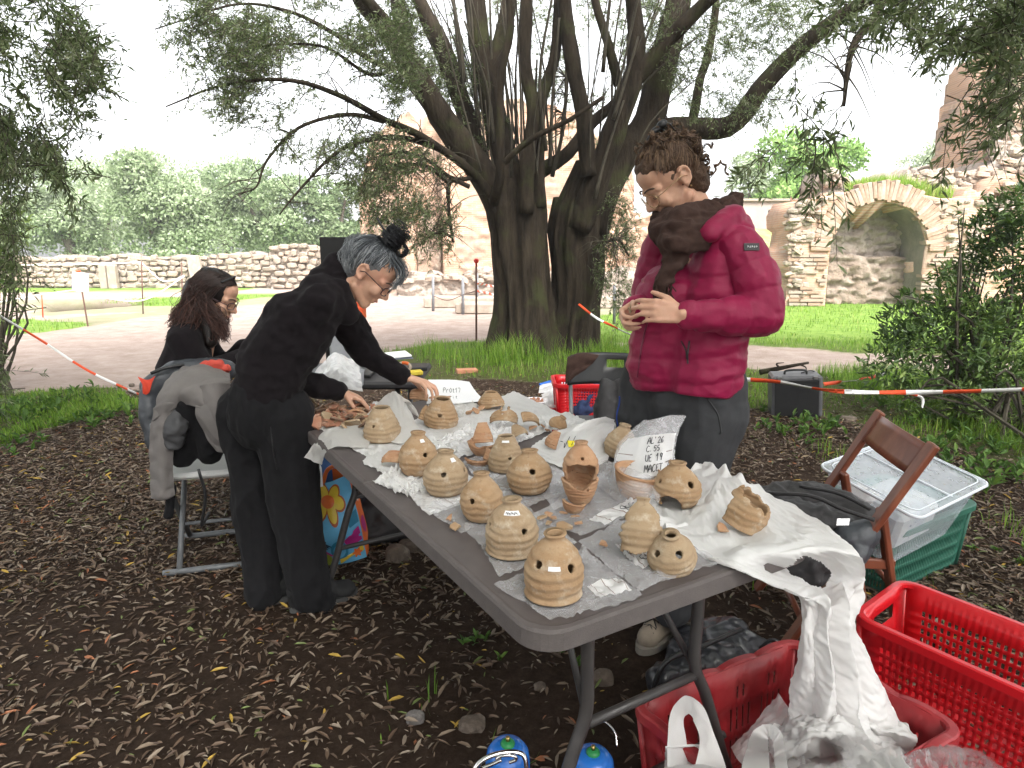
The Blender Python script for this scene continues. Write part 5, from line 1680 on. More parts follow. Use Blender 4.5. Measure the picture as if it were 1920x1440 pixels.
def sherd(px, py, z, k, sc_, rot, label, group, mat):
 me = SHERDS[k % 10]
 key = (k % 10, mat.name)
 if key not in sherd.c:
  m2 = me.copy(); m2.materials.append(mat); sherd.c[key] = m2
 o = ob('sherd', sherd.c[key], None, None, label, 'sherd', group)
 o.location = at_z(px, py, ZT + z)
 o.rotation_euler = rot
 o.scale = (sc_, sc_, sc_)
sherd.c = {}
M_shdark = M_claymat('dark_sherd', (.10, .065, .045), (.16, .10, .07), (.22, .15, .10), (.36, .30, .24))
M_shred = M_claymat('reddish_sherd', (.30, .13, .08), (.36, .18, .115), (.42, .24, .16), (.5, .42, .34))
def sherd_pile():
 rg = np.random.default_rng(3)
 for i in range(84):
  x = rg.uniform(572, 712); f = (x - 572) / 140
  y = rg.uniform(758 + 2 * f, 796 + 10 * f - 26 * max(0, f - .7))
  mi = rg.integers(5); mt = [M_shred, M_shdark, M_clay3, M_shred, M_clay2][mi]
  sherd(x, y, .010 + .034 * rg.random() * (1 - abs(f - .5)), i, rg.uniform(.7, 1.5), (rg.normal(0, .6), rg.normal(0, .55), rg.uniform(0, 6.3)), ['reddish', 'dark sooty', 'orange', 'brick red', 'pale buff'][mi] + ' sherd in the ' + ('front' if y > 778 else 'back') + ' of the loose heap, ' + ('table corner' if f < .35 else 'middle' if f < .7 else 'white tent bag') + ' side', 'sherds heaped at the far end of the table', mt)
sherd_pile()
for i, (x, y, s_, l) in enumerate(((1016, 968, 1.0, 'small orange sherd nearest the labelled neck pot in the row of loose sherds'), (1030, 962, .7, 'thin strip of sherd at the back of the row of loose sherds'), (1042, 970, .8, 'narrow sherd between the strip and the broad sherd before the stacked bowl'),
         (1060, 986, 1.5, 'broad pale sherd at the front of the row of loose sherds'), (1056, 962, .8, 'pointed sherd just below the stacked bowl'), (1078, 968, .8, 'small sherd right of the pointed one below the stacked bowl'), (1028, 980, .7, 'tiny sherd beside the broad pale sherd'), (1085, 980, .7, 'sherd broken off the right edge of the broad pale sherd'),
         (846, 970, .9, 'upper of two orange sherds inside the clear bag by the table edge'), (855, 984, 1.0, 'lower of two orange sherds inside the clear bag by the table edge'), (1130, 1018, .8, 'pink sherd showing through the clear bag beside the upright sherd'), (1212, 985, .8, 'dark bit of sherd behind the upright sherd'))):
 sherd(x, y, .016, i + 3, s_ * .62, (R.normal(0, .12), R.normal(0, .12), R.uniform(0, 6.3)), l, 'loose sherds laid out between the pots', M_clay3 if i % 3 else M_clay)
sherd(1358, 990, .018, 4, .62, (.5, .3, .4), 'small sherd tucked under the leaning half pot', 'loose sherds laid out between the pots', M_clay3)
for i in range(9):
 x, y = [(812, 745), (822, 748), (838, 744), (880, 772), (893, 768), (902, 762), (1000, 800), (1015, 797), (1024, 806)][i]
 sherd(x, y, .018, i, .75, (R.normal(0, .3), R.normal(0, .3), R.uniform(0, 6)), ['sherd lying on the white bag just under her fingertips', 'sherd touching her fingertips beside the paper bag', 'little red sherd right of her fingertips', 'flat sherd left of the far broken pot top', 'thin sherd in front of the far broken pot top', 'sherd leaning on the far broken pot top', 'sherd between the curved sherd and the tilted pot neck', 'sherd against the left of the tilted pot neck', 'sherd in front of the tilted pot neck'][i], 'loose sherds laid out between the pots', M_clay3)

# ------------------------------------------------------------------ bags on the table
PT = np.array(POTS)
def flat_bag(quad, seed, mat, label, name='clear_bag', amp=.022, freq=22, n=80, z0=.0025, group='clear plastic bags lying under the pots', rise=0.0, edge=.006, cat='plastic bag', stripes=None, text=None):
 q = [np.array(tuple(at_z(x, y, ZT))) for x, y in quad]
 u, v = np.meshgrid(np.linspace(0, 1, n), np.linspace(0, 1, n))
 G = (q[0][None, None] * ((1 - u) * (1 - v))[..., None] + q[1][None, None] * (u * (1 - v))[..., None] + q[2][None, None] * (u * v)[..., None] + q[3][None, None] * ((1 - u) * v)[..., None])
 du, dv = np.linalg.norm(q[1] - q[0]), np.linalg.norm(q[3] - q[0])
 h = np.abs(crumple(u * du, v * dv, seed, freq, 5)) * amp
 e = np.minimum.reduce([u, 1 - u, v, 1 - v])
 d = np.full(u.shape, 9.0)
 for x, y, r in PT:
  d = np.minimum(d, np.hypot(G[..., 0] - x, G[..., 1] - y) - r)
 h = h * smooth(0, .012, d) * (1 + rise * smooth(.14, 0, e))
 ed = vnoise(np.stack([u.ravel() * du * 22, v.ravel() * dv * 22, np.full(u.size, seed * 1.0)], 1), seed).reshape(u.shape)
 ed2 = vnoise(np.stack([u.ravel() * du * 22, v.ravel() * dv * 22, np.full(u.size, seed + 7.7)], 1), seed).reshape(u.shape)
 G = G + np.stack([ed * edge, ed2 * edge, h + z0], -1)
 t = thing(name, label, cat, tuple(np.mean(q, 0)), group=group)
 sheet_obj('film', G, mat, t)
 if stripes:
  (u0, u1, v0, v1), k = stripes
  N = sheet_normals(G)
  i0, i1, j0, j1 = int(v0 * n), int(v1 * n), int(u0 * n), int(u1 * n)
  S = G[i0:i1, j0:j1] + np.array([0, 0, .0009])
  sheet_obj('writing_panel', S, M_band, t)
  for w in range(k):
   jj = j0 + int((w + .5) / k * (j1 - j0))
   s_ = G[i0:i1, jj:jj + 2].copy(); s_[:, 1] = s_[:, 0] * .55 + s_[:, 1] * .45
   sheet_obj('print_line', s_ + np.array([0, 0, .0018]), M_stripe, t)
 if text:
  for (tx, uu, vv, hu, hv) in text:
   write_on(G, tx, uu, vv, hu, hv, parent=t, rad=.0008, lift=.002)
 return G
flat_bag([(925, 1098), (1092, 1030), (1208, 1124), (1038, 1166)], 1, M_clear, 'clear bag spread under the nearest pot with the two eye holes', stripes=((.62, .95, .62, .86), 3))
flat_bag([(866, 985), (965, 935), (1078, 1020), (940, 1086)], 2, M_clear, 'clear bag crumpled under the pot with the labelled neck', amp=.016)
flat_bag([(1085, 1020), (1200, 962), (1350, 1058), (1195, 1112)], 3, M_clear, 'clear bag with faint writing under the upright sherd and half pot', stripes=((.25, .60, .30, .75), 3), text=[('CE7', .3, .5, .06, .10), ('VE19', .3, .68, .06, .1)])
flat_bag([(985, 975), (1140, 880), (1285, 925), (1090, 1008)], 4, M_clear, 'clear bag with printed lines under the stacked bowl and the loose sherds', amp=.014, stripes=((.2, .8, .70, .97), 4), text=[('9525', .45, .92, .05, .12)])
flat_bag([(795, 955), (880, 905), (965, 945), (865, 1002)], 5, M_clear, 'clear bag holding two orange sherds by the table edge', amp=.014)
flat_bag([(738, 905), (850, 872), (925, 925), (805, 968)], 6, M_milky, 'milky bag under the round ribbed pot by the table edge', amp=.013, stripes=((.25, .9, .75, .97), 3))
flat_bag([(905, 900), (1000, 845), (1095, 915), (975, 958)], 7, M_clear, 'clear bag under the round scratched pot in the middle of the table', amp=.013)
flat_bag([(865, 870), (930, 842), (985, 885), (905, 910)], 8, M_clear, 'clear bag under the pot with the scribbled neck', amp=.013)
flat_bag([(600, 806), (700, 760), (795, 812), (690, 862)], 9, M_white, 'white bag under the cone shaped pot reaching over the table edge', 'white_bag', .013, 14, group='white bags lying under the pots')
flat_bag([(755, 800), (860, 745), (935, 792), (840, 836)], 10, M_white, 'white bag under the tilted pot below the reaching hand', 'white_bag', .013, 14, group='white bags lying under the pots')
flat_bag([(676, 868), (770, 800), (858, 850), (760, 918)], 11, M_white, 'white bag under the small tagged pot, crumpled towards the table edge', 'white_bag', .016, 16, rise=1.2, group='white bags lying under the pots')
flat_bag([(790, 840), (880, 800), (940, 838), (850, 866)], 12, M_milky, 'milky bag puffed up behind the small tagged pot', amp=.03, freq=12)
flat_bag([(850, 778), (965, 735), (1085, 792), (950, 838)], 13, M_white, 'white bag under the saddle shaped sherd and the far broken pot top', 'white_bag', .011, 14, group='white bags lying under the pots')
flat_bag([(1168, 945), (1320, 870), (1440, 928), (1258, 1012)], 14, M_white, 'white bag with rolled up rim under the pot with the broken foot', 'white_bag', .022, 12, rise=1.6, group='white bags lying under the pots')
flat_bag([(800, 762), (870, 742), (905, 770), (845, 790)], 15, M_cream, 'cream cloth folded beside the reaching hand', 'folded_cloth', .016, 14, rise=.6, group=None, cat='cloth')
flat_bag([(700, 905), (745, 880), (800, 925), (760, 935)], 16, M_white, 'white rolled bag end by the table edge before the small tagged pot', 'white_bag', .03, 20, rise=.6, group='white bags lying under the pots')
flat_bag([(1000, 905), (1080, 870), (1110, 930), (1040, 960)], 17, M_clear, 'clear bag bunched between the scratched pot and the stacked bowl', amp=.022, freq=14)

def px_bag(name, rows, label, mat, amp, freq, seed, nu=60, nv=60, cat='plastic bag', hole=None, group=None, octs=5, parent=None, clampz=None):
 G = crease(patch(rows, nu, nv), amp, freq, seed, octs, clampz=clampz)
 t = parent or thing(name, label, cat, tuple(G.reshape(-1, 3).mean(0)), group=group)
 sheet_obj('bag_sheet', G, mat, t, hole)
 return G, t

flat_bag([(690, 770), (735, 752), (775, 775), (725, 800)], 18, M_milky, 'milky bag crushed between the sherd heap and the white tent bag', amp=.05, freq=12)
flat_bag([(880, 815), (950, 790), (1000, 820), (930, 850)], 19, M_milky, 'milky bag puffed up behind the scribbled neck pot', amp=.04, freq=13)
flat_bag([(1000, 790), (1060, 775), (1110, 795), (1050, 815)], 20, M_white, 'white bag crushed beside the tilted pot neck', 'white_bag', .045, 12, group='white bags lying under the pots')
px_bag('white_bag', [[(700, 800, .757), (690, 840, .753)], [(650, 798, .765), (655, 838, .755)], [(612, 806, .762), (625, 838, .752)], [(590, 828, .725), (610, 852, .715)], [(572, 858, .66), (603, 872, .66)]],
  'white bag tail hanging over the table edge beside the black trousers', M_cream, .008, 16, 21, 40, 44)
px_bag('white_bag', [[(660, 800, .748), (745, 832, .748), (790, 818, .748)], [(690, 775, .775), (745, 790, .79), (778, 790, .775)], [(722, 742, .808), (742, 738, .825), (758, 755, .80)], [(735, 740, .80), (748, 742, .80), (775, 760, .775)], [(740, 765, .75), (770, 770, .75), (790, 790, .748)]],
  'translucent white bag standing up like a tent behind the cone shaped pot', M_cream, .009, 13, 22)
G19, t19 = px_bag('white_bag', [[(985, 848, .748), (1040, 872, .748), (1100, 880, .75), (1140, 862, .748)], [(1000, 836, .765), (1050, 850, .77), (1100, 850, .775), (1145, 836, .765)], [(1020, 820, .775), (1070, 815, .80), (1110, 805, .81), (1150, 800, .79)], [(1060, 806, .79), (1090, 795, .82), (1125, 785, .825), (1152, 790, .79)], [(1080, 800, .76), (1100, 800, .76), (1130, 800, .76), (1155, 805, .75)]],
     'white bag marked 19 with a yellow tag, bulging behind the stacked bowl', M_white, .016, 12, 23)
write_on(G19, '-19', .26, .46, .075, .13, parent=t19, rad=.0011)
yt = thing('yellow_tag', 'small bright yellow tag on the white bag behind the stacked bowl', 'tag', tuple(at_z(1072, 833, .785)))
sheet_obj('tag_slip', crease(patch([[(1064, 826, .792), (1080, 826, .794)], [(1066, 838, .786), (1078, 838, .784)]], 8, 8), .002, 40, 3), M('yellow_card', (.80, .68, .03), (.72, .60, .03)), yt)
rowsA = [[(1150, 918, .75), (1190, 930, .752), (1230, 925, .752), (1268, 905, .75)], [(1150, 880, .785), (1195, 895, .80), (1235, 890, .80), (1268, 872, .785)], [(1156, 848, .82), (1200, 850, .835), (1240, 846, .835), (1266, 840, .82)], [(1180, 815, .85), (1210, 812, .865), (1245, 806, .865), (1275, 805, .85)], [(1208, 788, .875), (1230, 786, .885), (1258, 778, .885), (1287, 780, .87)]]
GA, tA = px_bag('clear_bag', rowsA, 'tall clear bag standing on the table with four lines of black writing', M_clear, .007, 10, 24, 70, 70, group=None)
rowsB = [[(x, y, z) for x, y, z in r] for r in rowsA]
GB = crease(patch(rowsA, 50, 50) + np.array([.01, .055, 0]) * np.sin(np.linspace(0.25, 1, 50) * math.pi)[:, None, None], .008, 10, 25)
sheet_obj('bag_sheet', GB, M_clear, tA)
i0, i1 = int(.25 * 70), int(.70 * 70)
sheet_obj('writing_panel', GA[i0:i1, 2:66] - sheet_normals(GA)[i0:i1, 2:66] * -.0008, M_band, tA)
for k_ in range(2):
 i = int((.36 + .12 * k_) * 70)
 for (ja, jb) in ((2, 17), (52, 64)):
  s_ = GA[i:i + 2, ja:jb].copy(); s_[1] = s_[0] * .4 + s_[1] * .6
  sheet_obj('print_line', s_ + np.array([0, -.0022, .001]), M_stripe, tA)
for tx, v_, hs in (("AL'26", .41, .062), ('C.55', .505, .062), ('UE 19', .60, .062), ('MACET 7', .705, .066)):
 Gf = GA[::-1]
 write_on(Gf, tx, .42, v_, hs, .066, parent=tA, rad=.0010, lift=.004)
px_bag('clear_bag', [[(1120, 905, .75), (1150, 935, .75), (1185, 950, .75), (1230, 960, .75)], [(1120, 880, .78), (1160, 895, .80), (1195, 905, .805), (1240, 925, .78)], [(1130, 865, .785), (1165, 870, .81), (1205, 880, .81), (1250, 905, .775)], [(1150, 870, .75), (1185, 872, .75), (1220, 880, .75), (1255, 905, .75)]],
  'clear bag slumped in front of the tall bag with black writing', M_clear, .012, 12, 26)
Gp, tp_ = px_bag('paper_bag', [[(803, 712, .75), (850, 712, .752), (880, 716, .75)], [(800, 735, .758), (850, 735, .762), (893, 735, .758)], [(800, 757, .748), (850, 757, .75), (910, 752, .747)]],
     'flat white paper bag with a handwritten note at the far end of the table', M_paper, .003, 10, 27, 40, 30, cat='paper bag')
write_on(Gp, 'Pr0t17', .30, .52, .07, .17, parent=tp_, rad=.0011)
write_on(Gp, 'ttirit', .28, .78, .06, .12, parent=tp_, rad=.0007)

rows8 = [[(1322, 925, .752), (1352, 898, .77), (1382, 897, .785), (1440, 925, .76), (1490, 948, .752)],
   [(1290, 965, .755), (1345, 950, .757), (1405, 955, .757), (1475, 968, .755), (1545, 985, .755)],
   [(1270, 995, .757), (1345, 1010, .75), (1420, 1010, .75), (1505, 1005, .756), (1588, 1020, .752)],
   [(1300, 1030, .745), (1365, 1055, .747), (1445, 1045, .75), (1530, 1035, .75), (1618, 1052, .735)],
   [(1385, 1066, .735), (1440, 1092, .715), (1500, 1098, 1.42), (1560, 1085, 1.45), (1622, 1080, 1.46)],
   [(1490, 1112, 1.40), (1522, 1130, 1.38), (1550, 1136, 1.38), (1582, 1130, 1.40), (1616, 1112, 1.44)],
   [(1497, 1180, 1.40), (1522, 1200, 1.36), (1555, 1205, 1.36), (1588, 1195, 1.38), (1604, 1170, 1.42)],
   [(1486, 1260, 1.42), (1525, 1282, 1.36), (1570, 1285, 1.36), (1612, 1278, 1.38), (1640, 1255, 1.42)],
   [(1480, 1330, 1.42), (1535, 1350, 1.36), (1590, 1360, 1.34), (1640, 1352, 1.36), (1684, 1330, 1.40)],
   [(1488, 1372, 1.40), (1548, 1395, 1.34), (1600, 1410, 1.32), (1655, 1405, 1.34), (1694, 1385, 1.38)]]
hole_px = [(1474, 1064), (1488, 1058), (1496, 1048), (1512, 1042), (1540, 1054), (1560, 1074), (1546, 1102), (1522, 1098), (1500, 1083), (1484, 1078)]
def hole8(P):
 x, y = to_px(P)
 return in_poly(x, y, hole_px)
G8 = patch(rows8, 130, 220)
vv = np.linspace(0, 1, 220)[:, None]; uu = np.linspace(0, 1, 130)[None, :]
tri8 = lambda q: np.abs((q % 2) - 1) * 2 - 1
G8 = G8 + (sheet_normals(G8) * (.024 * smooth(.36, .55, vv) * tri8(uu * 7.3 + .5 * np.sin(vv * 9) + .25 * np.sin(vv * 23)) * (.6 + .4 * np.sin(uu * 7 + 2 + 3 * vv)))[..., None])
G8 = crease(G8, .017, 11, 31, 6)
G8[:88, :, 2] = np.maximum(G8[:88, :, 2], np.where(np.arange(88)[:, None] < 70, ZT + .004, .4))
t8 = thing('carrier_bag', 'big white carrier bag hanging by its handles from the table corner into the red crate', 'plastic bag', tuple(at_z(1500, 1000, ZT)))
sheet_obj('bag_sheet', G8, M_white, t8, hole8)
# ------------------------------------------------------------------ people
from mathutils.bvhtree import BVHTree

def sculpt(mb, voxel, it=6, deform=None, name='body'):
 """fuse overlapping closed shapes into one smooth skin"""
 me = mb.mesh('tmp_' + name)
 o = bpy.data.objects.new('tmp', me)
 COL.objects.link(o)
 m = o.modifiers.new('r', 'REMESH'); m.mode = 'VOXEL'; m.voxel_size = voxel
 s = o.modifiers.new('s', 'SMOOTH'); s.factor = .5; s.iterations = it
 dg = bpy.context.evaluated_depsgraph_get()
 out = bpy.data.meshes.new_from_object(o.evaluated_get(dg))
 bpy.data.objects.remove(o)
 bpy.data.meshes.remove(me)
 out.name = name
 if deform:
  n = len(out.vertices)
  V = np.empty(n * 3, np.float32); out.vertices.foreach_get('co', V); V = V.reshape(-1, 3)
  N = np.empty(n * 3, np.float32); out.vertices.foreach_get('normal', N); N = N.reshape(-1, 3)
  V = V + N * np.asarray(deform(V.astype(float), N.astype(float)))[:, None]
  out.vertices.foreach_set('co', V.astype(np.float32).ravel())
  out.update()
 out.polygons.foreach_set('use_smooth', np.ones(len(out.polygons), bool))
 return out

def stick(me, px, py, lift=.002):
 """the point of a mesh seen at a pixel"""
 b = BVHTree.FromPolygons([v.co for v in me.vertices], [tuple(p.vertices) for p in me.polygons]) if me.name not in stick.c else stick.c[me.name]
 stick.c[me.name] = b
 r = ray(px, py).normalized()
 h = b.ray_cast(Vector((0, 0, CAMZ)), r)
 if h[0] is None:
  h = b.find_nearest(at_y(px, py, 2.3))
  return h[0], h[1]
 n = h[1] if h[1].dot(r) < 0 else -h[1]
 return h[0] + n * lift, n
stick.c = {}

def stick_line(me, pts, r=.0016, n=24, name='seam', mat=None, parent=None):
 C = catmull(np.array(pts, float), n)
 b = MB().tube([stick(me, x, y)[0] for x, y in C], r, 5)
 return b.obj(name, mat, parent)

def P3(t):
 return at_y(*t)

class Fig:
 def __init__(s):
  s.m = MB()
 def c(s, a, b, r0, r1=None):
  s.m.cone(P3(a) if len(a) == 3 and a[0] > 20 else a, P3(b) if b[0] > 20 else b, r0, r0 if r1 is None else r1, 14)
  return s
 def chain(s, pts, rs):
  for i in range(len(pts) - 1):
   s.c(pts[i], pts[i + 1], rs[i], rs[i + 1])
  return s

def frame(f, u):
 f = Vector(f).normalized()
 u = Vector(u)
 u = (u - f * u.dot(f)).normalized()
 return f, u, f.cross(u)

class Head:
 """head placed by centre, face direction and up"""
 def __init__(h, C, f, u, k=1.0):
  h.C = Vector(C); h.f, h.u, h.s = frame(f, u); h.k = k
  h.R = Matrix((h.s, h.f, h.u)).transposed()
 def p(h, s, f, u):
  return h.C + (h.s * s + h.f * f + h.u * u) * h.k
 def build(h, m):
  k = h.k
  E = lambda s, f, u, a, b, c: m.ell(h.p(s, f, u), (a * k, b * k, c * k), h.R, 20, 12)
  K = lambda a, b, r0, r1: m.cone(h.p(*a), h.p(*b), r0 * k, r1 * k, 10)
  E(0, -.012, .030, .074, .095, .088)
  E(0, .026, -.030, .059, .062, .078)
  E(0, .052, .048, .052, .040, .045)
  K((0, .060, -.098), (0, .052, -.085), .023, .030)
  for q in (-1, 1):
   K((q * .050, .0, -.062), (q * .018, .062, -.098), .020, .020)
   K((q * .012, .089, .016), (q * .046, .068, .014), .0105, .012)
   E(q * .036, .062, -.030, .024, .024, .024)
   E(q * .031, .073, -.004, .0145, .0125, .0095)
   K((q * .010, .098, -.036), (q * .012, .092, -.033), .0085, .007)
   m.ell(h.p(q * .074, -.008, -.004), (.007 * k, .017 * k, .027 * k), h.R, 12, 8)
   for a in range(7):
    t0, t1 = -2.0 + a * .6, -2.0 + (a + 1) * .6
    K((q * .083, -.010 - .019 * math.cos(t0), .002 + .027 * math.sin(t0 + .2)), (q * .083, -.010 - .019 * math.cos(t1), .002 + .027 * math.sin(t1 + .2)), .0048, .0048)
   K((q * .078, .0, -.026), (q * .078, -.002, -.030), .007, .006)
  K((0, .083, .010), (0, .109, -.030), .0085, .0115)
  K((0, .100, -.034), (0, .088, -.042), .009, .008)
  K((-.014, .084, -.058), (.014, .084, -.058), .0072, .0072)
  K((-.016, .078, -.058), (.016, .078, -.058), .0085, .0085)
  K((-.013, .081, -.071), (.013, .081, -.071), .0088, .0088)
 def scalp(h, d, lift=1.0):
  """point of the skull ellipsoid in local direction d (s,f,u)"""
  d = np.asarray(d, float)
  d = d / np.linalg.norm(d, axis=-1, keepdims=True)
  L = d * np.array([.077, .098, .091]) * lift * h.k + np.array([0, -.012, .030]) * h.k
  B = np.array([tuple(h.s), tuple(h.f), tuple(h.u)])
  return L @ B + np.array(tuple(h.C))

def hand(m, wrist, d, n, thumb_sign, curls, k=1.0, spread=.06, thumb=(.62, .62, .35), thumb_curl=.35):
 """palm and five fingers; d finger direction, n the way the palm faces"""
 d = Vector(d).normalized(); n = Vector(n); n = (n - d * n.dot(d)).normalized()
 s = d.cross(n) * thumb_sign
 w = Vector(wrist)
 L = [(.040, .025, .020), (.044, .029, .022), (.041, .027, .021), (.032, .020, .018)]
 Rr = [.0082, .0085, .0080, .0070]
 off = [.028, .009, -.010, -.027]
 base = [.084, .088, .083, .074]
 for i in range(4):
  kn = w + (d * base[i] + s * off[i]) * k
  m.cone(w + (d * .012 + s * off[i] * .62) * k, kn, .0125 * k, (.0105 - .0006 * i) * k, 10)
  dd = (d + s * (1.5 - i) * spread).normalized()
  a, p = 0, kn
  for j in range(3):
   a += curls[i][j]
   q = p + (dd * math.cos(a) + n * math.sin(a)) * L[i][j] * k
   m.cone(p, q, (Rr[i] - .0006 * j) * k, (Rr[i] - .0006 * (j + 1) - (.0006 if j == 2 else 0)) * k, 10)
   p = q
 m.cone(w + (d * .03 + s * .012) * k, w + (d * .07 + s * .0) * k, .014 * k, .012 * k, 10)
 tb = w + (d * .022 + s * .022) * k
 td = (d * thumb[0] + s * thumb[1] + n * thumb[2]).normalized()
 t1 = tb + td * .038 * k
 m.cone(w + (d * .012 + s * .010) * k, t1, .0135 * k, .0105 * k, 10)
 td2 = (td + (d * .6 - s * .5 + n * .2) * thumb_curl).normalized()
 t2 = t1 + td2 * .028 * k
 m.cone(t1, t2, .0100 * k, .0090 * k, 10)
 t3 = t2 + (td2 + d * .2).normalized() * .022 * k
 m.cone(t2, t3, .0090 * k, .0072 * k, 10)

def strands(S, r0, r1, tint):
 """S (K,n,3) -> thin three sided hairs; tint (K,n)"""
 K, n, _ = S.shape
 T = np.gradient(S, axis=1)
 T /= np.linalg.norm(T, axis=2)[..., None] + 1e-9
 a = R.normal(size=(K, 1, 3))
 A = np.cross(T, a); A /= np.linalg.norm(A, axis=2)[..., None] + 1e-9
 B = np.cross(T, A)
 rr = np.linspace(r0, r1, n)[None, :, None]
 V = np.stack([S + A * rr, S + (-.5 * A + .866 * B) * rr, S + (-.5 * A - .866 * B) * rr], 2)   # K,n,3,3
 idx = np.arange(K * n * 3).reshape(K, n, 3)
 F = []
 for j in range(3):
  k = (j + 1) % 3
  F.append(np.stack([idx[:, :-1, j], idx[:, :-1, k], idx[:, 1:, k], idx[:, 1:, j]], -1).reshape(-1, 4))
 return V.reshape(-1, 3), np.vstack(F), np.repeat(tint.reshape(-1), 3)

def sweep(head, roots, target, n=14, lift=(1.05, 1.12), wave=0.0, wfreq=9, clump=12):
 """hairs combed over the scalp from roots (K,3 local dirs) to a target direction"""
 K = len(roots)
 G_ = np.arange(K) // clump
 roots = roots[G_ * clump] + R.normal(0, .075, (K, 3))
 r = roots / np.linalg.norm(roots, axis=1)[:, None]
 t = np.asarray(target, float) + R.normal(0, .10, (K, 3))[G_ * clump] + R.normal(0, .03, (K, 3)); t /= np.linalg.norm(t, axis=1)[:, None]
 w = np.linspace(0, 1, n)[None, :, None]
 om = np.arccos(np.clip((r * t).sum(1), -.999, .999))[:, None, None]
 D = (np.sin((1 - w) * om) * r[:, None] + np.sin(w * om) * t[:, None]) / np.sin(om)
 lf = lift[0] + (lift[1] - lift[0]) * (R.random((K, 1, 1))[G_ * clump] * .8 + .2 * R.random((K, 1, 1))) * np.sin(w * np.pi * .8 + .3)
 P = head.scalp(D.reshape(-1, 3), 1.0).reshape(K, n, 3)
 c = head.scalp(np.array([[0, 0, 1.0], [0, 0, -1.0]])).mean(0)
 P = c + (P - c) * lf
 if wave:
  ph = R.uniform(0, 6.28, (K, 1))[G_ * clump] + R.normal(0, .25, (K, 1)); ph2 = R.uniform(0, 6.28, (K, 1))[G_ * clump]
  a = R.normal(size=(K, 1, 3))[G_ * clump]; b = R.normal(size=(K, 1, 3))[G_ * clump]
  ww = np.linspace(0, 1, n)[None, :]
  P = P + wave * (np.sin(ww * wfreq + ph)[..., None] * a + np.cos(ww * wfreq * 1.1 + ph2)[..., None] * b) * .7
 return P

def scalp_roots(K, hair):
 out = []
 while len(out) < K:
  d = R.normal(size=(K * 3, 3)); d /= np.linalg.norm(d, axis=1)[:, None]
  out.extend(d[hair(d)])
 return np.array(out[:K])
def hairline(d, front=.42, side=.0, back=-.62):
 f = d[:, 1]
 lim = np.where(f > 0, side + (front - side) * smooth(0.05, .75, f), side + (back - side) * smooth(0, .55, -f))
 return d[:, 2] > lim

def M_skinmat(name, a, b, red):
 m, nt, bs = mat_new(name)
 n = tex_noise(nt, 26, 5, .6)
 n2 = tex_noise(nt, 9, 3)
 c = ramp(nt, n, [(.3, a), (.7, b)])
 mx = nt.nodes.new('ShaderNodeMix'); mx.data_type = 'RGBA'
 nt.links.new(ramp(nt, n2, [(.5, (0, 0, 0)), (.75, (.5, .5, .5))]), mx.inputs['Factor'])
 nt.links.new(c, mx.inputs[6]); mx.inputs[7].default_value = (*red, 1)
 nt.links.new(mx.outputs[2], bs.inputs['Base Color'])
 bs.inputs['Roughness'].default_value = .48
 bs.inputs['Subsurface Weight'].default_value = .12
 bs.inputs['Subsurface Radius'].default_value = (.012, .005, .003)
 bs.inputs['Specular IOR Level'].default_value = .35
 add_bump(nt, bs, tex_noise(nt, 300, 3), .12, .001)
 return m
M_skin = M_skinmat('fair_skin', (.50, .275, .185), (.57, .34, .235), (.52, .22, .155))
M_lip_c = M('lips', (.38, .15, .13), (.42, .18, .15), rough=.4)
M_brow = M('brow_hair', (.10, .062, .042), (.07, .045, .03), rough=.8)
M_fleece = M('black_fleece', (.0075, .006, .007), (.012, .0095, .011), 60, .95, .4, 420, .003, spec=.08, sheen=.04)
M_trouser = M('black_cotton', (.0075, .0075, .0085), (.0115, .011, .012), 40, .9, .3, 500, .002, spec=.12, sheen=.02)
M_jacket = M('magenta_quilt_nylon', (.245, .005, .048), (.20, .004, .038), 14, .5, .3, 90, .004, spec=.25, sheen=.04)
M_greypants = M('grey_hiking_cloth', (.044, .045, .048), (.034, .035, .038), 30, .8, .35, 300, .003, spec=.2)
M_scarf = M('brown_knit', (.062, .037, .030), (.040, .024, .020), 40, .95, .7, 260, .004, spec=.05, sheen=.03)
M_hair_br = M_leaf('curly_brown_hair', [(0, (.030, .016, .010)), (.5, (.10, .058, .034)), (1, (.26, .165, .10))], 0, .5, .35)
M_hair_gr = M_leaf('grey_blue_hair', [(0, (.006, .006, .008)), (.4, (.030, .034, .040)), (.7, (.125, .14, .155)), (1, (.36, .37, .38))], 0, .5, .35)
M_hair_dk = M_leaf('dark_red_brown_hair', [(0, (.008, .005, .004)), (.6, (.035, .014, .010)), (1, (.12, .05, .035))], 0, .45, .4)
M_glassf = M('dark_glasses_frame', (.03, .015, .02), (.05, .02, .03), rough=.3)
M_gold = M('thin_gold_wire', (.55, .40, .22), (.5, .36, .2), rough=.25, metal=1)
M_lens, _nt, _bs = mat_new('spectacle_lens')
_bs.inputs['Base Color'].default_value = (1, 1, 1, 1); _bs.inputs['Roughness'].default_value = .02; _bs.inputs['Transmission Weight'].default_value = 1; _bs.inputs['IOR'].default_value = 1.02
M_black = M('black_plastic', (.014, .014, .015), (.020, .020, .021), 20, .4, spec=.4)

def wrinkle(V, amp, f=7, st=(1, 1, 1), seed=0):
 a = fbm(V * f * np.array(st), 3, seed)
 b = 1 - np.abs(fbm(V * f * 1.3 * np.array(st) + 11, 3, seed + 4)) * 2.2
 return amp * (.5 * a + .6 * (b - .5))

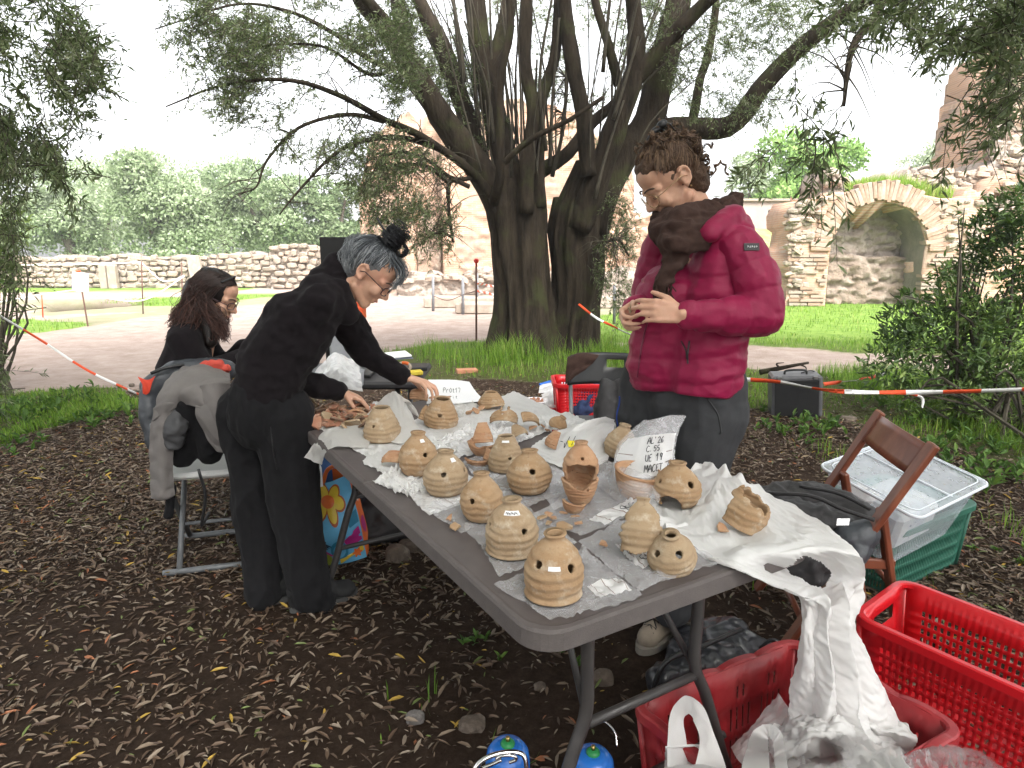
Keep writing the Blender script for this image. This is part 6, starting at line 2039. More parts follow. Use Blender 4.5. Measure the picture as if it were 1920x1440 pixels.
def spectacles(parent, H, mat, lens_w=.024, lens_h=.018, f=.098, u=.0, wire=.0014, square=False):
 b = MB()
 for q in (-1, 1):
  C = []
  for a in np.linspace(0, 2 * np.pi, 21):
   ca, sa = math.cos(a), math.sin(a)
   if square:
    ca, sa = np.sign(ca) * abs(ca) ** .6, np.sign(sa) * abs(sa) ** .6
   C.append(H.p(q * (.032) + lens_w * ca, f - .012 * (abs(.032 * q + lens_w * ca) / .05) ** 2, u + lens_h * sa))
  b.tube(C, wire, 6, False)
  b.tube([H.p(q * (.032 + lens_w), f - .012, u + .006), H.p(q * .078, f - .03, u + .010), H.p(q * .084, .0, u + .016), H.p(q * .080, -.018, u + .004)], wire, 6)
 b.tube([H.p(-.009, f, u + .004), H.p(0, f + .004, u + .006), H.p(.009, f, u + .004)], wire, 6)
 o = b.obj('spectacles', mat, parent, True)
 for q in (-1, 1):
  V = [H.p(q * .032, f - .004, u)] + [H.p(q * .032 + (lens_w - .001) * math.cos(a), f - .012 * (abs(.032 * q + lens_w * math.cos(a)) / .05) ** 2, u + (lens_h - .001) * math.sin(a)) for a in np.linspace(0, 2 * np.pi, 21)[:-1]]
  MB().add(V, [(0, 1 + i, 1 + (i + 1) % 20) for i in range(20)]).obj('lens', M_lens, o)

def face_bits(parent, H, brow_mat, lash=True):
 b = MB()
 for q in (-1, 1):
  C = [H.p(q * s, f, u) for s, f, u in ((.012, .1005, .021), (.024, .0965, .026), (.036, .0885, .0265), (.048, .0775, .021))]
  b.tube(catmull(arr(*C), 10), np.r_[.0018, .0030 * np.ones(8), .0010], 6)
  if lash:
   C = [H.p(q * s, f, u) for s, f, u in ((.018, .0865, -.006), (.031, .0875, -.0105), (.045, .0785, -.006))]
   b.tube(catmull(arr(*C), 8), .0011, 5)
 b.obj('eyebrows', brow_mat, parent)
 C = [H.p(s, f, u) for s, f, u in ((-.021, .0845, -.0645), (-.008, .0925, -.0635), (0, .0930, -.0645), (.008, .0925, -.0635), (.021, .0845, -.0645))]
 MB().tube(catmull(arr(*C), 12), np.r_[.001, .0034 * np.ones(10), .001], 6).obj('lips', M_lip_c, parent, True)

# ---- woman in black fleece, bending over the far end of the table
def fleece_woman():
 t = thing('person', 'person in black fleece with grey hair in a bun bending over the table', 'person', tuple(at_z(540, 1150, 0)))
 H = Head(at_y(691, 511, 2.50), (.74, .02, -.67), (.67, .0, .74), 1.0)
 f = Fig(); m = f.m
 H.build(m)
 f.c(tuple(H.p(0, -.02, -.05)), (628, 545, 2.50), .050, .058)
 f.chain([(628, 545, 2.5), (580, 600, 2.5), (520, 675, 2.48), (495, 745, 2.45)], [.09, .10, .10, .10])
 Wr, Wl = P3((640, 733, 2.60)), P3((762, 707, 2.74))
 f.chain([(596, 572, 2.37), (522, 697, 2.42), tuple(Wr)], [.040, .036, .024])
 f.chain([(632, 580, 2.65), (690, 668, 2.73), tuple(Wl)], [.040, .036, .024])
 hand(m, Wr, (.86, .18, -.42), (-.35, -.1, -.93), -1, [(.45, .75, .4), (.5, .75, .4), (.55, .8, .4), (.6, .8, .4)], .98, thumb=(.7, .45, .55))
 hand(m, Wl, (.93, -.1, -.28), (-.2, .0, -.96), 1, [(.25, .6, .35), (.35, .65, .35), (.45, .65, .4), (.55, .7, .4)], 1.0, .10, thumb=(.62, .45, .65))
 f.chain([(530, 765, 2.36), (545, 945, 2.37), (578, 1120, 2.36)], [.075, .05, .042])
 f.chain([(465, 765, 2.50), (478, 950, 2.46), (492, 1120, 2.42)], [.075, .05, .042])
 ob('body', sculpt(m, .0042, 5), M_skin, t)
 f = Fig()
 for dy, r in ((-.085, .118), (.085, .118)):
  f.chain([(497, 738, 2.44 + dy), (515, 680, 2.46 + dy), (560, 612, 2.48 + dy), (600, 565, 2.50 + dy)], [r - .002, r + .006, r + .012, .098])
 f.c((602, 563, 2.38), (622, 562, 2.64), .072, .072)
 f.chain([(596, 566, 2.35), (560, 630, 2.37), (524, 695, 2.41)], [.070, .066, .061])
 f.chain([(524, 695, 2.41), (570, 715, 2.49), (632, 733, 2.585)], [.061, .052, .037])
 f.chain([(634, 580, 2.66), (690, 664, 2.72), (752, 704, 2.735)], [.078, .060, .038])
 f.chain([(612, 545, 2.50), (630, 520, 2.50), (638, 505, 2.50)], [.090, .072, .066])
 f.c((628, 550, 2.44), (648, 585, 2.46), .058, .045)
 ax = np.array(tuple(P3((600, 560, 2.5)) - P3((497, 738, 2.45)))); ax /= np.linalg.norm(ax)
 me = sculpt(f.m, .0065, 7, lambda V, N: wrinkle(V, .020, 7, (1, 1, 1.4), 3) + .004 * fbm(V * 22, 2, 8), 'fleece')
 fl = ob('fleece', me, M_fleece, t)
 for w, d in ((Wr, (.86, .3, -.1)), (Wl, (.95, .1, -.3))):
  d = Vector(d).normalized()
  MB().tube([w - d * .030, w - d * .012, w - d * .006], [.036, .034, .031], 16).obj('cuff', M_fleece, fl, True)
 b = MB()
 c0, c1 = np.array(tuple(P3((632, 545, 2.5)))), np.array(tuple(P3((651, 523, 2.5))))
 axv = (c1 - c0) / np.linalg.norm(c1 - c0)
 f = Fig()
 for y, r in ((2.36, .105), (2.50, .105)):
  f.c((500, 745, y), (492, 785, y), r + .018, r + .012)
 f.chain([(528, 775, 2.37), (545, 860, 2.37), (552, 950, 2.37), (566, 1040, 2.37), (582, 1115, 2.37)], [.118, .105, .093, .088, .080])
 f.chain([(468, 775, 2.50), (474, 860, 2.49), (482, 950, 2.46), (488, 1040, 2.44), (494, 1110, 2.42)], [.118, .102, .090, .083, .075])
 f.c((582, 1110, 2.36), (606, 1128, 2.38), .06, .05)
 me = sculpt(f.m, .0065, 6, lambda V, N: wrinkle(V, .022, 6, (1.3, 1.3, .7), 13) + .004 * fbm(V * np.array([9, 9, 20]), 2, 18) * smooth(.45, .1, V[:, 2]), 'trousers')
 ob('trousers', me, M_trouser, t)
 stick_line(me, [(508, 800), (512, 840), (520, 880)], .0022, name='pocket_zip', mat=M_black, parent=t)
 for (hx, hy, tx, ty) in ((545, 1150, 652, 1118), (468, 1138, 540, 1120)):
  a, b_ = at_z(hx, hy, 0), at_z(tx, ty, 0)
  d = (b_ - a).normalized()
  s_ = Vector((-d.y, d.x, 0))
  L = .27
  m = MB()
  m.cone(a + Vector((0, 0, .052)) + d * .035, a + d * (L - .045) + Vector((0, 0, .040)), .043, .036, 12)
  m.cone(a + d * .03 + Vector((0, 0, .085)), a + d * .15 + Vector((0, 0, .062)), .042, .040, 12)
  m.ell(a + d * (L - .06) + Vector((0, 0, .035)), (.058, .046, .036), Matrix((d, s_, Vector((0, 0, 1)))).transposed())
  sh = ob('shoe', sculpt(m, .005, 4, name='shoe'), M('black_hiking_shoe', (.009, .009, .0095), (.016, .016, .016), 20, .7, .4, 120, .003) if 'bs' not in fleece_woman.__dict__ else fleece_woman.bs, t)
  fleece_woman.bs = sh.data.materials[0]
  o = []
  for q in np.linspace(0, 2 * np.pi, 26)[:-1]:
   o.append(a + d * (L / 2 + (L / 2 + .004) * math.cos(q)) + s_ * (.047 * math.sin(q) * (1 + .12 * math.cos(q))))
  b = MB()
  b.v = [tuple(p + Vector((0, 0, z))) for z in (.004, .026) for p in o]
  n = len(o)
  b.f = [(j, (j + 1) % n, n + (j + 1) % n, n + j) for j in range(n)] + [tuple(range(n))[::-1], tuple(range(n, 2 * n))]
  b.obj('sole', M_sole, sh)
  lb = MB()
  for q in range(5):
   c = a + d * (.12 + .022 * q) + Vector((0, 0, .105 - .010 * q))
   lb.tube([c - s_ * .022 - Vector((0, 0, .008)), c, c + s_ * .022 + d * .014 - Vector((0, 0, .008))], .0022, 5)
  lb.obj('laces', M_black, sh)
 m = MB()
 m.ell(H.p(0, -.020, .036), (.079, .094, .087), H.R, 20, 12)
 m.ell(H.p(0, -.060, -.02), (.066, .052, .066), H.R, 20, 12)
 ob('scalp_hair', sculpt(m, .006, 3, lambda V, N: .004 * fbm(V * 40, 2, 3)), M('grey_hair_base', (.07, .075, .08), (.16, .165, .17), 60, .7, .6, 120, .006), t)
 bun_d = np.array([0, -.10, 1.0])
 K = 2400
 rt = scalp_roots(K, lambda d: hairline(d, .46, .04, -.85))
 S = sweep(H, rt, bun_d, 14, (1.02, 1.15), .0028, 6, 9)
 w = np.linspace(0, 1, 14)[None, :]
 base = np.clip(.55 + .5 * smooth(.2, -.6, rt[:, 2])[:, None] + R.normal(0, .2, (K, 1)) + .15 * (rt[:, 1] < -.3)[:, None], .15, 1)
 tint = np.clip(base * (1 - .95 * smooth(.25, .95, w)), 0, 1)
 V, F, T = strands(S, .0013, .0010, tint)
 rn = scalp_roots(420, lambda d: (d[:, 1] < -.35) & (d[:, 2] < .2) & (d[:, 2] > -.8))
 S2 = sweep(H, rn, (0, -.9, .5), 10, (1.05, 1.28), .007, 6, 5)
 V2, F2, T2 = strands(S2, .0009, .0005, np.clip(.8 + R.normal(0, .15, (420, 10)), 0, 1))
 ob('hair', np_mesh('hair', np.vstack([V, V2]), np.vstack([F, F2 + len(V)]), False, {'tint': np.r_[T, T2]}), M_hair_gr, t)
 bc = np.array(tuple(H.p(0, -.012, .158)))
 B3 = np.array([tuple(H.s), tuple(H.f), tuple(H.u)])
 K = 460
 SS = []
 for i in range(K):
  ph, rr, zz = R.uniform(0, 6.28), R.uniform(.012, .046), R.normal(0, .024)
  tilt = R.normal(0, .5)
  a = ph + np.linspace(0, R.uniform(2, 5), 16)
  loc = np.stack([rr * np.cos(a), rr * np.sin(a) * 1.0 + .1 * zz, zz + rr * .5 * np.sin(a + tilt) * math.sin(tilt)], 1)
  SS.append(bc + loc @ B3)
 for i in range(60):                                      # a loose loop hanging forward
  a = np.linspace(-.6, 3.4, 16)
  loc = np.stack([R.normal(0, .007) + 0 * a, .045 + .024 * np.sin(a) + R.normal(0, .003), -.012 - .024 * np.cos(a) + R.normal(0, .003)], 1)
  SS.append(bc + loc @ B3)
 V, F, T = strands(np.array(SS), .0014, .0012, np.clip(R.normal(.06, .06, (len(SS), 16)), 0, 1))
 ob('hair_bun', np_mesh('hair_bun', V, F, False, {'tint': T}), M_hair_gr, t)
 MB().ell(tuple(bc), (.036, .036, .036), H.R).obj('bun_core', M_black, t, True)
 MB().tube([H.p(.0, -.105, .175), H.p(0, -.03, .150), H.p(0, .06, .125)], [.0035, .005, .003], 8).obj('hair_stick', M_black, t)
 K = 150
 SS = []
 for i in range(K):
  s0 = R.normal(0, .035)
  p0 = np.array(H.scalp(np.array([s0 * 8, .35, .95]), 1.06))
  p1 = np.array(tuple(H.p(s0 * 1.2, .098 + R.normal(0, .006), .085 + R.normal(0, .01))))
  p2 = np.array(tuple(H.p(s0 * 1.3, .108 + R.normal(0, .006), .035 + R.normal(0, .012))))
  SS.append(catmull(np.array([p0, p1, p2]), 12))
 V, F, T = strands(np.array(SS), .0013, .0008, np.clip(np.linspace(.35, .8, 12)[None] + R.normal(0, .12, (K, 1)), 0, 1))
 ob('fringe', np_mesh('fringe', V, F, False, {'tint': T}), M_hair_gr, t)
 spectacles(t, H, M_glassf, .026, .017, .104, -.008, .0018, True)
 face_bits(t, H, M_brow)
M_sole = M('grey_rubber_sole', (.06, .06, .058), (.04, .04, .04), 20, .8)
fleece_woman()

# ---- woman in the pink jacket, standing at the right side of the table
def jacket_woman():
 t = thing('person', 'person in magenta quilted jacket and brown scarf studying a small sherd', 'person', tuple(at_z(1262, 1180, 0)))
 H = Head(at_y(1258, 338, 2.20), (-.78, -.16, -.61), (-.6, -.12, .78), 1.02)
 f = Fig(); m = f.m
 H.build(m)
 f.c(tuple(H.p(0, -.028, -.05)), (1322, 430, 2.22), .046, .058)
 f.chain([(1322, 450, 2.22), (1315, 560, 2.22), (1300, 700, 2.22), (1285, 760, 2.22)], [.06, .09, .10, .10])
 WL, WR = P3((1283, 589, 1.93)), P3((1192, 575, 2.12))
 f.chain([(1385, 480, 2.08), (1426, 598, 2.02), tuple(WL)], [.036, .036, .025])
 f.chain([(1245, 480, 2.35), (1216, 600, 2.34), tuple(WR)], [.036, .036, .025])
 hand(m, WL, (-.97, .18, .10), (-.12, .90, -.25), -1, [(.35, .55, .35), (.4, .6, .35), (.4, .65, .4), (.45, .7, .4)], 1.02, .05, thumb=(.75, .55, .25))
 hand(m, WR, (-.55, -.60, -.35), (.55, -.75, -.20), 1, [(.7, .9, .5), (.7, .95, .5), (.75, .95, .5), (.8, 1.0, .5)], .98, .04, thumb=(.6, .5, .5))
 f.chain([(1335, 770, 2.14), (1302, 930, 2.12), (1262, 1150, 2.12)], [.08, .05, .043])
 f.chain([(1215, 770, 2.32), (1195, 940, 2.36), (1165, 1100, 2.38)], [.08, .05, .043])
 ob('body', sculpt(m, .0042, 5), M_skin, t)
 o = ob('sherd', sherd_mesh(77, .020), M_clay2, None, 'small pale sherd held between her fingertips', 'sherd')
 o.location = P3((1187, 580, 2.03)); o.rotation_euler = (1.2, .3, .4)
 f = Fig()
 Rr = .118
 for (dx, dy) in ((-38, .10), (38, -.10)):
  f.chain([(1318 + dx, 465, 2.22 + dy), (1305 + dx, 560, 2.22 + dy), (1290 + dx, 640, 2.22 + dy), (1280 + dx, 700, 2.22 + dy)], [.086, .116, .124, .132])
 f.c((1262, 462, 2.34), (1372, 462, 2.09), .066, .068)
 f.c((1262, 560, 2.20), (1245, 690, 2.20), .125, .125)
 f.chain([(1345, 420, 2.28), (1385, 422, 2.20), (1396, 436, 2.10)], [.042, .042, .030])
 f.chain([(1345, 415, 2.24), (1372, 410, 2.12), (1330, 435, 2.04)], [.036, .042, .030])
 def quilt(V, N):
  z = V[:, 2] + .03 * np.sin(V[:, 0] * 5)
  ph = z / .082
  puff = np.abs(np.sin(np.pi * ph)) ** .55
  low = smooth(1.50, 1.36, z)
  return .0075 * (puff - .72) * low + wrinkle(V, .012, 7, (1, 1, 1.8), 23) + .003 * fbm(V * np.array([10, 10, 34]), 2, 24)
 me = sculpt(f.m, .006, 5, quilt, 'jacket')
 V = np.array([v.co[:] for v in me.vertices])
 hz = at_y(1285, 735, 2.12).z
 V[:, 2] = np.maximum(V[:, 2], hz + .010 * np.sin(V[:, 0] * 14))
 me.vertices.foreach_set('co', V.astype(np.float32).ravel()); me.update()
 jk = ob('jacket', me, M_jacket, t)
 def sleeve(pts, rs, seed):
  f = Fig(); f.chain(pts, rs)
  A = np.array([tuple(P3(p)) for p in pts])
  seg = np.r_[0, np.cumsum(np.linalg.norm(np.diff(A, axis=0), axis=1))]
  def q(V, N):
   best, par = np.full(len(V), 9.0), np.zeros(len(V))
   for i in range(len(A) - 1):
    d = A[i + 1] - A[i]; L = np.linalg.norm(d); d = d / L
    s = np.clip((V - A[i]) @ d, 0, L)
    ds = np.linalg.norm(V - A[i] - s[:, None] * d, axis=1)
    m_ = ds < best
    best[m_], par[m_] = ds[m_], (seg[i] + s)[m_]
   return .0062 * (np.abs(np.sin(np.pi * par / .078 + .4)) ** .55 - .72) + wrinkle(V, .012, 9, (1, 1, 1), seed)
  m2 = sculpt(f.m, .0055, 5, q, 'sleeve')
  ob('sleeve', m2, M_jacket, t)
  return m2
 sl = sleeve([(1384, 466, 2.07), (1416, 525, 2.03), (1428, 592, 2.01), (1370, 592, 1.975), (1292, 590, 1.94)], [.074, .074, .071, .058, .044], 31)
 sleeve([(1246, 452, 2.36), (1224, 530, 2.36), (1214, 600, 2.34), (1198, 585, 2.20), (1194, 578, 2.14)], [.070, .068, .063, .053, .044], 33)
 stick_line(me, [(1246, 470), (1226, 560), (1206, 640), (1196, 706)], .0030, name='front_zip', mat=M('dark_pink_zip', (.13, .006, .03), (.10, .005, .025), rough=.5), parent=jk)
 stick_line(me, [(1293, 640), (1290, 662), (1290, 682)], .0028, name='pocket_zip', mat=M_black, parent=jk)
 stick_line(me, [(1278, 640), (1286, 656), (1288, 672)], .0020, name='pocket_zip', mat=M_black, parent=jk)
 p, n = stick(sl, 1409, 463, .001)
 ux = Vector((.93, -.25, .10)); ux = (ux - n * ux.dot(n)).normalized(); uy = n.cross(ux)
 bd = MB().box(p, (.046, .022, .003), Matrix((ux, uy, n)).transposed()).obj('sleeve_badge', M_black, t)
 lb = MB()
 for q in range(5):
  c = p + n * .0022 + ux * (-.013 + .0065 * q)
  lb.tube([c - uy * .0022, c + uy * .0028 + ux * .002], .0007, 4)
  lb.tube([c + uy * .0028 * (-1) ** q, c + ux * .004], .0006, 4)
 lb.obj('badge_lettering', M_paper, bd)
 f = Fig()
 ring = [(1376, 378, 2.26), (1330, 425, 2.10), (1275, 440, 2.06), (1238, 432, 2.14), (1240, 420, 2.28), (1300, 405, 2.36), (1378, 385, 2.26)]
 f.chain(ring, [.034, .038, .040, .037, .040, .040, .034])
 f.chain([(1372, 395, 2.2), (1310, 455, 2.06), (1262, 462, 2.04), (1246, 448, 2.12)], [.030, .034, .033, .030])
 f.chain([(1330, 400, 2.16), (1275, 415, 2.10), (1240, 415, 2.2)], [.044, .042, .036])
 f.chain([(1262, 470, 2.06), (1250, 500, 2.05), (1240, 535, 2.04)], [.028, .025, .023])
 f.chain([(1285, 465, 2.06), (1262, 500, 2.045), (1250, 530, 2.04)], [.028, .026, .022])
 def folds(V, N):
  q = V @ np.array([.55, .2, .8])
  return wrinkle(V, .020, 11, (1, 1, 1.6), 41) + .004 * fbm(V * 30, 2, 9)
 ob('scarf', sculpt(f.m, .0055, 4, folds, 'scarf'), M_scarf, t)
 b = MB()
 for i in range(34):
  x = 1228 + 32 * R.random(); y = 525 + 14 * R.random()
  p = at_y(x, y, 2.02 + .03 * R.random())
  L = R.uniform(.035, .06)
  b.tube([p, p + Vector((R.normal(0, .004), R.normal(0, .003), -L * .5)), p + Vector((R.normal(0, .009), R.normal(0, .004), -L))], .0020, 5)
 b.obj('scarf_fringe', M_scarf, t)
 f = Fig()
 for (x, y) in ((1325, 2.14), (1230, 2.30)):
  f.c((x, 715, y), (x, 775, y), .128, .128)
 f.c((1278, 745, 2.18), (1270, 770, 2.22), .12, .12)
 f.chain([(1330, 775, 2.13), (1312, 850, 2.12), (1300, 930, 2.12), (1280, 1040, 2.12), (1262, 1140, 2.13)], [.128, .112, .092, .082, .072])
 f.chain([(1218, 775, 2.32), (1208, 850, 2.34), (1198, 940, 2.36), (1180, 1030, 2.37), (1166, 1105, 2.38)], [.122, .108, .090, .080, .070])
 mt = sculpt(f.m, .0065, 6, lambda V, N: wrinkle(V, .012, 6, (1.2, 1.2, .9), 53) + .003 * fbm(V * np.array([8, 8, 22]), 2, 5), 'trousers')
 ob('trousers', mt, M_greypants, t)
 stick_line(mt, [(1325, 745), (1345, 775), (1352, 810), (1348, 812)], .0022, name='pocket_seam', mat=M_black, parent=t)
 stick_line(mt, [(1150, 745), (1146, 775), (1143, 800)], .004, name='badge_strap', mat=M('blue_cord', (.02, .06, .30), (.02, .05, .25)), parent=t)
 M_boot = M('tan_suede_boot', (.26, .215, .165), (.20, .165, .13), 14, .9, .4, 150, .003)
 for (hx, hy, tx, ty) in ((1262, 1175, 1196, 1232), (1170, 1140, 1110, 1185)):
  a, b_ = at_z(hx, hy, 0), at_z(tx, ty, 0)
  d = (b_ - a).normalized(); s_ = Vector((-d.y, d.x, 0)); L = .27
  a = a - d * .03
  m = MB()
  m.cone(a + d * .045 + Vector((0, 0, .06)), a + d * (L - .05) + Vector((0, 0, .045)), .046, .039, 12)
  m.cone(a + d * .05 + Vector((0, 0, .15)), a + d * .06 + Vector((0, 0, .06)), .047, .048, 12)
  m.cone(a + d * .07 + Vector((0, 0, .12)), a + d * .18 + Vector((0, 0, .06)), .04, .04, 12)
  sh = ob('boot', sculpt(m, .005, 4, name='boot'), M_boot, t)
  b = MB(); n = 26
  o = [a + d * (L / 2 + (L / 2 + .005) * math.cos(q)) + s_ * (.050 * math.sin(q) * (1 + .12 * math.cos(q))) for q in np.linspace(0, 2 * np.pi, n + 1)[:-1]]
  b.v = [tuple(p + Vector((0, 0, z))) for z in (.003, .028) for p in o]
  b.f = [(j, (j + 1) % n, n + (j + 1) % n, n + j) for j in range(n)] + [tuple(range(n))[::-1], tuple(range(n, 2 * n))]
  b.obj('sole', M('pale_boot_sole', (.22, .20, .17), (.17, .15, .13), 14, .9) if hx == 1262 else bpy.data.materials['pale_boot_sole'], sh)
  lb = MB()
  for q in range(6):
   c = a + d * (.105 + .020 * q) + Vector((0, 0, .158 - .0145 * q))
   for sg in (-1, 1):
    lb.tube([c - s_ * .024 * sg - Vector((0, 0, .006)), c + Vector((0, 0, .003)), c + s_ * .024 * sg + d * .02 - Vector((0, 0, .014))], .0024, 5)
  lb.obj('laces', M_black, sh)
 m = MB().ell(H.p(0, -.022, .040), (.082, .100, .092), H.R, 20, 12)
 m.ell(H.p(0, -.058, -.025), (.073, .058, .078), H.R, 20, 12)
 m.ell(H.p(0, -.085, .045), (.060, .060, .065), H.R, 20, 12)
 m.ell(H.p(0, .038, .074), (.058, .042, .040), H.R, 20, 12)
 ob('scalp_hair', sculpt(m, .005, 3, lambda V, N: .007 * fbm(V * 45, 3, 3)), M('brown_hair_base', (.050, .027, .016), (.10, .058, .034), 60, .6, .8, 90, .01), t)
 K = 4200
 rt = scalp_roots(K, lambda d: hairline(d, .33, -.12, -.95))
 S = sweep(H, rt, (0, -.50, .86), 24, (1.02, 1.13), .0042, 11, 14)
 tint = np.clip(.42 + R.normal(0, .2, (K, 1)) + .18 * np.sin(np.linspace(0, 9, 24))[None] + .25 * smooth(.5, 1, rt[:, 1])[:, None], 0, 1)
 V, F, T = strands(S, .0014, .0011, tint)
 SS, TT = [], []
 cl = None
 for i in range(1500):
  if i % 9 == 0:
   cl = None
  q = R.random()
  if q < .45:
   c0 = np.array(tuple(H.p(R.normal(0, .030), -.080 + R.normal(0, .022), .095 + R.normal(0, .024))))
  elif q < .8:
   c0 = np.array(tuple(H.p(R.normal(0, .048), -.100 + R.normal(0, .010), R.uniform(-.05, .07))))
  else:
   c0 = np.array(tuple(H.p(R.normal(0, .04), R.uniform(-.06, .02), .122 + R.normal(0, .009))))
  if cl is None:
   ax = R.normal(size=3) + np.array([0, 0, -.6]); ax /= np.linalg.norm(ax)
   e1 = np.cross(ax, R.normal(size=3)); e1 /= np.linalg.norm(e1); e2 = np.cross(ax, e1)
   cl = (c0, R.uniform(0, 6.28), R.uniform(5, 10), R.uniform(.004, .010), ax, e1, e2, R.uniform(.025, .055))
  c0, a0_, tw_, rr, ax, e1, e2, ln_ = cl
  c0 = c0 + R.normal(0, .0022, 3)
  a = a0_ + R.normal(0, .12) + np.linspace(0, tw_, 20)
  SS.append(c0 + rr * (np.cos(a)[:, None] * e1 + np.sin(a)[:, None] * e2) + np.linspace(-.5, .5, 20)[:, None] * ax * ln_)
  TT.append(np.clip(np.full(20, .5) + R.normal(0, .22), 0, 1))
 V2, F2, T2 = strands(np.array(SS), .0012, .0008, np.array(TT))
 ob('hair', np_mesh('hair', np.vstack([V, V2]), np.vstack([F, F2 + len(V)]), False, {'tint': np.r_[T, T2]}), M_hair_br, t)
 b = MB()
 c = H.p(0, -.045, .140)
 b.tube([c - H.s * .0 + H.f * .045 + H.u * .0, c + H.u * .014 + H.f * .01, c + H.u * .010 - H.f * .030], [.006, .010, .011], 8)
 b.ell(tuple(c + H.u * .014 - H.f * .025), (.016, .020, .014), H.R, 10, 6)
 for q in range(7):
  s0 = c + H.f * (.040 - .014 * q) + H.u * .006
  b.tube([s0, s0 + H.s * .012 - H.u * .008, s0 + H.s * .014 - H.u * .026], [.0032, .003, .0016], 6)
  b.tube([s0, s0 - H.s * .012 - H.u * .008, s0 - H.s * .014 - H.u * .026], [.0032, .003, .0016], 6)
 b.obj('claw_clip', M_black, t, True)
 spectacles(t, H, M_gold, .026, .022, .106, -.010, .0011)
 face_bits(t, H, M_brow)
 MB().ell(H.p(-.084, -.008, -.036), (.003, .003, .003), None, 8, 6).obj('ear_stud', M_gold, t)
jacket_woman()

# ---- seated woman with long dark hair
def seated_woman():
 t = thing('person', 'person with long dark wavy hair sitting in black at the far table', 'person', tuple(at_z(360, 960, 0)))
 H = Head(at_y(403, 556, 3.10), (.90, .02, -.40), (.40, .0, .92), 1.0)
 f = Fig(); m = f.m
 H.build(m)
 f.c(tuple(H.p(0, -.02, -.05)), (372, 615, 3.10), .050, .058)
 f.chain([(368, 625, 3.1), (352, 690, 3.08), (348, 745, 3.06)], [.09, .10, .10])
 WR, WL = P3((462, 665, 3.10)), P3((470, 648, 3.30))
 f.chain([(345, 635, 2.95), (385, 705, 2.93), tuple(WR)], [.048, .036, .024])
 f.chain([(380, 632, 3.28), (420, 700, 3.32), tuple(WL)], [.048, .036, .024])
 hand(m, WR, (.95, .2, -.2), (0, .1, -1), -1, [(.3, .5, .3)] * 4, .95)
 hand(m, WL, (.95, -.1, -.2), (0, .1, -1), 1, [(.3, .5, .3)] * 4, .95)
 f.chain([(350, 765, 2.98), (455, 775, 3.10), (470, 950, 3.15)], [.075, .05, .04])
 f.chain([(360, 765, 3.16), (465, 775, 3.30), (480, 940, 3.36)], [.075, .05, .04])
 f.c((470, 950, 3.15), (505, 958, 3.17), .035, .03)
 f.c((480, 940, 3.36), (512, 946, 3.38), .035, .03)
 ob('body', sculpt(m, .0055, 5), M_skin, t)
 f = Fig()
 for dy in (-.08, .08):
  f.chain([(348, 760, 3.06 + dy), (345, 700, 3.07 + dy), (355, 645, 3.09 + dy)], [.125, .122, .098])
 f.c((345, 632, 2.97), (375, 630, 3.26), .075, .072)
 f.chain([(345, 638, 2.95), (382, 702, 2.93), (450, 668, 3.08)], [.074, .060, .042])
 f.chain([(378, 638, 3.27), (418, 698, 3.31), (458, 650, 3.29)], [.072, .058, .042])
 f.chain([(368, 620, 3.1), (378, 600, 3.1)], [.075, .062])
 ob('pullover', sculpt(f.m, .0075, 6, lambda V, N: wrinkle(V, .011, 6, (1, 1, 1.2), 63), 'pullover'), M_fleece, t)
 f = Fig()
 f.chain([(345, 768, 2.98), (455, 775, 3.10), (470, 945, 3.15)], [.105, .082, .062])
 f.chain([(355, 768, 3.16), (465, 775, 3.30), (480, 935, 3.36)], [.105, .082, .062])
 ob('trousers', sculpt(f.m, .008, 5, lambda V, N: wrinkle(V, .010, 6, (1, 1, 1), 66), 'trousers'), M_trouser, t)
 m = MB().ell(H.p(0, -.022, .036), (.085, .100, .094), H.R, 20, 12)
 m.cone(H.p(0, -.06, 0), P3((350, 640, 3.08)), .085, .055)
 m.cone(H.p(-.0, -.03, -.02), P3((395, 640, 3.0)), .07, .03)
 ob('hair_mass', sculpt(m, .008, 4, lambda V, N: .010 * fbm(V * np.array([30, 30, 8]), 3, 3)), M_hair_dk, t)
 K = 1700
 rt = scalp_roots(K, lambda d: hairline(d, .55, .2, -.5))
 SS = []
 for i in range(K):
  d = rt[i]
  side = np.sign(d[0]) if abs(d[0]) > .05 else R.choice([-1, 1])
  d2 = np.array([side * .75, d[1] * .6 - .25, -.15]); d2 /= np.linalg.norm(d2)
  p0 = H.scalp(d, 1.08); p1 = H.scalp((d + d2) / 2 + np.array([side * .2, 0, .25]), 1.16); p2 = H.scalp(d2, 1.18)
  fr = R.random()
  ex, ey = (315 + 50 * R.random(), 588 + 55 * R.random()) if fr < .62 else (395 + 34 * R.random(), 600 + 42 * R.random())
  p4 = np.array(tuple(at_y(ex, ey, 3.08 + side * -.09 + R.normal(0, .03))))
  p3 = (p2 + p4) / 2 + R.normal(0, .012, 3)
  C = catmull(np.array([p0, p1, p2, p3, p4]), 22)
  s = np.linspace(0, 1, 22)
  if i % 14 == 0:
   a, b_, pa, pb = R.normal(size=3), R.normal(size=3), R.uniform(0, 6), R.uniform(0, 6)
  C = C + (np.sin(s * 17 + pa)[:, None] * a + np.cos(s * 15 + pb)[:, None] * b_) * .0075 * smooth(.25, .7, s)[:, None]
  SS.append(C)
 tint = np.clip(np.linspace(.15, .75, 22)[None] + R.normal(0, .16, (K, 1)), 0, 1)
 V, F, T = strands(np.array(SS), .0017, .0012, tint)
 ob('hair', np_mesh('hair', V, F, False, {'tint': T}), M_hair_dk, t)
 spectacles(t, H, M_glassf, .025, .016, .103, -.006, .002, True)
 face_bits(t, H, M_brow)
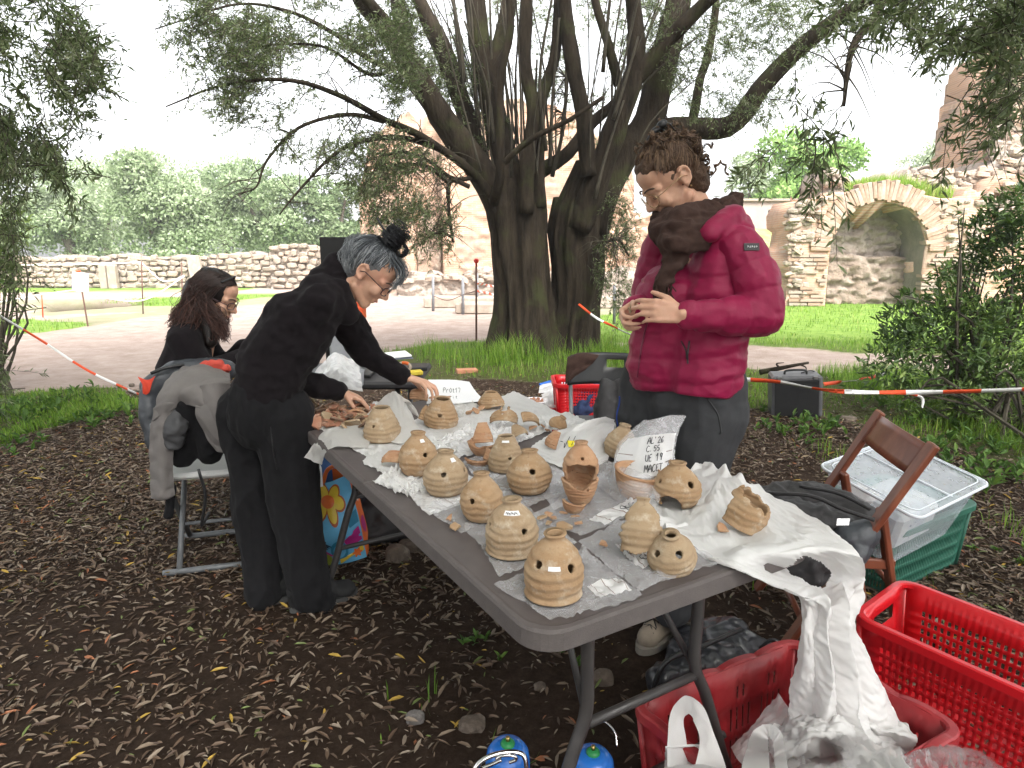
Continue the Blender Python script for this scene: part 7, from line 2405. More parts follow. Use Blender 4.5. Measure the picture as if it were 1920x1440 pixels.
 MB().tube([H.p(-.07, .03, .09), H.p(0, .055, .125), H.p(.07, .03, .09)], .005, 8).obj('hair_band', M_black, t)
seated_woman()
# ------------------------------------------------------------------ crates
def panel(p00, p10, p01, p11, us, vs, is_open, t, name, mat, parent, wave=None):
 """wall between four corners with real openings; t thickness"""
 p00, p10, p01, p11 = [np.array(tuple(p), float) for p in (p00, p10, p01, p11)]
 U, V_ = np.meshgrid(us, vs)
 W = (1 - V_)[..., None] * ((1 - U)[..., None] * p00 + U[..., None] * p10) + V_[..., None] * ((1 - U)[..., None] * p01 + U[..., None] * p11)
 if wave is not None:
  W[..., 2] += wave(U) * (V_ > .93)
 F = grid_faces(len(vs), len(us))
 nu = len(us) - 1
 keep = np.array([not is_open(i // nu, i % nu) for i in range(len(F))])
 V, F2 = solidify(W.reshape(-1, 3), F[keep], t)
 return ob(name, np_mesh(name, V, F2), mat, parent)

def breaks(lo, hi, n, frac):
 """breakpoints with n openings of share frac between lo and hi"""
 b = [0.0]
 st = (hi - lo) / n
 for i in range(n):
  b += [lo + st * (i + (1 - frac) / 2), lo + st * (i + (1 + frac) / 2)]
 return np.array(b + [1.0])

def crate(label, c, z0, h, taper, mat, style, group=None, handle=None, cat='crate', name='plastic_crate', rimw=.022, wavy=0):
 """c: four rim corners in order, seen from above counter-clockwise"""
 c = [Vector((p[0], p[1], 0)) for p in c]
 m = sum(c, Vector()) / 4
 t = thing(name, label, cat, (m.x, m.y, z0), group=group)
 top = [p + Vector((0, 0, z0 + h)) for p in c]
 bot = [m + (p - m) * taper + Vector((0, 0, z0)) for p in c]
 for i in range(4):
  j = (i + 1) % 4
  L = (top[j] - top[i]).length
  if style == 'mesh':
   nu, nv = max(8, int(L / .0235)), 8
   us, vs = breaks(.10, .90, nu, .52), breaks(.10, .80, nv, .60)
   op = lambda r, k: r % 2 == 1 and k % 2 == 1
   if handle == i:
    us = np.sort(np.r_[0, .28, .72, 1]); vs = np.array([0, .1, .74, .88, 1.0])
    op = lambda r, k: r == 2 and k == 1
  elif style == 'slits':
   groups = max(2, int(round(L / .14)))
   u = [0.0]
   for g in range(groups):
    a = .06 + .88 * g / groups
    w = .88 / groups
    for q in range(4):
     u += [a + w * (.14 + .19 * q), a + w * (.14 + .19 * q + .06)]
   us = np.array(u + [1.0]); vs = np.array([0, .08, .30, .38, .60, .68, .80, 1.0])
   us = np.unique(np.r_[us, np.linspace(0, 1, 41)]) if False else us
   op = lambda r, k: r in (1, 3) and k % 2 == 1 or (r == 5 and k % 8 in (3, 5))
  else:
   nu = max(8, int(L / .016))
   us = breaks(.06, .94, nu, .45); vs = np.array([0, .06, .16, .21, .36, .41, .56, .61, .76, .84, 1.0])
   op = lambda r, k: r in (1, 3, 5, 7) and k % 2 == 1
  panel(bot[i], bot[j], top[i], top[j], us, vs, op, .0035, 'side_panel', mat, t)
 b = MB()
 b.add([tuple(p + Vector((0, 0, .006))) for p in bot] + [tuple(p) for p in bot], [(0, 1, 2, 3), (7, 6, 5, 4), (0, 4, 5, 1), (1, 5, 6, 2), (2, 6, 7, 3), (3, 7, 4, 0)])
 b.obj('floor', mat, t)
 loops = []
 ring = []
 rc = .045
 for i in range(4):
  p, a, q = top[i], top[i - 1], top[(i + 1) % 4]
  d1, d2 = (a - p).normalized(), (q - p).normalized()
  for s in np.linspace(0, 1, 7):
   ring.append(p + d1 * rc * (1 - s) ** 2 + d2 * rc * s ** 2)
  L = (q - p).length
  k = max(6, int(L / .012))
  for s in np.linspace(rc / L, 1 - rc / L, k)[1:-1]:
   ring.append(p + (q - p) * s + Vector((0, 0, wavy * (abs(math.sin(s * math.pi * max(2, round(L / .13)))) ** .6 - .8))) if wavy else p + (q - p) * s)
 n = len(ring)
 outs = []
 for i in range(n):
  d = (ring[(i + 1) % n] - ring[i - 1]); d.z = 0
  d.normalize()
  outs.append(Vector((d.y, -d.x, 0)))
 sg = 1 if outs[10].dot(ring[10] - top[0].lerp(top[2], .5)) > 0 else -1
 prof = [(-.002, -.012), (-.002, .0), (.004, .004), (rimw - .004, .004), (rimw, .0), (rimw + .001, -.022), (rimw - .003, -.022), (rimw - .004, -.003), (.004, -.003), (.003, -.012)]
 for o_, z in prof:
  loops.append([tuple(ring[i] + outs[i] * (o_ * sg) + Vector((0, 0, z))) for i in range(n)])
 b = MB()
 b.v = [p for l in loops for p in l]
 k = len(loops)
 b.f = [(i * n + j, i * n + (j + 1) % n, ((i + 1) % k) * n + (j + 1) % n, ((i + 1) % k) * n + j) for i in range(k) for j in range(n)]
 b.obj('rim', mat, t)
 for i in range(4):
  MB().tube([bot[i] + (top[i] - bot[i]) * .02, bot[i] + (top[i] - bot[i]) * .93], .009, 6).obj('corner_rib', mat, t, True)
 return t
M_red1 = M('faded_red_crate_plastic', (.30, .018, .022), (.25, .016, .02), 9, .45, .2, 60, .003, spec=.4, c3=(.34, .05, .05))
M_red2 = M('bright_red_crate_plastic', (.56, .010, .016), (.50, .008, .014), 9, .28, .08, 60, .002, spec=.5)
M_green = M('green_crate_plastic', (.028, .125, .085), (.022, .10, .068), 9, .45, .2, 60, .003, spec=.4)

cA = [(.31, 1.42), (.54, 1.08), (1.03, 1.34), (.80, 1.68)]
crate('dull red crate with wavy rim, full of white plastic bags', cA, .0, .30, .90, M_red1, 'slits', 'red plastic crates', wavy=.013, rimw=.024)
cB = [(1.03, 1.77), (1.34, 1.32), (1.59, 1.52), (1.28, 1.97)]
crate('empty bright red crate pierced with small holes, with a hand slot in its end', cB, .0, .33, .92, M_red2, 'mesh', 'red plastic crates', handle=3)
crate('red crate just showing behind the leg of the woman in grey trousers', [(.80, 2.78), (.98, 2.70), (1.12, 3.0), (.94, 3.08)], 0, .30, .92, M_red2, 'mesh', 'red plastic crates')
crate('lower of two red crates stacked behind the black folding chair', [(.30, 4.45), (.80, 4.45), (.80, 4.8), (.30, 4.8)], 0, .235, .94, M_red2, 'mesh', 'red plastic crates')
crate('upper of two red crates stacked behind the black folding chair', [(.31, 4.50), (.86, 4.50), (.86, 4.85), (.31, 4.85)], .245, .235, .94, M_red2, 'mesh', 'red plastic crates')
f_ = Fig(); f_.chain([(1088, 765, 4.55), (1105, 750, 4.58), (1122, 738, 4.6)], [.07, .09, .08])
bl = ob('blue_cloth', sculpt(f_.m, .012, 4, lambda V, N: wrinkle(V, .03, 12)), M('navy_cloth', (.035, .055, .13), (.02, .03, .08), 30, .9), None, 'navy blue cloth stuffed in the red crate behind the black folding chair', 'cloth')
a_, b_ = Vector((.86, .51, 0)), Vector((-.51, .86, 0))
N0 = Vector((1.52, 2.44, 0))
cG = [N0, N0 + a_ * .60, N0 + a_ * .60 + b_ * .40, N0 + b_ * .40]
crate('green slotted crate under the clear storage tub', cG, .0, .30, .90, M_green, 'slots', rimw=.03)

def tub():
 t = thing('storage_tub', 'clear lidded storage tub set on the green crate behind the wooden chair', 'tub', (1.58, 2.56, .22))
 rot = Matrix.Rotation(math.radians(33), 3, 'Z') @ Matrix.Rotation(math.radians(13), 3, 'X') @ Matrix.Rotation(math.radians(-3), 3, 'Y')
 c = Vector((1.60, 2.60, .355))
 def L(x, y, z):
  return c + rot @ Vector((x, y, z))
 def ringpts(hx, hy, z, r=.04, n=6):
  o = []
  for k, (sx, sy) in enumerate(((1, 1), (-1, 1), (-1, -1), (1, -1))):
   for q in np.linspace(0, math.pi / 2, n):
    a = q + k * math.pi / 2
    o.append((sx * (hx - r) + r * math.cos(a), sy * (hy - r) + r * math.sin(a), z))
  return o
 def loft(rings, name, mat, cap0=True, cap1=False):
  b = MB(); n = len(rings[0])
  b.v = [tuple(L(*p)) for r in rings for p in r]
  k = len(rings)
  b.f = [(i * n + j, i * n + (j + 1) % n, (i + 1) * n + (j + 1) % n, (i + 1) * n + j) for i in range(k - 1) for j in range(n)]
  if cap0: b.f.append(tuple(range(n))[::-1])
  if cap1: b.f.append(tuple((k - 1) * n + j for j in range(n)))
  return b.obj(name, mat, t)
 film = M_film('frosted_tub_plastic', .24, (.70, .76, .82), .2, .2)
 loft([ringpts(.215, .145, -.14), ringpts(.225, .155, -.12), ringpts(.262, .188, .13)], 'tub_body', film)
 lidm = M_film('tub_lid_plastic', .26, (.76, .81, .86), .12, .25)
 loft([ringpts(.275, .200, .125), ringpts(.280, .205, .13), ringpts(.280, .205, .142), ringpts(.262, .187, .146), ringpts(.250, .175, .138), ringpts(.2, .13, .138)], 'lid', lidm, False, True)
 wm = M('tub_rim_white', (.66, .70, .74), (.60, .64, .69), rough=.35)
 b = MB()
 r = [L(*p) for p in ringpts(.281, .206, .136)]
 b.tube(r + [r[0]], .0065, 6, False)
 b.tube([L(.0, -.19, .144), L(0, .19, .144)], .004, 6)
 r = [L(*p) for p in ringpts(.255, .18, .145)]
 b.tube(r + [r[0]], .003, 6, False)
 b.obj('lid_rim', wm, t, True)
 m = MB()
 m.box(L(-.05, -.02, -.02), (.30, .22, .16), rot, .02)
 m.obj('papers', M('stacked_papers', (.62, .62, .60), (.42, .47, .52), 12), t)
 MB().box(L(.13, .03, -.06), (.12, .16, .10), rot, .02).obj('blue_packet', M('blue_packet', (.10, .22, .45), (.2, .35, .55), 10), t)
 MB().box(L(-.16, .06, .02), (.10, .12, .12), rot, .02).obj('white_packet', M_white, t)
tub()

# ------------------------------------------------------------------ white bags in the front crate
def ribbon_bag(name, pts, label, seed, mat=M_white, parent=None):
 """pts: [((outer px,py,Y),(inner px,py,Y))...] along a loop"""
 A = catmull([W3(o) for o, i in pts], 60); B_ = catmull([W3(i) for o, i in pts], 60)
 w = np.linspace(0, 1, 14)[None, :, None]
 G = crease(A[:, None] * (1 - w) + B_[:, None] * w, .006, 16, seed)
 return sheet_obj(name, G, mat, parent)
tb = thing('carrier_bag', 'white bag in the red crate with one looped handle standing up at its corner', 'plastic bag', tuple(at_z(1310, 1400, .3)))
ribbon_bag('handle', [((1250, 1450, 1.22), (1290, 1450, 1.24)), ((1252, 1390, 1.27), (1288, 1400, 1.28)), ((1258, 1335, 1.30), (1282, 1352, 1.31)), ((1285, 1305, 1.31), (1292, 1338, 1.31)), ((1318, 1325, 1.29), (1300, 1352, 1.29)), ((1342, 1385, 1.25), (1312, 1390, 1.25)), ((1366, 1450, 1.20), (1300, 1450, 1.20))], 'h', 51, parent=tb)
sheet_obj('bag_sheet', crease(patch([[(1248, 1400, 1.26), (1300, 1395, 1.27), (1345, 1400, 1.24)], [(1246, 1440, 1.22), (1305, 1435, 1.22), (1362, 1445, 1.20)], [(1244, 1500, 1.18), (1310, 1500, 1.18), (1370, 1500, 1.16)]], 40, 30), .012, 12, 52), M_white, tb)
tb2 = thing('carrier_bag', 'white bag lying in the red crate with a short split handle in front', 'plastic bag', tuple(at_z(1440, 1400, .2)))
ribbon_bag('handle', [((1385, 1470, 1.18), (1445, 1470, 1.18)), ((1395, 1420, 1.21), (1442, 1425, 1.22)), ((1412, 1372, 1.24), (1440, 1385, 1.25)), ((1440, 1358, 1.25), (1445, 1385, 1.25)), ((1464, 1372, 1.23), (1450, 1395, 1.23)), ((1474, 1420, 1.20), (1452, 1425, 1.2)), ((1482, 1470, 1.17), (1458, 1470, 1.17))], 'h', 53, parent=tb2)
sheet_obj('bag_sheet', crease(patch([[(1380, 1450, 1.20), (1430, 1440, 1.20), (1485, 1450, 1.18)], [(1375, 1500, 1.16), (1430, 1500, 1.16), (1490, 1500, 1.14)]], 24, 16), .01, 12, 54), M_white, tb2)
px_bag('carrier_bag', [[(1450, 1365, 1.42), (1500, 1335, 1.45), (1560, 1330, 1.48), (1620, 1340, 1.48), (1690, 1350, 1.44)], [(1440, 1395, 1.36), (1500, 1352, 1.36), (1570, 1345, 1.36), (1640, 1360, 1.36), (1720, 1385, 1.34)], [(1450, 1430, 1.30), (1510, 1385, 1.28), (1575, 1370, 1.28), (1640, 1395, 1.26), (1700, 1420, 1.26)], [(1460, 1480, 1.22), (1520, 1440, 1.20), (1580, 1430, 1.20), (1640, 1445, 1.18), (1700, 1470, 1.18)], [(1470, 1530, 1.17), (1530, 1510, 1.15), (1590, 1510, 1.14), (1640, 1510, 1.14), (1700, 1530, 1.14)]],
  'heap of crumpled white bags filling the red crate under the hanging bag', M_white, .022, 9, 55, 110, 100)
px_bag('clear_bag', [[(1370, 1400, 1.42), (1420, 1350, 1.48), (1460, 1300, 1.53)], [(1380, 1420, 1.36), (1430, 1370, 1.42), (1480, 1330, 1.46)], [(1400, 1450, 1.30), (1450, 1410, 1.34), (1500, 1370, 1.38)], [(1410, 1500, 1.24), (1460, 1460, 1.26), (1510, 1430, 1.28)]], 'clear bag lying in the red crate between the looped handle and the hanging bag', M_milky, .015, 12, 56)
px_bag('clear_bag', [[(1670, 1440, 1.16), (1720, 1408, 1.20), (1780, 1400, 1.21), (1840, 1412, 1.20), (1872, 1445, 1.17)], [(1660, 1480, 1.12), (1720, 1455, 1.12), (1780, 1450, 1.12), (1840, 1455, 1.12), (1880, 1480, 1.12)], [(1650, 1540, 1.08), (1720, 1530, 1.06), (1780, 1530, 1.06), (1840, 1530, 1.06), (1880, 1540, 1.08)]], 'clear bag with blue print poking up in front of the bright red crate', M_clear, .014, 12, 57)

# ------------------------------------------------------------------ wooden folding chair
M_wood = M('red_brown_varnished_wood', (.21, .065, .032), (.15, .043, .022), 9, .34, .12, 60, .003, spec=.5, stretch=(1, 1, .2), c3=(.27, .095, .05))
def wood_chair():
 nt_, nb_ = at_y(1752, 832, 1.97), Vector((.95, 2.09, .0))
 ft_, = [at_y(1652, 772, 2.40)]
 off = ft_ - nt_
 off.z = 0
 nt_.z = ft_.z = (nt_.z + ft_.z) / 2
 t = thing('wooden_chair', 'red brown wooden folding chair leaning back beside the table corner', 'chair', (1.1, 2.2, 0))
 up = Vector((0, 1, 0))
 for k in (0, 1):
  o = off * k
  MB().bar(nb_ + o, nt_ + o, .024, .046, up, .005).obj('post', M_wood, t)
  lt = nt_.lerp(nb_, .30) + o * .97 + off.normalized() * .026 * (1 - 2 * k)
  lb_ = Vector((lt.x + .14, lt.y + .02, 0))
  MB().bar(lb_, lt, .022, .042, up, .005).obj('leg', M_wood, t)
  s0 = nt_.lerp(nb_, .56) + o + off.normalized() * .026 * (1 - 2 * k)
  s1 = lt.lerp(lb_, .36)
  MB().bar(s1 + Vector((.02, 0, 0)), s0 - Vector((.28, 0, -.02)), .02, .036, (0, 0, 1), .004).obj('seat_rail', M_wood, t)
 d = (nb_ - nt_).normalized()
 n_ = off.normalized().cross(d)
 rows = []
 for v in np.linspace(.012, .125, 5):
  rows.append([tuple(nt_ + off * u + d * v + n_ * (.025 * math.sin(u * math.pi))) for u in np.linspace(.03, .97, 14)])
 G = np.array(rows)
 V, F = solidify(G.reshape(-1, 3), grid_faces(5, 14), .016)
 ob('back_slat', np_mesh('back_slat', V, F, False), M_wood, t)
 sc_ = nt_.lerp(nb_, .56)
 for q in range(6):
  x = sc_.x - .30 + .062 * q
  MB().box((x + .02, (nt_.y + ft_.y) / 2 + .04, sc_.z + .012), (.046, off.length * .92, .014), None, .003).obj('seat_slat', M_wood, t)
 MB().tube([nt_.lerp(nb_, .84), nt_.lerp(nb_, .84) + off], .011, 10).obj('stretcher', M_wood, t, True)
 lt = nt_.lerp(nb_, .30); 
 MB().tube([lt + Vector((.085, .0, -.30)), lt + Vector((.085, .0, -.30)) + off], .010, 10).obj('stretcher', M_wood, t, True)
wood_chair()
M_leather = M('black_rucksack_cloth', (.022, .021, .022), (.035, .033, .034), 26, .6, .4, 160, .004, spec=.35)
M_navyl = M('dark_blue_grey_leatherette', (.045, .050, .058), (.032, .036, .042), 20, .42, .3, 120, .003, spec=.45)
def chair_pack():
 t = thing('rucksack', 'slack black rucksack lying on the seat of the wooden chair', 'rucksack', tuple(at_z(1530, 980, .45)))
 f = Fig()
 f.chain([(1440, 935, 2.32), (1500, 935, 2.34), (1570, 960, 2.30), (1630, 985, 2.22)], [.05, .075, .085, .06])
 f.chain([(1470, 965, 2.16), (1530, 985, 2.14), (1590, 1000, 2.12)], [.05, .08, .08])
 f.chain([(1420, 945, 2.2), (1480, 955, 2.22)], [.03, .06])
 f.chain([(1480, 1030, 2.05), (1520, 1060, 2.03), (1560, 1045, 2.05)], [.05, .075, .06])
 ob('pack_body', sculpt(f.m, .008, 4, lambda V, N: wrinkle(V, .028, 9, (1, 1, 1.4), 71) + .004 * fbm(V * 30, 2, 4), 'pack'), M_leather, t)
 f = Fig(); f.chain([(1590, 1010, 2.03), (1622, 1000, 2.03), (1605, 1040, 2.0)], [.045, .045, .04])
 ob('side_pocket', sculpt(f.m, .006, 4, lambda V, N: wrinkle(V, .008, 14, (1, 1, 1), 72), 'pocket'), M_navyl, t)
 MB().tube(catmull(arr(P3((1440, 925, 2.2)), P3((1520, 930, 2.12)), P3((1580, 955, 2.05)), P3((1640, 975, 2.0))), 14), .007, 6).obj('strap', M_leather, t, True)
 MB().tube(catmull(arr(P3((1500, 912, 2.3)), P3((1570, 925, 2.22)), P3((1632, 955, 2.12))), 14), .006, 6).obj('strap', M_leather, t, True)
 sheet_obj('tag_flap', crease(patch([[(1570, 972, 1.99), (1594, 972, 1.99)], [(1568, 985, 1.98), (1592, 985, 1.98)]], 8, 6), .003, 30, 5), M('silver_tag', (.5, .5, .5), (.35, .35, .36), rough=.25, metal=.8), t)
chair_pack()

# ------------------------------------------------------------------ black folding chair behind the table
def black_chair():
 t = thing('folding_chair', 'black plastic folding chair with grey legs and a slot in its backrest', 'chair', (.56, 3.55, 0))
 Yb = 3.72
 x0, x1 = at_y(1066, 690, Yb).x, at_y(1200, 690, Yb).x
 zt_, zb_ = at_y(1100, 665, Yb).z, at_y(1100, 722, Yb).z
 us = np.r_[0, np.linspace(.06, .5, 8), .56, .80, .86, .94, 1.0]; vs = np.array([0, .1, .3, .52, .78, .9, 1.0])
 U, V_ = np.meshgrid(us, vs)
 G = np.stack([x0 + (x1 - x0) * U, Yb + .05 * np.sin(U * math.pi) + .05 * V_, zb_ + (zt_ - zb_) * V_ - .02 * (np.abs(U - .5) * 2) ** 6 * V_], -1)
 F = grid_faces(len(vs), len(us))
 nu = len(us) - 1
 keep = np.array([not (i // nu == 3 and us[i % nu] > .55 and us[i % nu] < .79) for i in range(len(F))])
 V, F = solidify(G.reshape(-1, 3), F[keep], .016)
 ob('backrest', np_mesh('backrest', V, F, False), M_black, t)
 gm = M('grey_painted_tube', (.16, .165, .175), (.12, .125, .13), 30, .35, spec=.5)
 for x in (x0 + .015, x1 - .015):
  MB().tube(catmull(arr((x, Yb + .05, zt_ - .05), (x, Yb - .02, .55), (x, Yb - .36, .02)), 12), .012, 8).obj('leg', gm, t, True)
  MB().tube(catmull(arr((x, Yb - .42, .44), (x, Yb - .2, .30), (x, Yb + .12, .02)), 10), .012, 8).obj('leg', gm, t, True)
 MB().box(((x0 + x1) / 2, Yb - .22, .445), (x1 - x0 - .03, .40, .03), None, .01).obj('seat', M('dark_grey_seat', (.10, .10, .105), (.08, .08, .085), rough=.5), t)
 MB().tube([(x0 + .015, Yb - .31, .08), (x1 - .015, Yb - .31, .08)], .009, 8).obj('crossbar', gm, t, True)
 j = thing('dark_jacket', 'dark jacket hung over the corner of the black folding chair', 'jacket', (x0 + .05, Yb, .7))
 sheet_obj('jacket_cloth', crease(patch([[(1070, 668, 3.80), (1095, 664, 3.80), (1120, 668, 3.80)], [(1064, 674, 3.69), (1090, 664, 3.69), (1122, 668, 3.68)], [(1061, 698, 3.66), (1082, 690, 3.66), (1108, 684, 3.67)], [(1060, 722, 3.65), (1070, 712, 3.65), (1086, 700, 3.66)]], 30, 30), .010, 12, 91), M_scarf, j, None, .004)
 f = Fig(); f.chain([(1136, 722, 3.62), (1134, 765, 3.60), (1134, 800, 3.58)], [.045, .065, .06]); f.c((1165, 725, 3.62), (1162, 800, 3.58), .05, .06)
 ob('black_bag', sculpt(f.m, .008, 4, lambda V, N: wrinkle(V, .014, 10, (1, 1, .6))), M_leather, None, 'black bag hanging on the front of the black folding chair', 'bag')
black_chair()

def bucket(px, py, w, h, Y, label, fill):
 g = at_y(px, py, Y)
 s = (Y * _c + (CAMZ - g.z) * _s) / FPX
 r, H = w / 2 * s, h * s
 t = thing('white_bucket', label, 'bucket', (g.x, Y, 0), group='white buckets on the grass behind the table')
 z0 = 0.01
 prof = [(.001, z0), (r * .84, z0), (r * .86, z0 + .01), (r * .98, z0 + H), (r * 1.04, z0 + H), (r * 1.04, z0 + H - .018), (r * .99, z0 + H - .018)]
 MB().lathe(prof, 28, (g.x, Y, 0)).obj('tub', M('white_bucket_plastic', (.70, .67, .70), (.64, .60, .64), 6, .35, spec=.5) if 'white_bucket_plastic' not in bpy.data.materials else bpy.data.materials['white_bucket_plastic'], t, True)
 MB().lathe([(.001, z0 + H * .8), (r * .9, z0 + H * .82)], 20, (g.x, Y, 0)).obj('contents', fill, t)
 rg = np.random.default_rng(int(px))
 b = MB()
 for k in range(5):
  a = rg.uniform(0, 6.28); q = rg.uniform(.2, .6) * r
  b.tube([(g.x + q * math.cos(a), Y + q * math.sin(a), z0 + H * .8), (g.x + q * math.cos(a) + .02, Y + q * math.sin(a), z0 + H * .9 + .03)], [.03, .012], 5)
 b.obj('sherds', M_shred, t)
 return t
bucket(1003, 782, 46, 44, 5.25, 'white bucket of sherds at the back, nearer the trunk', M_shdark)
bucket(1021, 792, 46, 44, 4.95, 'pinkish white bucket of sherds standing just in front of the other bucket', M_shdark)
px_bag('clear_bag', [[(1015, 738, 5.05), (1040, 728, 5.1), (1062, 735, 5.1)], [(1022, 760, 4.85), (1048, 755, 4.85), (1072, 765, 4.85)], [(1040, 790, 4.8), (1058, 795, 4.78), (1085, 795, 4.78)]], 'clear bag spilling over the front white bucket', M_milky, .02, 9, 61)
px_bag('clear_bag', [[(1012, 722, 5.9), (1040, 716, 6.0), (1066, 718, 6.0)], [(1010, 738, 5.7), (1040, 732, 5.72), (1064, 734, 5.72)]], 'flat clear bag with a blue edge lying behind the white buckets', M_milky, .02, 9, 62)
bs_ = thing('blue_strip', 'blue closing strip along the flat clear bag behind the buckets', 'strip', tuple(at_y(1040, 716, 6.0)))
MB().tube(catmull(arr(P3((1012, 721, 5.9)), P3((1040, 714, 6.0)), P3((1068, 717, 6.0))), 10), .012, 6).obj('strip_bar', M('bright_blue_plastic', (.02, .14, .55), (.02, .11, .45), rough=.35), bs_)

# ------------------------------------------------------------------ white chair with coats
def white_chair():
 t = thing('folding_chair', 'white plastic folding chair heaped with coats behind the woman in black fleece', 'chair', (-1.33, 2.88, 0))
 w, fd = Vector((.96, .27, 0)), Vector((-.27, .96, 0))
 c = Vector((-1.345, 2.875, 0))
 q = lambda a, b, z: c + w * a + fd * b + Vector((0, 0, z))
 wm = M('white_chair_plastic', (.62, .62, .60), (.54, .54, .53), 8, .45, spec=.4)
 gm = M('grey_steel_tube', (.13, .135, .14), (.09, .095, .10), 30, .4, spec=.5)
 rot = Matrix((w, fd, Vector((0, 0, 1)))).transposed()
 MB().box(q(0, 0, .452), (.45, .43, .032), rot, .012).obj('seat', wm, t)
 MB().box(q(.03, -.235, .72), (.36, .03, .20), rot @ Matrix.Rotation(-.15, 3, 'X'), .012).obj('backrest', wm, t)
 for s in (-1, 1):
  MB().tube([q(.19 * s, -.25, .70), q(.19 * s, -.17, .44), q(.19 * s, .20, .018)], .0125, 8).obj('leg', gm, t, True)
  MB().tube([q(.165 * s, .16, .43), q(.165 * s, -.19, .018)], .0125, 8).obj('leg', gm, t, True)
 MB().tube([q(-.23, -.19, .018), q(.23, -.19, .018)], .014, 8).obj('ground_bar', gm, t, True)
 MB().tube([q(-.23, .20, .018), q(.23, .20, .018)], .014, 8).obj('ground_bar', gm, t, True)
 MB().tube([q(-.19, .08, .13), q(.19, .08, .13)], .009, 8).obj('crossbar', gm, t, True)
white_chair()
def coats():
 t = thing('grey_jacket', 'grey rain jacket thrown over the back of the white folding chair', 'jacket', tuple(at_y(340, 800, 2.55)))
 mg = M('warm_grey_rainproof', (.165, .15, .142), (.125, .115, .11), 8, .75, .25, 120, .003, spec=.25)
 for k_, (rows, amp) in enumerate((
  ([[(345, 690, 2.76), (385, 684, 2.78), (430, 700, 2.76)], [(318, 708, 2.63), (365, 696, 2.62), (432, 712, 2.62)], [(297, 745, 2.55), (335, 730, 2.53), (372, 730, 2.53), (430, 742, 2.55)], [(286, 790, 2.52), (315, 772, 2.52), (350, 758, 2.54), (392, 772, 2.50), (432, 790, 2.53)]], .024),
  ([[(286, 765, 2.53), (308, 755, 2.51), (332, 752, 2.54)], [(281, 830, 2.54), (302, 826, 2.51), (324, 830, 2.54)], [(282, 895, 2.54), (304, 895, 2.51), (324, 895, 2.54)], [(286, 934, 2.54), (306, 937, 2.52), (328, 928, 2.54)]], .016),
  ([[(374, 722, 2.53), (405, 716, 2.50), (434, 718, 2.54)], [(370, 765, 2.52), (400, 768, 2.48), (436, 772, 2.53)], [(384, 812, 2.52), (412, 815, 2.49), (437, 818, 2.53)], [(408, 842, 2.53), (425, 848, 2.52), (438, 846, 2.54)]], .024))):
  sheet_obj('jacket_cloth', crease(patch(rows, 50, 50), amp, 7, 85 + k_, 5), mg, t, None, .005)
 f = Fig(); f.chain([(322, 775, 2.545), (330, 800, 2.53), (328, 830, 2.53)], [.035, .045, .03])
 ob('lining', sculpt(f.m, .0065, 3, lambda V, N: wrinkle(V, .02, 12), 'lining'), M('dark_grey_lining', (.06, .06, .063), (.04, .04, .042), 20, .6, .3, 100), t)
 t2 = thing('black_coat', 'long black coat hanging from the white chair to below its seat', 'coat', tuple(at_y(370, 850, 2.6)))
 f = Fig()
 f.chain([(350, 760, 2.60), (348, 815, 2.62), (345, 850, 2.62)], [.07, .072, .055])
 f.chain([(400, 770, 2.62), (398, 815, 2.62), (392, 850, 2.63)], [.07, .072, .05])
 f.chain([(318, 915, 2.56), (316, 965, 2.56)], [.022, .016])
 ob('coat_cloth', sculpt(f.m, .007, 5, lambda V, N: wrinkle(V, .022, 7, (1.3, 1.3, .5), 78), 'coat'), M_trouser, t2)
 MB().tube(catmull(arr(P3((372, 880, 2.55)), P3((385, 930, 2.56)), P3((378, 985, 2.58)), P3((392, 960, 2.6))), 14), .006, 6).obj('belt', M_black, t2, True)
 t3 = thing('rucksack', 'dark grey rucksack with an orange red tab on the chair behind the grey jacket', 'rucksack', tuple(at_y(320, 720, 2.75)))
 f = Fig()
 f.chain([(288, 725, 2.76), (335, 705, 2.80), (395, 692, 2.86), (425, 695, 2.88)], [.060, .065, .055, .045])
 f.chain([(280, 735, 2.72), (283, 780, 2.70), (292, 830, 2.68)], [.040, .045, .035])
 ob('pack_body', sculpt(f.m, .0075, 4, lambda V, N: wrinkle(V, .016, 8), 'pack'), M_navyl, t3)
 sheet_obj('tab', crease(patch([[(258, 706, 2.68), (275, 712, 2.68), (292, 705, 2.68)], [(266, 720, 2.67), (276, 722, 2.67), (285, 720, 2.67)], [(268, 738, 2.67), (274, 740, 2.67), (280, 736, 2.67)]], 14, 12), .008, 30, 9), M('orange_red_strap', (.55, .05, .02), (.48, .04, .02)), t3)
 MB().tube(catmull(arr(P3((283, 700, 2.7)), P3((310, 690, 2.72)), P3((345, 684, 2.76))), 12), .008, 6).obj('grab_loop', M_black, t3, True)
 f = Fig(); f.chain([(382, 688, 2.76), (405, 684, 2.76), (425, 692, 2.74)], [.022, .026, .02])
 ob('red_cloth', sculpt(f.m, .005, 3, lambda V, N: wrinkle(V, .016, 22)), M('coral_red_cloth', (.52, .075, .05), (.42, .055, .04), 30, .9), None, 'coral red cloth tucked on top of the coats', 'cloth')
coats()

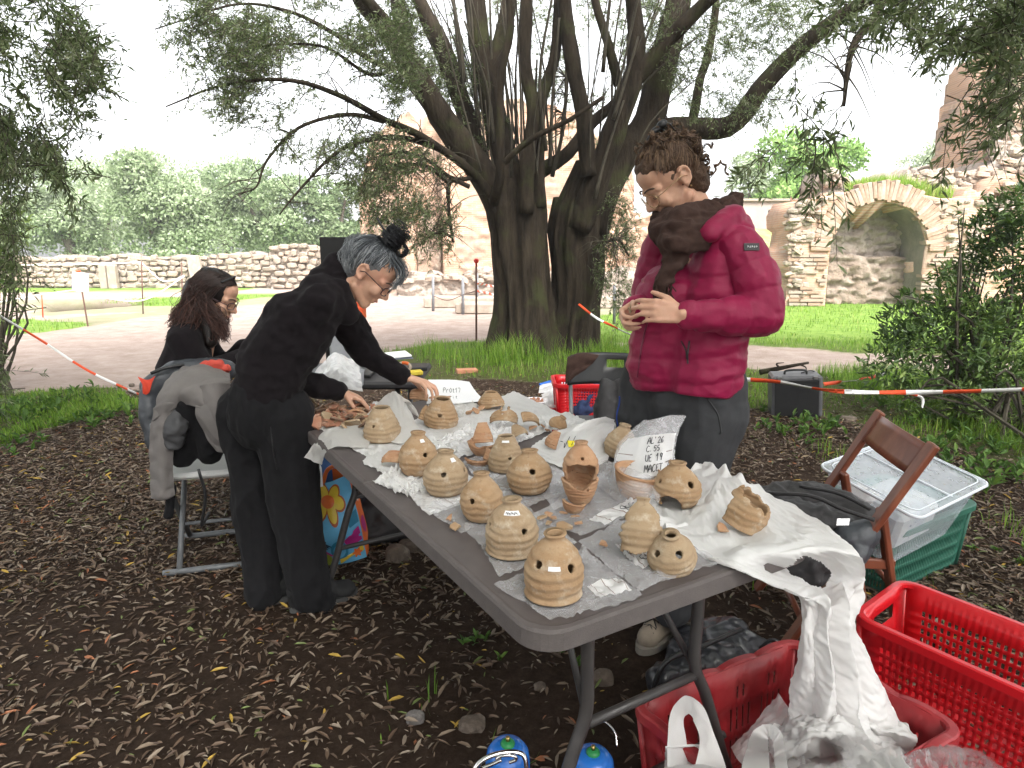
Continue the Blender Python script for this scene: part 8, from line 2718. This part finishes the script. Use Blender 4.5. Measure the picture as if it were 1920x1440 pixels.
# ------------------------------------------------------------------ second table and what stands on it
def table_two():
 t = thing('side_table', 'dark folding table behind the woman in black fleece, carrying papers and boxes', 'table', (-.9, 3.55, 0))
 m = M('charcoal_table_plastic', (.045, .043, .045), (.035, .034, .036), 20, .5)
 MB().box((-.90, 3.57, .718), (.84, .60, .04), None, .012).obj('tabletop', m, t)
 for x in (-1.22, -.60):
  for y in (3.36, 3.78):
   MB().tube([(x, y, .70), (x, y, .01)], .0145, 8).obj('leg', M_steel, t, True)
 MB().tube([(-.60, 3.36, .3), (-.60, 3.78, .3)], .009, 8).obj('crossbar', M_steel, t, True)
 MB().box((at_y(633, 500, 3.76).x, 3.77, 1.105), (.19, .02, .73), None, .004).obj('backdrop_board', M('matt_black_board', (.012, .012, .012), (.016, .016, .016), 10, .8), (bb := thing('backdrop_board', 'matt black board standing upright behind the grey haired woman', 'board', (-1.0, 3.77, .74))))
 MB().box((at_y(633, 500, 3.76).x, 3.77, .748), (.22, .12, .014)).obj('foot', M_black, bb)
 lp = thing('laptop', 'open black laptop seen edge on beside the white notebook', 'laptop', (-.78, 3.50, .74))
 a, b = at_y(678, 626, 3.52), at_y(703, 664, 3.52)
 MB().bar(b, a, .30, .010, (1, 0, .6), .002).obj('screen', M_black, lp)
 MB().box((b.x - .11, 3.52, .749), (.22, .30, .016), None, .004).obj('keyboard_base', M_black, lp)
 nb = thing('notebook', 'open white notebook lying near the end of the dark table', 'notebook', tuple(at_z(725, 668, .75)))
 c = at_z(722, 668, .755)
 rot = Matrix.Rotation(.35, 3, 'Z')
 for s in (-1, 1):
  MB().box(c + rot @ Vector((.075 * s, 0, .006)), (.145, .20, .012), rot @ Matrix.Rotation(-.05 * s, 3, 'Y'), .003).obj('pages', M_paper, nb)
 MB().box(c + Vector((0, 0, -.006)), (.31, .21, .004), rot).obj('cover', M('blue_grey_cover', (.15, .17, .22), (.12, .14, .19)), nb)
 fo = thing('ring_folder', 'flat black folder at the end of the dark table', 'folder', tuple(at_z(765, 690, .745)))
 MB().box(at_z(768, 690, .752), (.17, .13, .022), Matrix.Rotation(.4, 3, 'Z'), .004).obj('folder_cover', M_black, fo)
 sp = thing('sponge', 'yellow sponge lying against the flat black folder', 'sponge', tuple(at_z(778, 698, .745)))
 MB().box(at_z(777, 699, .755), (.085, .05, .026), Matrix.Rotation(.4, 3, 'Z'), .006).obj('foam', M('yellow_sponge', (.65, .50, .06), (.55, .42, .05), 40, .9, .6, 120), sp)
 tr = thing('tape_roll', 'roll of clear tape with orange core leaning on the flat black folder', 'tape', tuple(at_z(757, 694, .745)))
 p = at_y(757, 688, 3.27)
 C = [p + Vector((.034 * math.cos(a), .006 * math.sin(a), .034 * math.sin(a) * .6)) for a in np.linspace(0, 6.283, 25)]
 MB().tube(C, .008, 6, False).obj('tape_ring', M('amber_tape', (.42, .33, .25), (.35, .28, .22), rough=.2, spec=.6), tr, True)
 MB().tube(C[3:8], .009, 6).obj('orange_mark', M('orange_plastic', (.65, .13, .02), (.58, .11, .02), rough=.35), tr, True)
 cb = thing('clear_box', 'tall clear plastic box under the orange case', 'box', tuple(at_y(650, 655, 3.6)))
 zx = at_y(655, 612, 3.62).z
 x0, x1 = at_y(620, 640, 3.62).x, at_y(678, 640, 3.62).x
 film = M_film('frosted_box_film', .4, (.78, .8, .84), .2, .1)
 MB().box(((x0 + x1) / 2, 3.66, (.742 + zx) / 2), (x1 - x0, .16, zx - .742), None, .012).obj('box_walls', film, cb)
 MB().box(((x0 + x1) / 2, 3.66, zx + .006), (x1 - x0 + .03, .19, .016), None, .005).obj('box_rim', M('clear_rim', (.62, .63, .66), (.58, .6, .64), rough=.3), cb)
 oc = thing('orange_case', 'orange plastic tool case on top of the clear box', 'case', ((x0 + x1) / 2, 3.66, zx))
 z2 = at_y(665, 572, 3.62).z
 om = bpy.data.materials['orange_plastic']
 om2 = M('red_orange_case', (.60, .085, .02), (.54, .07, .018), 8, .4, spec=.4)
 MB().box((x1 - .08, 3.66, zx + .014 + (z2 - zx) / 2), (.19, .14, z2 - zx), None, .03).obj('case_shell', om2, oc)
 for q in (-.045, .035):
  MB().box((x1 - .08 + q, 3.585, zx + (z2 - zx) * .62), (.022, .02, .05), None, .004).obj('latch', M_black if q > 0 else om2, oc)
 MB().tube(catmull(arr((x1 - .14, 3.59, z2 - .01), (x1 - .08, 3.57, z2 + .035), (x1 - .02, 3.59, z2 - .01)), 12), .008, 8).obj('handle', om2, oc, True)
 px_bag('clear_bag', [[(590, 700, 3.25), (625, 665, 3.3), (665, 672, 3.3)], [(588, 715, 3.15), (630, 690, 3.1), (676, 702, 3.12)], [(592, 735, 3.05), (632, 728, 3.02), (680, 735, 3.05)]], 'puffed clear bag between the two arms of the woman in black fleece', M_milky, .03, 9, 64)
 gj = thing('clear_tub', 'small frosted tub standing at the near edge of the dark table', 'tub', tuple(at_z(672, 722, .745)))
 p = at_z(668, 722, .74)
 MB().lathe([(.001, 0), (.035, .0), (.042, .07), (.045, .075)], 20, tuple(p)).obj('tub_wall', film, gj, True)
table_two()

# ------------------------------------------------------------------ shopping bag, bags and stones under the table
def decal(G, poly, mat, name, parent, lift):
 nv, nu, _ = G.shape
 N = sheet_normals(G)
 def S(u, v):
  U, V_ = min(max(u, 0), 1) * (nu - 1), min(max(v, 0), 1) * (nv - 1)
  i, j = min(int(V_), nv - 2), min(int(U), nu - 2)
  a, b = V_ - i, U - j
  P = G[i, j] * (1 - a) * (1 - b) + G[i + 1, j] * a * (1 - b) + G[i, j + 1] * (1 - a) * b + G[i + 1, j + 1] * a * b
  n = N[i, j]
  s = 1 if n @ (np.array([0, 0, CAMZ]) - P) > 0 else -1
  return P + n * s * lift
 poly = np.array(poly)
 c = poly.mean(0)
 k = len(poly)
 V = [S(*(c + (p - c) * r)) for r in (1, .66, .33) for p in poly] + [S(*c)]
 F = [(i * k + j, i * k + (j + 1) % k, (i + 1) * k + (j + 1) % k, (i + 1) * k + j) for i in range(2) for j in range(k)] + [(2 * k + j, 2 * k + (j + 1) % k, 3 * k) for j in range(k)]
 return MB().add(V, F).obj(name, mat, parent)
def blob(u, v, ru, rv, rot=0, n=18, wob=0, lobes=0):
 o = []
 for a in np.linspace(0, 6.283, n + 1)[:-1]:
  r = 1 + wob * math.cos(lobes * a)
  x, y = ru * r * math.cos(a), rv * r * math.sin(a)
  o.append((u + x * math.cos(rot) - y * math.sin(rot), v + x * math.sin(rot) + y * math.cos(rot)))
 return o
def shopping_bag():
 t = thing('shopping_bag', 'colourful shopping bag with a yellow flower on light blue under the table', 'shopping bag', tuple(at_z(635, 1050, 0)))
 fl = lambda n, c: M('print_' + n, c, tuple(q * .85 for q in c), 20, .4, spec=.45)
 blue, org, yel, brn, teal, grn, mag, navy, pink = fl('light_blue', (.13, .42, .66)), fl('orange', (.72, .15, .025)), fl('yellow', (.70, .50, .04)), fl('red_brown', (.40, .09, .02)), fl('teal', (.02, .18, .30)), fl('olive_green', (.22, .26, .02)), fl('magenta', (.42, .02, .20)), fl('navy', (.01, .02, .05)), fl('pinkish_white', (.72, .66, .66))
 rows = [[(572, 905, 2.72), (612, 905, 2.70), (652, 890, 2.74)], [(574, 950, 2.68), (620, 948, 2.64), (664, 935, 2.70)], [(580, 1010, 2.66), (630, 1008, 2.62), (678, 995, 2.70)], [(588, 1058, 2.70), (640, 1058, 2.68), (688, 1044, 2.74)]]
 G = crease(patch(rows, 50, 60), .008, 9, 71)
 sheet_obj('front_panel', G, blue, t)
 rows = [[(652, 890, 2.745), (657, 880, 2.86)], [(664, 935, 2.705), (672, 925, 2.86)], [(678, 995, 2.705), (688, 985, 2.87)], [(688, 1044, 2.745), (692, 1030, 2.88)]]
 G2 = crease(patch(rows, 12, 40), .004, 12, 72)
 sheet_obj('side_panel', G2, org, t)
 decal(G2, blob(.5, .25, .3, .14), pink, 'printed_shape', t, .002)
 decal(G2, blob(.5, .62, .3, .09), mag, 'printed_shape', t, .002)
 rows = [[(572, 905, 2.73), (600, 880, 2.90), (657, 880, 2.87)], [(585, 1050, 2.85), (640, 1040, 2.9), (690, 1035, 2.88)]]
 sheet_obj('back_panel', patch(rows, 12, 12), org, t)
 cu, cv = .46, .28
 for k in range(6):
  a = k * math.pi / 3 + .3
  decal(G, blob(cu + .21 * math.cos(a), cv + .135 * math.sin(a), .155, .105, a), brn, 'flower_outline', t, .0015)
 for k in range(6):
  a = k * math.pi / 3 + .3
  decal(G, blob(cu + .20 * math.cos(a), cv + .13 * math.sin(a), .125, .083, a), yel, 'petal', t, .003)
 decal(G, blob(cu, cv, .13, .085), org, 'flower_centre', t, .0045)
 decal(G, [(0, .60), (.3, .70), (.62, .84), (.3, .80), (0, .70)], navy, 'printed_shape', t, .0015)
 decal(G, [(0, .72), (.25, .80), (.4, .88), (.2, .92), (0, .86)], mag, 'printed_shape', t, .0022)
 decal(G, blob(.15, .93, .22, .10), grn, 'printed_shape', t, .003)
 decal(G, blob(.52, .83, .16, .12), teal, 'printed_shape', t, .0022)
 decal(G, blob(.52, .83, .11, .08), blue, 'printed_shape', t, .0034)
 decal(G, [(.62, .72), (.95, .60), (.98, .76), (.7, .82)], mag, 'printed_shape', t, .0026)
 decal(G, [(.5, .93), (.97, .83), (.98, .9), (.5, .99)], yel, 'printed_shape', t, .0026)
 decal(G, blob(.84, .90, .08, .05, wob=.3, lobes=6, n=30), org, 'printed_shape', t, .0038)
 decal(G, [(.72, .50), (.98, .44), (.97, .56), (.78, .60)], teal, 'printed_shape', t, .0026)
 MB().tube(catmull(arr(P3((606, 905, 2.70)), P3((615, 880, 2.68)), P3((640, 872, 2.70)), P3((648, 892, 2.73))), 16), .009, 6).obj('handle', org, t, True)
shopping_bag()
px_bag('white_bag', [[(560, 862, 2.66), (580, 858, 2.66), (600, 868, 2.68)], [(562, 885, 2.62), (580, 880, 2.60), (604, 888, 2.64)], [(566, 918, 2.62), (584, 915, 2.60), (606, 912, 2.64)]], 'white paper bag sticking up between the black trousers and the flowered bag', M_paper, .008, 14, 73)
bd_ = thing('blue_drum', 'blue plastic drum standing under the far corner of the table', 'drum', tuple(at_y(600, 850, 3.0).xy) + (0,))
MB().lathe([(.001, 0), (.125, 0), (.13, .02), (.13, .20), (.135, .21), (.13, .22), (.128, .47), (.11, .50), (.001, .505)], 28, tuple(at_y(600, 850, 3.0).xy) + (0,)).obj('drum_shell', M('deep_blue_plastic', (.012, .085, .27), (.01, .07, .23), rough=.35, spec=.5), bd_, True)
f_ = Fig(); f_.chain([(700, 985, 3.0), (745, 975, 3.05), (775, 990, 3.0)], [.10, .12, .08]); f_.chain([(705, 940, 3.05), (740, 945, 3.08)], [.07, .07])
ob('black_bag', sculpt(f_.m, .009, 4, lambda V, N: wrinkle(V, .03, 8)), M_leather, None, 'slumped black bag in the shade below the middle of the table', 'bag')
f_ = Fig()
f_.chain([(1300, 1235, 2.0), (1360, 1225, 2.05), (1425, 1232, 2.02)], [.09, .105, .06]); f_.chain([(1245, 1275, 1.80), (1290, 1265, 1.86), (1350, 1255, 1.92)], [.05, .075, .09])
f_.chain([(1300, 1195, 2.1), (1370, 1190, 2.1)], [.06, .06])
kb = thing('black_bag', 'shiny black bag slumped on the ground behind the dull red crate', 'bag', tuple(at_z(1340, 1290, 0)))
ob('bag_body', sculpt(f_.m, .008, 4, lambda V, N: wrinkle(V, .03, 9, (1, 1, 1), 81)), M('shiny_black_bag', (.016, .017, .020), (.024, .025, .029), 26, .3, .3, 90, .004, spec=.5), kb)
MB().tube(catmull(arr(P3((1425, 1215, 1.98)), P3((1445, 1200, 1.96)), P3((1462, 1208, 1.95)), P3((1450, 1235, 1.95))), 16), .006, 6).obj('carry_loop', M_black, kb, True)
MB().tube(catmull(arr(P3((1225, 1290, 1.74)), P3((1250, 1240, 1.74)), P3((1310, 1215, 1.86)), P3((1390, 1180, 1.98))), 20), .008, 6).obj('shoulder_strap', M_black, kb, True)

def rock(px, py, w, label, seed, flat=.7, mat=None):
 g = at_z(px, py, 0)
 d = math.hypot(g.y, CAMZ)
 r = w / 2 * d / FPX
 b = MB().ell((0, 0, 0), (1, 1, 1), None, 14, 9)
 V = np.array(b.v)
 V = np.sign(V) * np.abs(V) ** .75
 V *= (1 + .25 * fbm(V * 1.3 + seed, 3, seed))[:, None]
 V *= np.array([r, r * .8, r * flat])
 V += np.array([g.x, g.y, r * flat * .35])
 b.v = [tuple(p) for p in V]
 b.obj('field_stone', mat or M_rockm, None, False, label=label, cat='stone')
M_rockm = M('dusty_brown_stone', (.15, .115, .09), (.09, .07, .055), 16, .95, .8, 70, .006, c3=(.21, .17, .14))
M_rocky = M('grey_fieldstone', (.17, .155, .145), (.11, .10, .095), 20, .95, .8, 70, .006, c3=(.24, .22, .20))
rock(745, 1048, 48, 'upper brown stone under the middle of the table', 1, .8)
rock(770, 1030, 50, 'lower flat brown stone behind it under the middle of the table', 2, .5)
rock(779, 1350, 30, 'grey chipped stone lying among the leaves in front of the table leg', 3, .8, M_rocky)
rock(885, 1362, 46, 'larger earthy stone on the soil left of the near table leg', 4, .55)
rock(1130, 1278, 36, 'brown stone right behind the near table leg', 5, .9)
rock(1012, 1290, 22, 'small stone in the dark soil below the near table end', 6, .6)
rock(247, 724, 10, 'dark little stone at the edge of the pale path', 7, .8)
rock(1590, 790, 30, 'low earthy stone beside the black case', 8, .5)

def canister(px, py, Y, label, handle_pts):
 g = at_y(px, py, Y)
 t = thing('blue_canister', label, 'canister', (g.x, g.y, 0), group='blue canisters by the table leg')
 z = g.z
 r = .052
 MB().lathe([(.001, 0), (r * .95, 0), (r, .012), (r, z - .04), (r * .93, z - .018), (r * .72, z - .003), (r * .4, z), (.001, z)], 30, (g.x, g.y, 0)).obj('shell', M_cblue, t, True)
 MB().lathe([(.016, z - .004), (.017, z + .004), (.012, z + .010), (.001, z + .010)], 18, (g.x, g.y, 0)).obj('cap', M('green_cap', (.02, .20, .06), (.02, .16, .05), rough=.35) if 'green_cap' not in bpy.data.materials else bpy.data.materials['green_cap'], t, True)
 MB().tube([(g.x, g.y, z + .008), (g.x, g.y, z + .020)], .005, 8).obj('valve', M_brass, t, True)
 for pts, r_ in handle_pts:
  MB().tube(catmull(arr(*[P3(p) for p in pts]), 26), r_, 8).obj('steel_handle', M_chrome, t, True)
M_cblue = M('blue_enamel', (.02, .13, .45), (.018, .11, .40), 10, .25, spec=.6)
M_brass = M('brass', (.40, .30, .12), (.35, .26, .10), rough=.3, metal=1)
M_chrome = M('polished_steel', (.72, .70, .70), (.62, .60, .60), 20, .14, metal=1)
canister(952, 1396, 1.33, 'blue canister with green cap and curled steel handle at the bottom edge', [
 ([(885, 1450, 1.24), (905, 1425, 1.25), (945, 1411, 1.26), (980, 1415, 1.26), (988, 1445, 1.25)], .0055), ([(930, 1424, 1.25), (942, 1417, 1.25), (962, 1417, 1.25), (968, 1424, 1.25), (955, 1430, 1.25)], .0035), ([(905, 1440, 1.25), (925, 1432, 1.25), (940, 1425, 1.25)], .004)])
canister(1112, 1412, 1.36, 'blue canister with a thin steel ring, half behind the near table leg', [
 ([(1085, 1352, 1.50), (1112, 1347, 1.50), (1138, 1356, 1.49), (1154, 1376, 1.47), (1157, 1400, 1.45)], .0028)])
bk = thing('loose_brick', 'loose orange brick lying on the grass before the olive trunk', 'brick', tuple(at_z(875, 698, 0)))
MB().box(at_z(875, 697, .035), (.24, .12, .07), Matrix.Rotation(.25, 3, 'Z'), .006).obj('brick_block', M('orange_brick', (.42, .20, .12), (.36, .16, .09), 16, .9, .5, 60), bk)

# ------------------------------------------------------------------ hard case and branch
def hard_case():
 t = thing('black_case', 'black hard case standing on the grass behind the striped tape', 'case', tuple(at_z(1505, 785, 0)))
 c = at_z(1502, 786, 0)
 rot = Matrix.Rotation(math.radians(-14), 3, 'Z') @ Matrix.Rotation(math.radians(-4), 3, 'Y')
 ctr = Vector((c.x, c.y + .17, .185))
 q = lambda x, y, z: ctr + rot @ Vector((x, y, z))
 gm = M('scuffed_grey_shell', (.10, .10, .105), (.07, .07, .075), 16, .5, .3, 120, .002)
 MB().box(ctr, (.40, .30, .36), rot, .018).obj('shell', gm, t)
 MB().box(q(-.005, -.152, -.01), (.35, .012, .31), rot, .004).obj('front_face', M('black_felt_face', (.010, .010, .011), (.014, .014, .014), 30, .9), t)
 MB().tube(catmull(arr(q(-.09, -.05, .183), q(-.07, -.05, .215), q(.07, -.05, .215), q(.09, -.05, .183)), 14), .010, 8).obj('handle', M_black, t, True)
 for x in (-.14, .14):
  MB().box(q(x, -.155, .165), (.035, .012, .03), rot, .003).obj('latch', M('steel_latch', (.4, .4, .4), (.3, .3, .3), rough=.3, metal=1) if 'steel_latch' not in bpy.data.materials else bpy.data.materials['steel_latch'], t)
 MB().tube(catmull(arr(q(.05, -.02, .185), q(.15, .05, .19), q(.205, .02, .12), q(.21, -.02, .0)), 14), .005, 6).obj('cable', M_black, t, True)
hard_case()
br_ = thing('broken_branch', 'broken bare branch lying on the grass above the black case', 'branch', tuple(at_y(1470, 692, 6.6)))
b = MB()
b.tube(catmull(arr(P3((1425, 698, 6.7)), P3((1455, 692, 6.6)), P3((1485, 686, 6.5)), P3((1516, 680, 6.5))), 14), np.linspace(.03, .012, 14), 7)
b.tube(catmull(arr(P3((1462, 690, 6.6)), P3((1456, 682, 6.55)), P3((1470, 680, 6.5))), 8), np.linspace(.012, .004, 8), 6)
b.tube(catmull(arr(P3((1498, 683, 6.5)), P3((1510, 688, 6.45)), P3((1512, 694, 6.45))), 8), np.linspace(.010, .004, 8), 6)
b.obj('wood', M_bark, br_, True)

# ------------------------------------------------------------------ barrier tape, stakes, sign, cords
M_tred = M('tape_red_orange', (.70, .085, .025), (.64, .07, .02), 20, .45)
M_twhite = M('tape_white', (.80, .79, .78), (.74, .73, .72), 20, .45)
def tape(pts, w, label, seed, seg=.22, name='barrier_tape'):
 C = catmull(arr(*[P3(p) for p in pts]), 120)
 d = np.r_[0, np.cumsum(np.linalg.norm(np.diff(C, axis=0), axis=1))]
 n = max(40, int(d[-1] / (seg / 4)))
 C = np.stack([np.interp(np.linspace(0, d[-1], n), d, C[:, k]) for k in range(3)], 1)
 T_ = np.gradient(C, axis=0); T_ /= np.linalg.norm(T_, axis=1)[:, None]
 tw = .5 * vnoise(np.stack([np.linspace(0, 6, n), np.zeros(n), np.full(n, seed)], 1), seed) * 2.2
 S = np.cross(T_, [0, 0, 1]); S /= np.linalg.norm(S, axis=1)[:, None]
 U = np.cross(S, T_)
 X = U * np.cos(tw)[:, None] + S * np.sin(tw)[:, None]
 V = np.vstack([C - X * w / 2, C + X * w / 2])
 V2, F2 = solidify(V, grid_faces(2, n), .0012)
 me = np_mesh('tape', V2, F2)
 me.materials.append(M_tred); me.materials.append(M_twhite)
 pos = np.linspace(0, d[-1], n)
 for p in me.polygons:
  i = p.vertices[0] % n
  p.material_index = int(pos[i] / seg) % 2
 t = thing(name, label, 'tape', tuple(C.mean(0)), group='red and white barrier tape round the work place')
 ob('strip', me, None, t)
tape([(1300, 700, 5.4), (1395, 711, 5.2), (1460, 716, 5.05), (1530, 729, 4.95), (1600, 735, 4.8), (1760, 735, 4.6), (1925, 730, 4.4), (2080, 722, 4.2)], .034, 'red and white tape running past the black case to the picture edge', 3)
tape([(1545, 720, 6.0), (1580, 716, 6.1), (1620, 711, 6.2), (1660, 700, 6.3)], .035, 'short slack tape behind the black case leading into the bush', 4)
tape([(1690, 736, 4.72), (1727, 745, 4.72), (1730, 765, 4.72)], .02, 'loose tape end hanging from the long tape before the bush', 14, .12)
tape([(-60, 555, 4.6), (0, 592, 4.6), (80, 640, 4.5), (160, 692, 4.4), (230, 726, 4.2), (262, 740, 3.9), (300, 752, 3.4)], .016, 'red and white tape slanting across the path towards the heaped chair', 5)
tape([(1085, 570, 8.2), (1115, 594, 8.0), (1150, 612, 7.8), (1185, 628, 7.6), (1240, 640, 7.4)], .028, 'red and white tape between the olive trunk and the pink jacket', 6)
tape([(893, 532, 10.6), (920, 536, 12.0), (960, 543, 13.5)], .05, 'far tape tied to the red topped pole, ending behind the trunk', 7)
tape([(893, 545, 10.6), (930, 553, 12.0), (965, 556, 13.0)], .05, 'lower far tape from the red topped pole to behind the trunk', 8)
def post(px, y0, y1, Y, r, mat, label, name='steel_stake', knob=None):
 a = at_y(px, y1, Y); a.z = -.05
 b_ = at_y(px, y0, Y)
 t = thing(name, label, 'stake', (a.x, a.y, 0))
 MB().tube([a, (b_.x, b_.y, b_.z)], r, 8).obj('rod', mat, t, True)
 if knob:
  MB().lathe([(.001, .05), (.02, .06), (.042, .035), (.036, .0), (.018, -.012), (.016, -.06), (.001, -.06)], 16, tuple(b_)).obj('cap', knob, t, True)
M_zinc = M('grey_steel_stake', (.19, .19, .20), (.14, .14, .15), 30, .5)
M_rust = M('rusty_iron_rod', (.14, .07, .05), (.09, .05, .04), 30, .8)
post(893, 492, 640, 10.42, .016, M_rust, 'thin iron pole with a red plastic cap left of the olive trunk', 'capped_pole', M('red_cap', (.55, .03, .02), (.48, .025, .02), rough=.4))
post(812, 518, 583, 16.0, .035, M_zinc, 'grey steel stake standing in the court nearest the grey haired woman')
post(868, 521, 589, 15.2, .035, M_zinc, 'grey steel stake between the capped pole and the other steel stake')
post(895, 512, 532, 17.0, .03, M_zinc, 'short grey stake showing just behind the capped pole')
post(1152, 535, 600, 13.0, .03, M_zinc, 'grey steel stake between the trunk and the pink jacket')
post(78, 552, 579, 14.4, .013, M_tred, 'short orange peg at the corner of the excavation trench', 'orange_peg')
cd = thing('slack_rope', 'thin dark rope sagging between the two steel stakes', 'rope', tuple(at_y(840, 560, 15.6)))
MB().tube(catmull(arr(P3((812, 555, 16)), P3((840, 563, 15.6)), P3((868, 553, 15.2)), P3((893, 545, 12))), 20), .01, 5).obj('rope_strand', M_rust, cd)
slab = thing('stone_kerb', 'low pale concrete slab lying left of the olive trunk', 'slab', tuple(at_z(890, 588, 0)))
MB().box((at_z(895, 586, 0).x + .3, 15.6, .12), (1.5, .9, .24), Matrix.Rotation(-.12, 3, 'Z'), .03).obj('slab_block', M_stone, slab)
slab2 = thing('stone_kerb', 'long pale paving edge behind the olive trunk', 'slab', tuple(at_z(1000, 575, 0)))
MB().box((at_z(1010, 570, 0).x, 17.2, .14), (6.0, .8, .28), Matrix.Rotation(-.03, 3, 'Z'), .03).obj('slab_block', M_stone, slab2)
sg = thing('notice_board', 'white notice board on a thin stake beside the trench', 'sign', tuple(at_z(165, 612, 0)))
c0 = at_y(151, 529, 12.6)
MB().box(c0, (.29, .02, .36), Matrix.Rotation(.12, 3, 'Y') @ Matrix.Rotation(.1, 3, 'Z'), .003).obj('board', M('white_board', (.85, .85, .85), (.80, .80, .80)), sg)
MB().tube([at_z(165, 612, 0), c0 + Vector((-.03, .03, .22))], .014, 6).obj('stake', M_rust, sg)
MB().box(c0 + Vector((-.17, .05, .0)), (.05, .012, .30), Matrix.Rotation(.12, 3, 'Y')).obj('board_edge', M('blue_violet_edge', (.10, .09, .28), (.08, .07, .22)), sg)
MB().box(c0 + Vector((-.02, .0, .20)), (.08, .03, .04)).obj('red_clip', M_tred, sg)
for i, (pts, l) in enumerate((([(-30, 572, 14), (75, 553, 14), (140, 544, 12.8)], 'white cord from the left leaves to the notice board'), ([(163, 548, 12.8), (205, 560, 13.6), (262, 564, 14.2), (300, 548, 14.6), (345, 518, 15)], 'white cord sagging from the notice board over the trench'),
        ([(265, 492, 15.5), (300, 524, 15.4), (322, 526, 15.2), (345, 517, 15)], 'white cord drooping before the low wall'), ([(20, 497, 15), (140, 496, 15.2), (265, 492, 15.5)], 'white cord stretched level before the low wall'))):
 t = thing('marker_cord', l, 'cord', tuple(P3(pts[1])), group='white cords round the trench')
 MB().tube(catmull(arr(*[P3(p) for p in pts]), 26), .013, 5).obj('cord_strand', M_twhite, t)
for x, y, l in ((265, 490, 'red tipped peg before the low wall, left end of the drooping cord'), (340, 492, 'red tipped peg before the low wall, right end of the drooping cord')):
 post(x, y, 560, 15.3, .014, M_rust, l, 'cord_peg')
for i, (x, y, l) in enumerate(((880, 687, 'red scrap of tape on the grass behind the brick'), (938, 690, 'curled red and white scrap of tape right of the brick'), (858, 672, 'small pale red scrap further back on the grass'))):
 t = thing('tape_scrap', l, 'litter', tuple(at_z(x, y, 0)))
 g = at_z(x, y, .02)
 G = np.array([[tuple(g + Vector((u * .16 - .08, v * .04 + .03 * math.sin(u * 7), .03 * abs(math.sin(u * 6 + i))))) for u in np.linspace(0, 1, 14)] for v in (0, 1)])
 sheet_obj('scrap', G, M_tred if i != 1 else M_tred, t)

# ------------------------------------------------------------------ added thin veil, imitates the overexposed pallor of distance
def added_haze():
 m = bpy.data.materials.new('added_veil')
 m.use_nodes = True
 nt = m.node_tree
 nt.nodes.remove(nt.nodes['Principled BSDF'])
 v = nt.nodes.new('ShaderNodeVolumePrincipled')
 v.inputs['Color'].default_value = (.97, .98, 1.0, 1)
 v.inputs['Density'].default_value = HAZE
 v.inputs['Anisotropy'].default_value = .2
 nt.links.new(v.outputs[0], nt.nodes['Material Output'].inputs['Volume'])
 MB().box((0, 70, 6.3), (340, 280, 15.8)).obj('added_haze', m, None, kind='stuff', label='thin added veil of scattering air that pales the distance')
HAZE = .0016
added_haze()
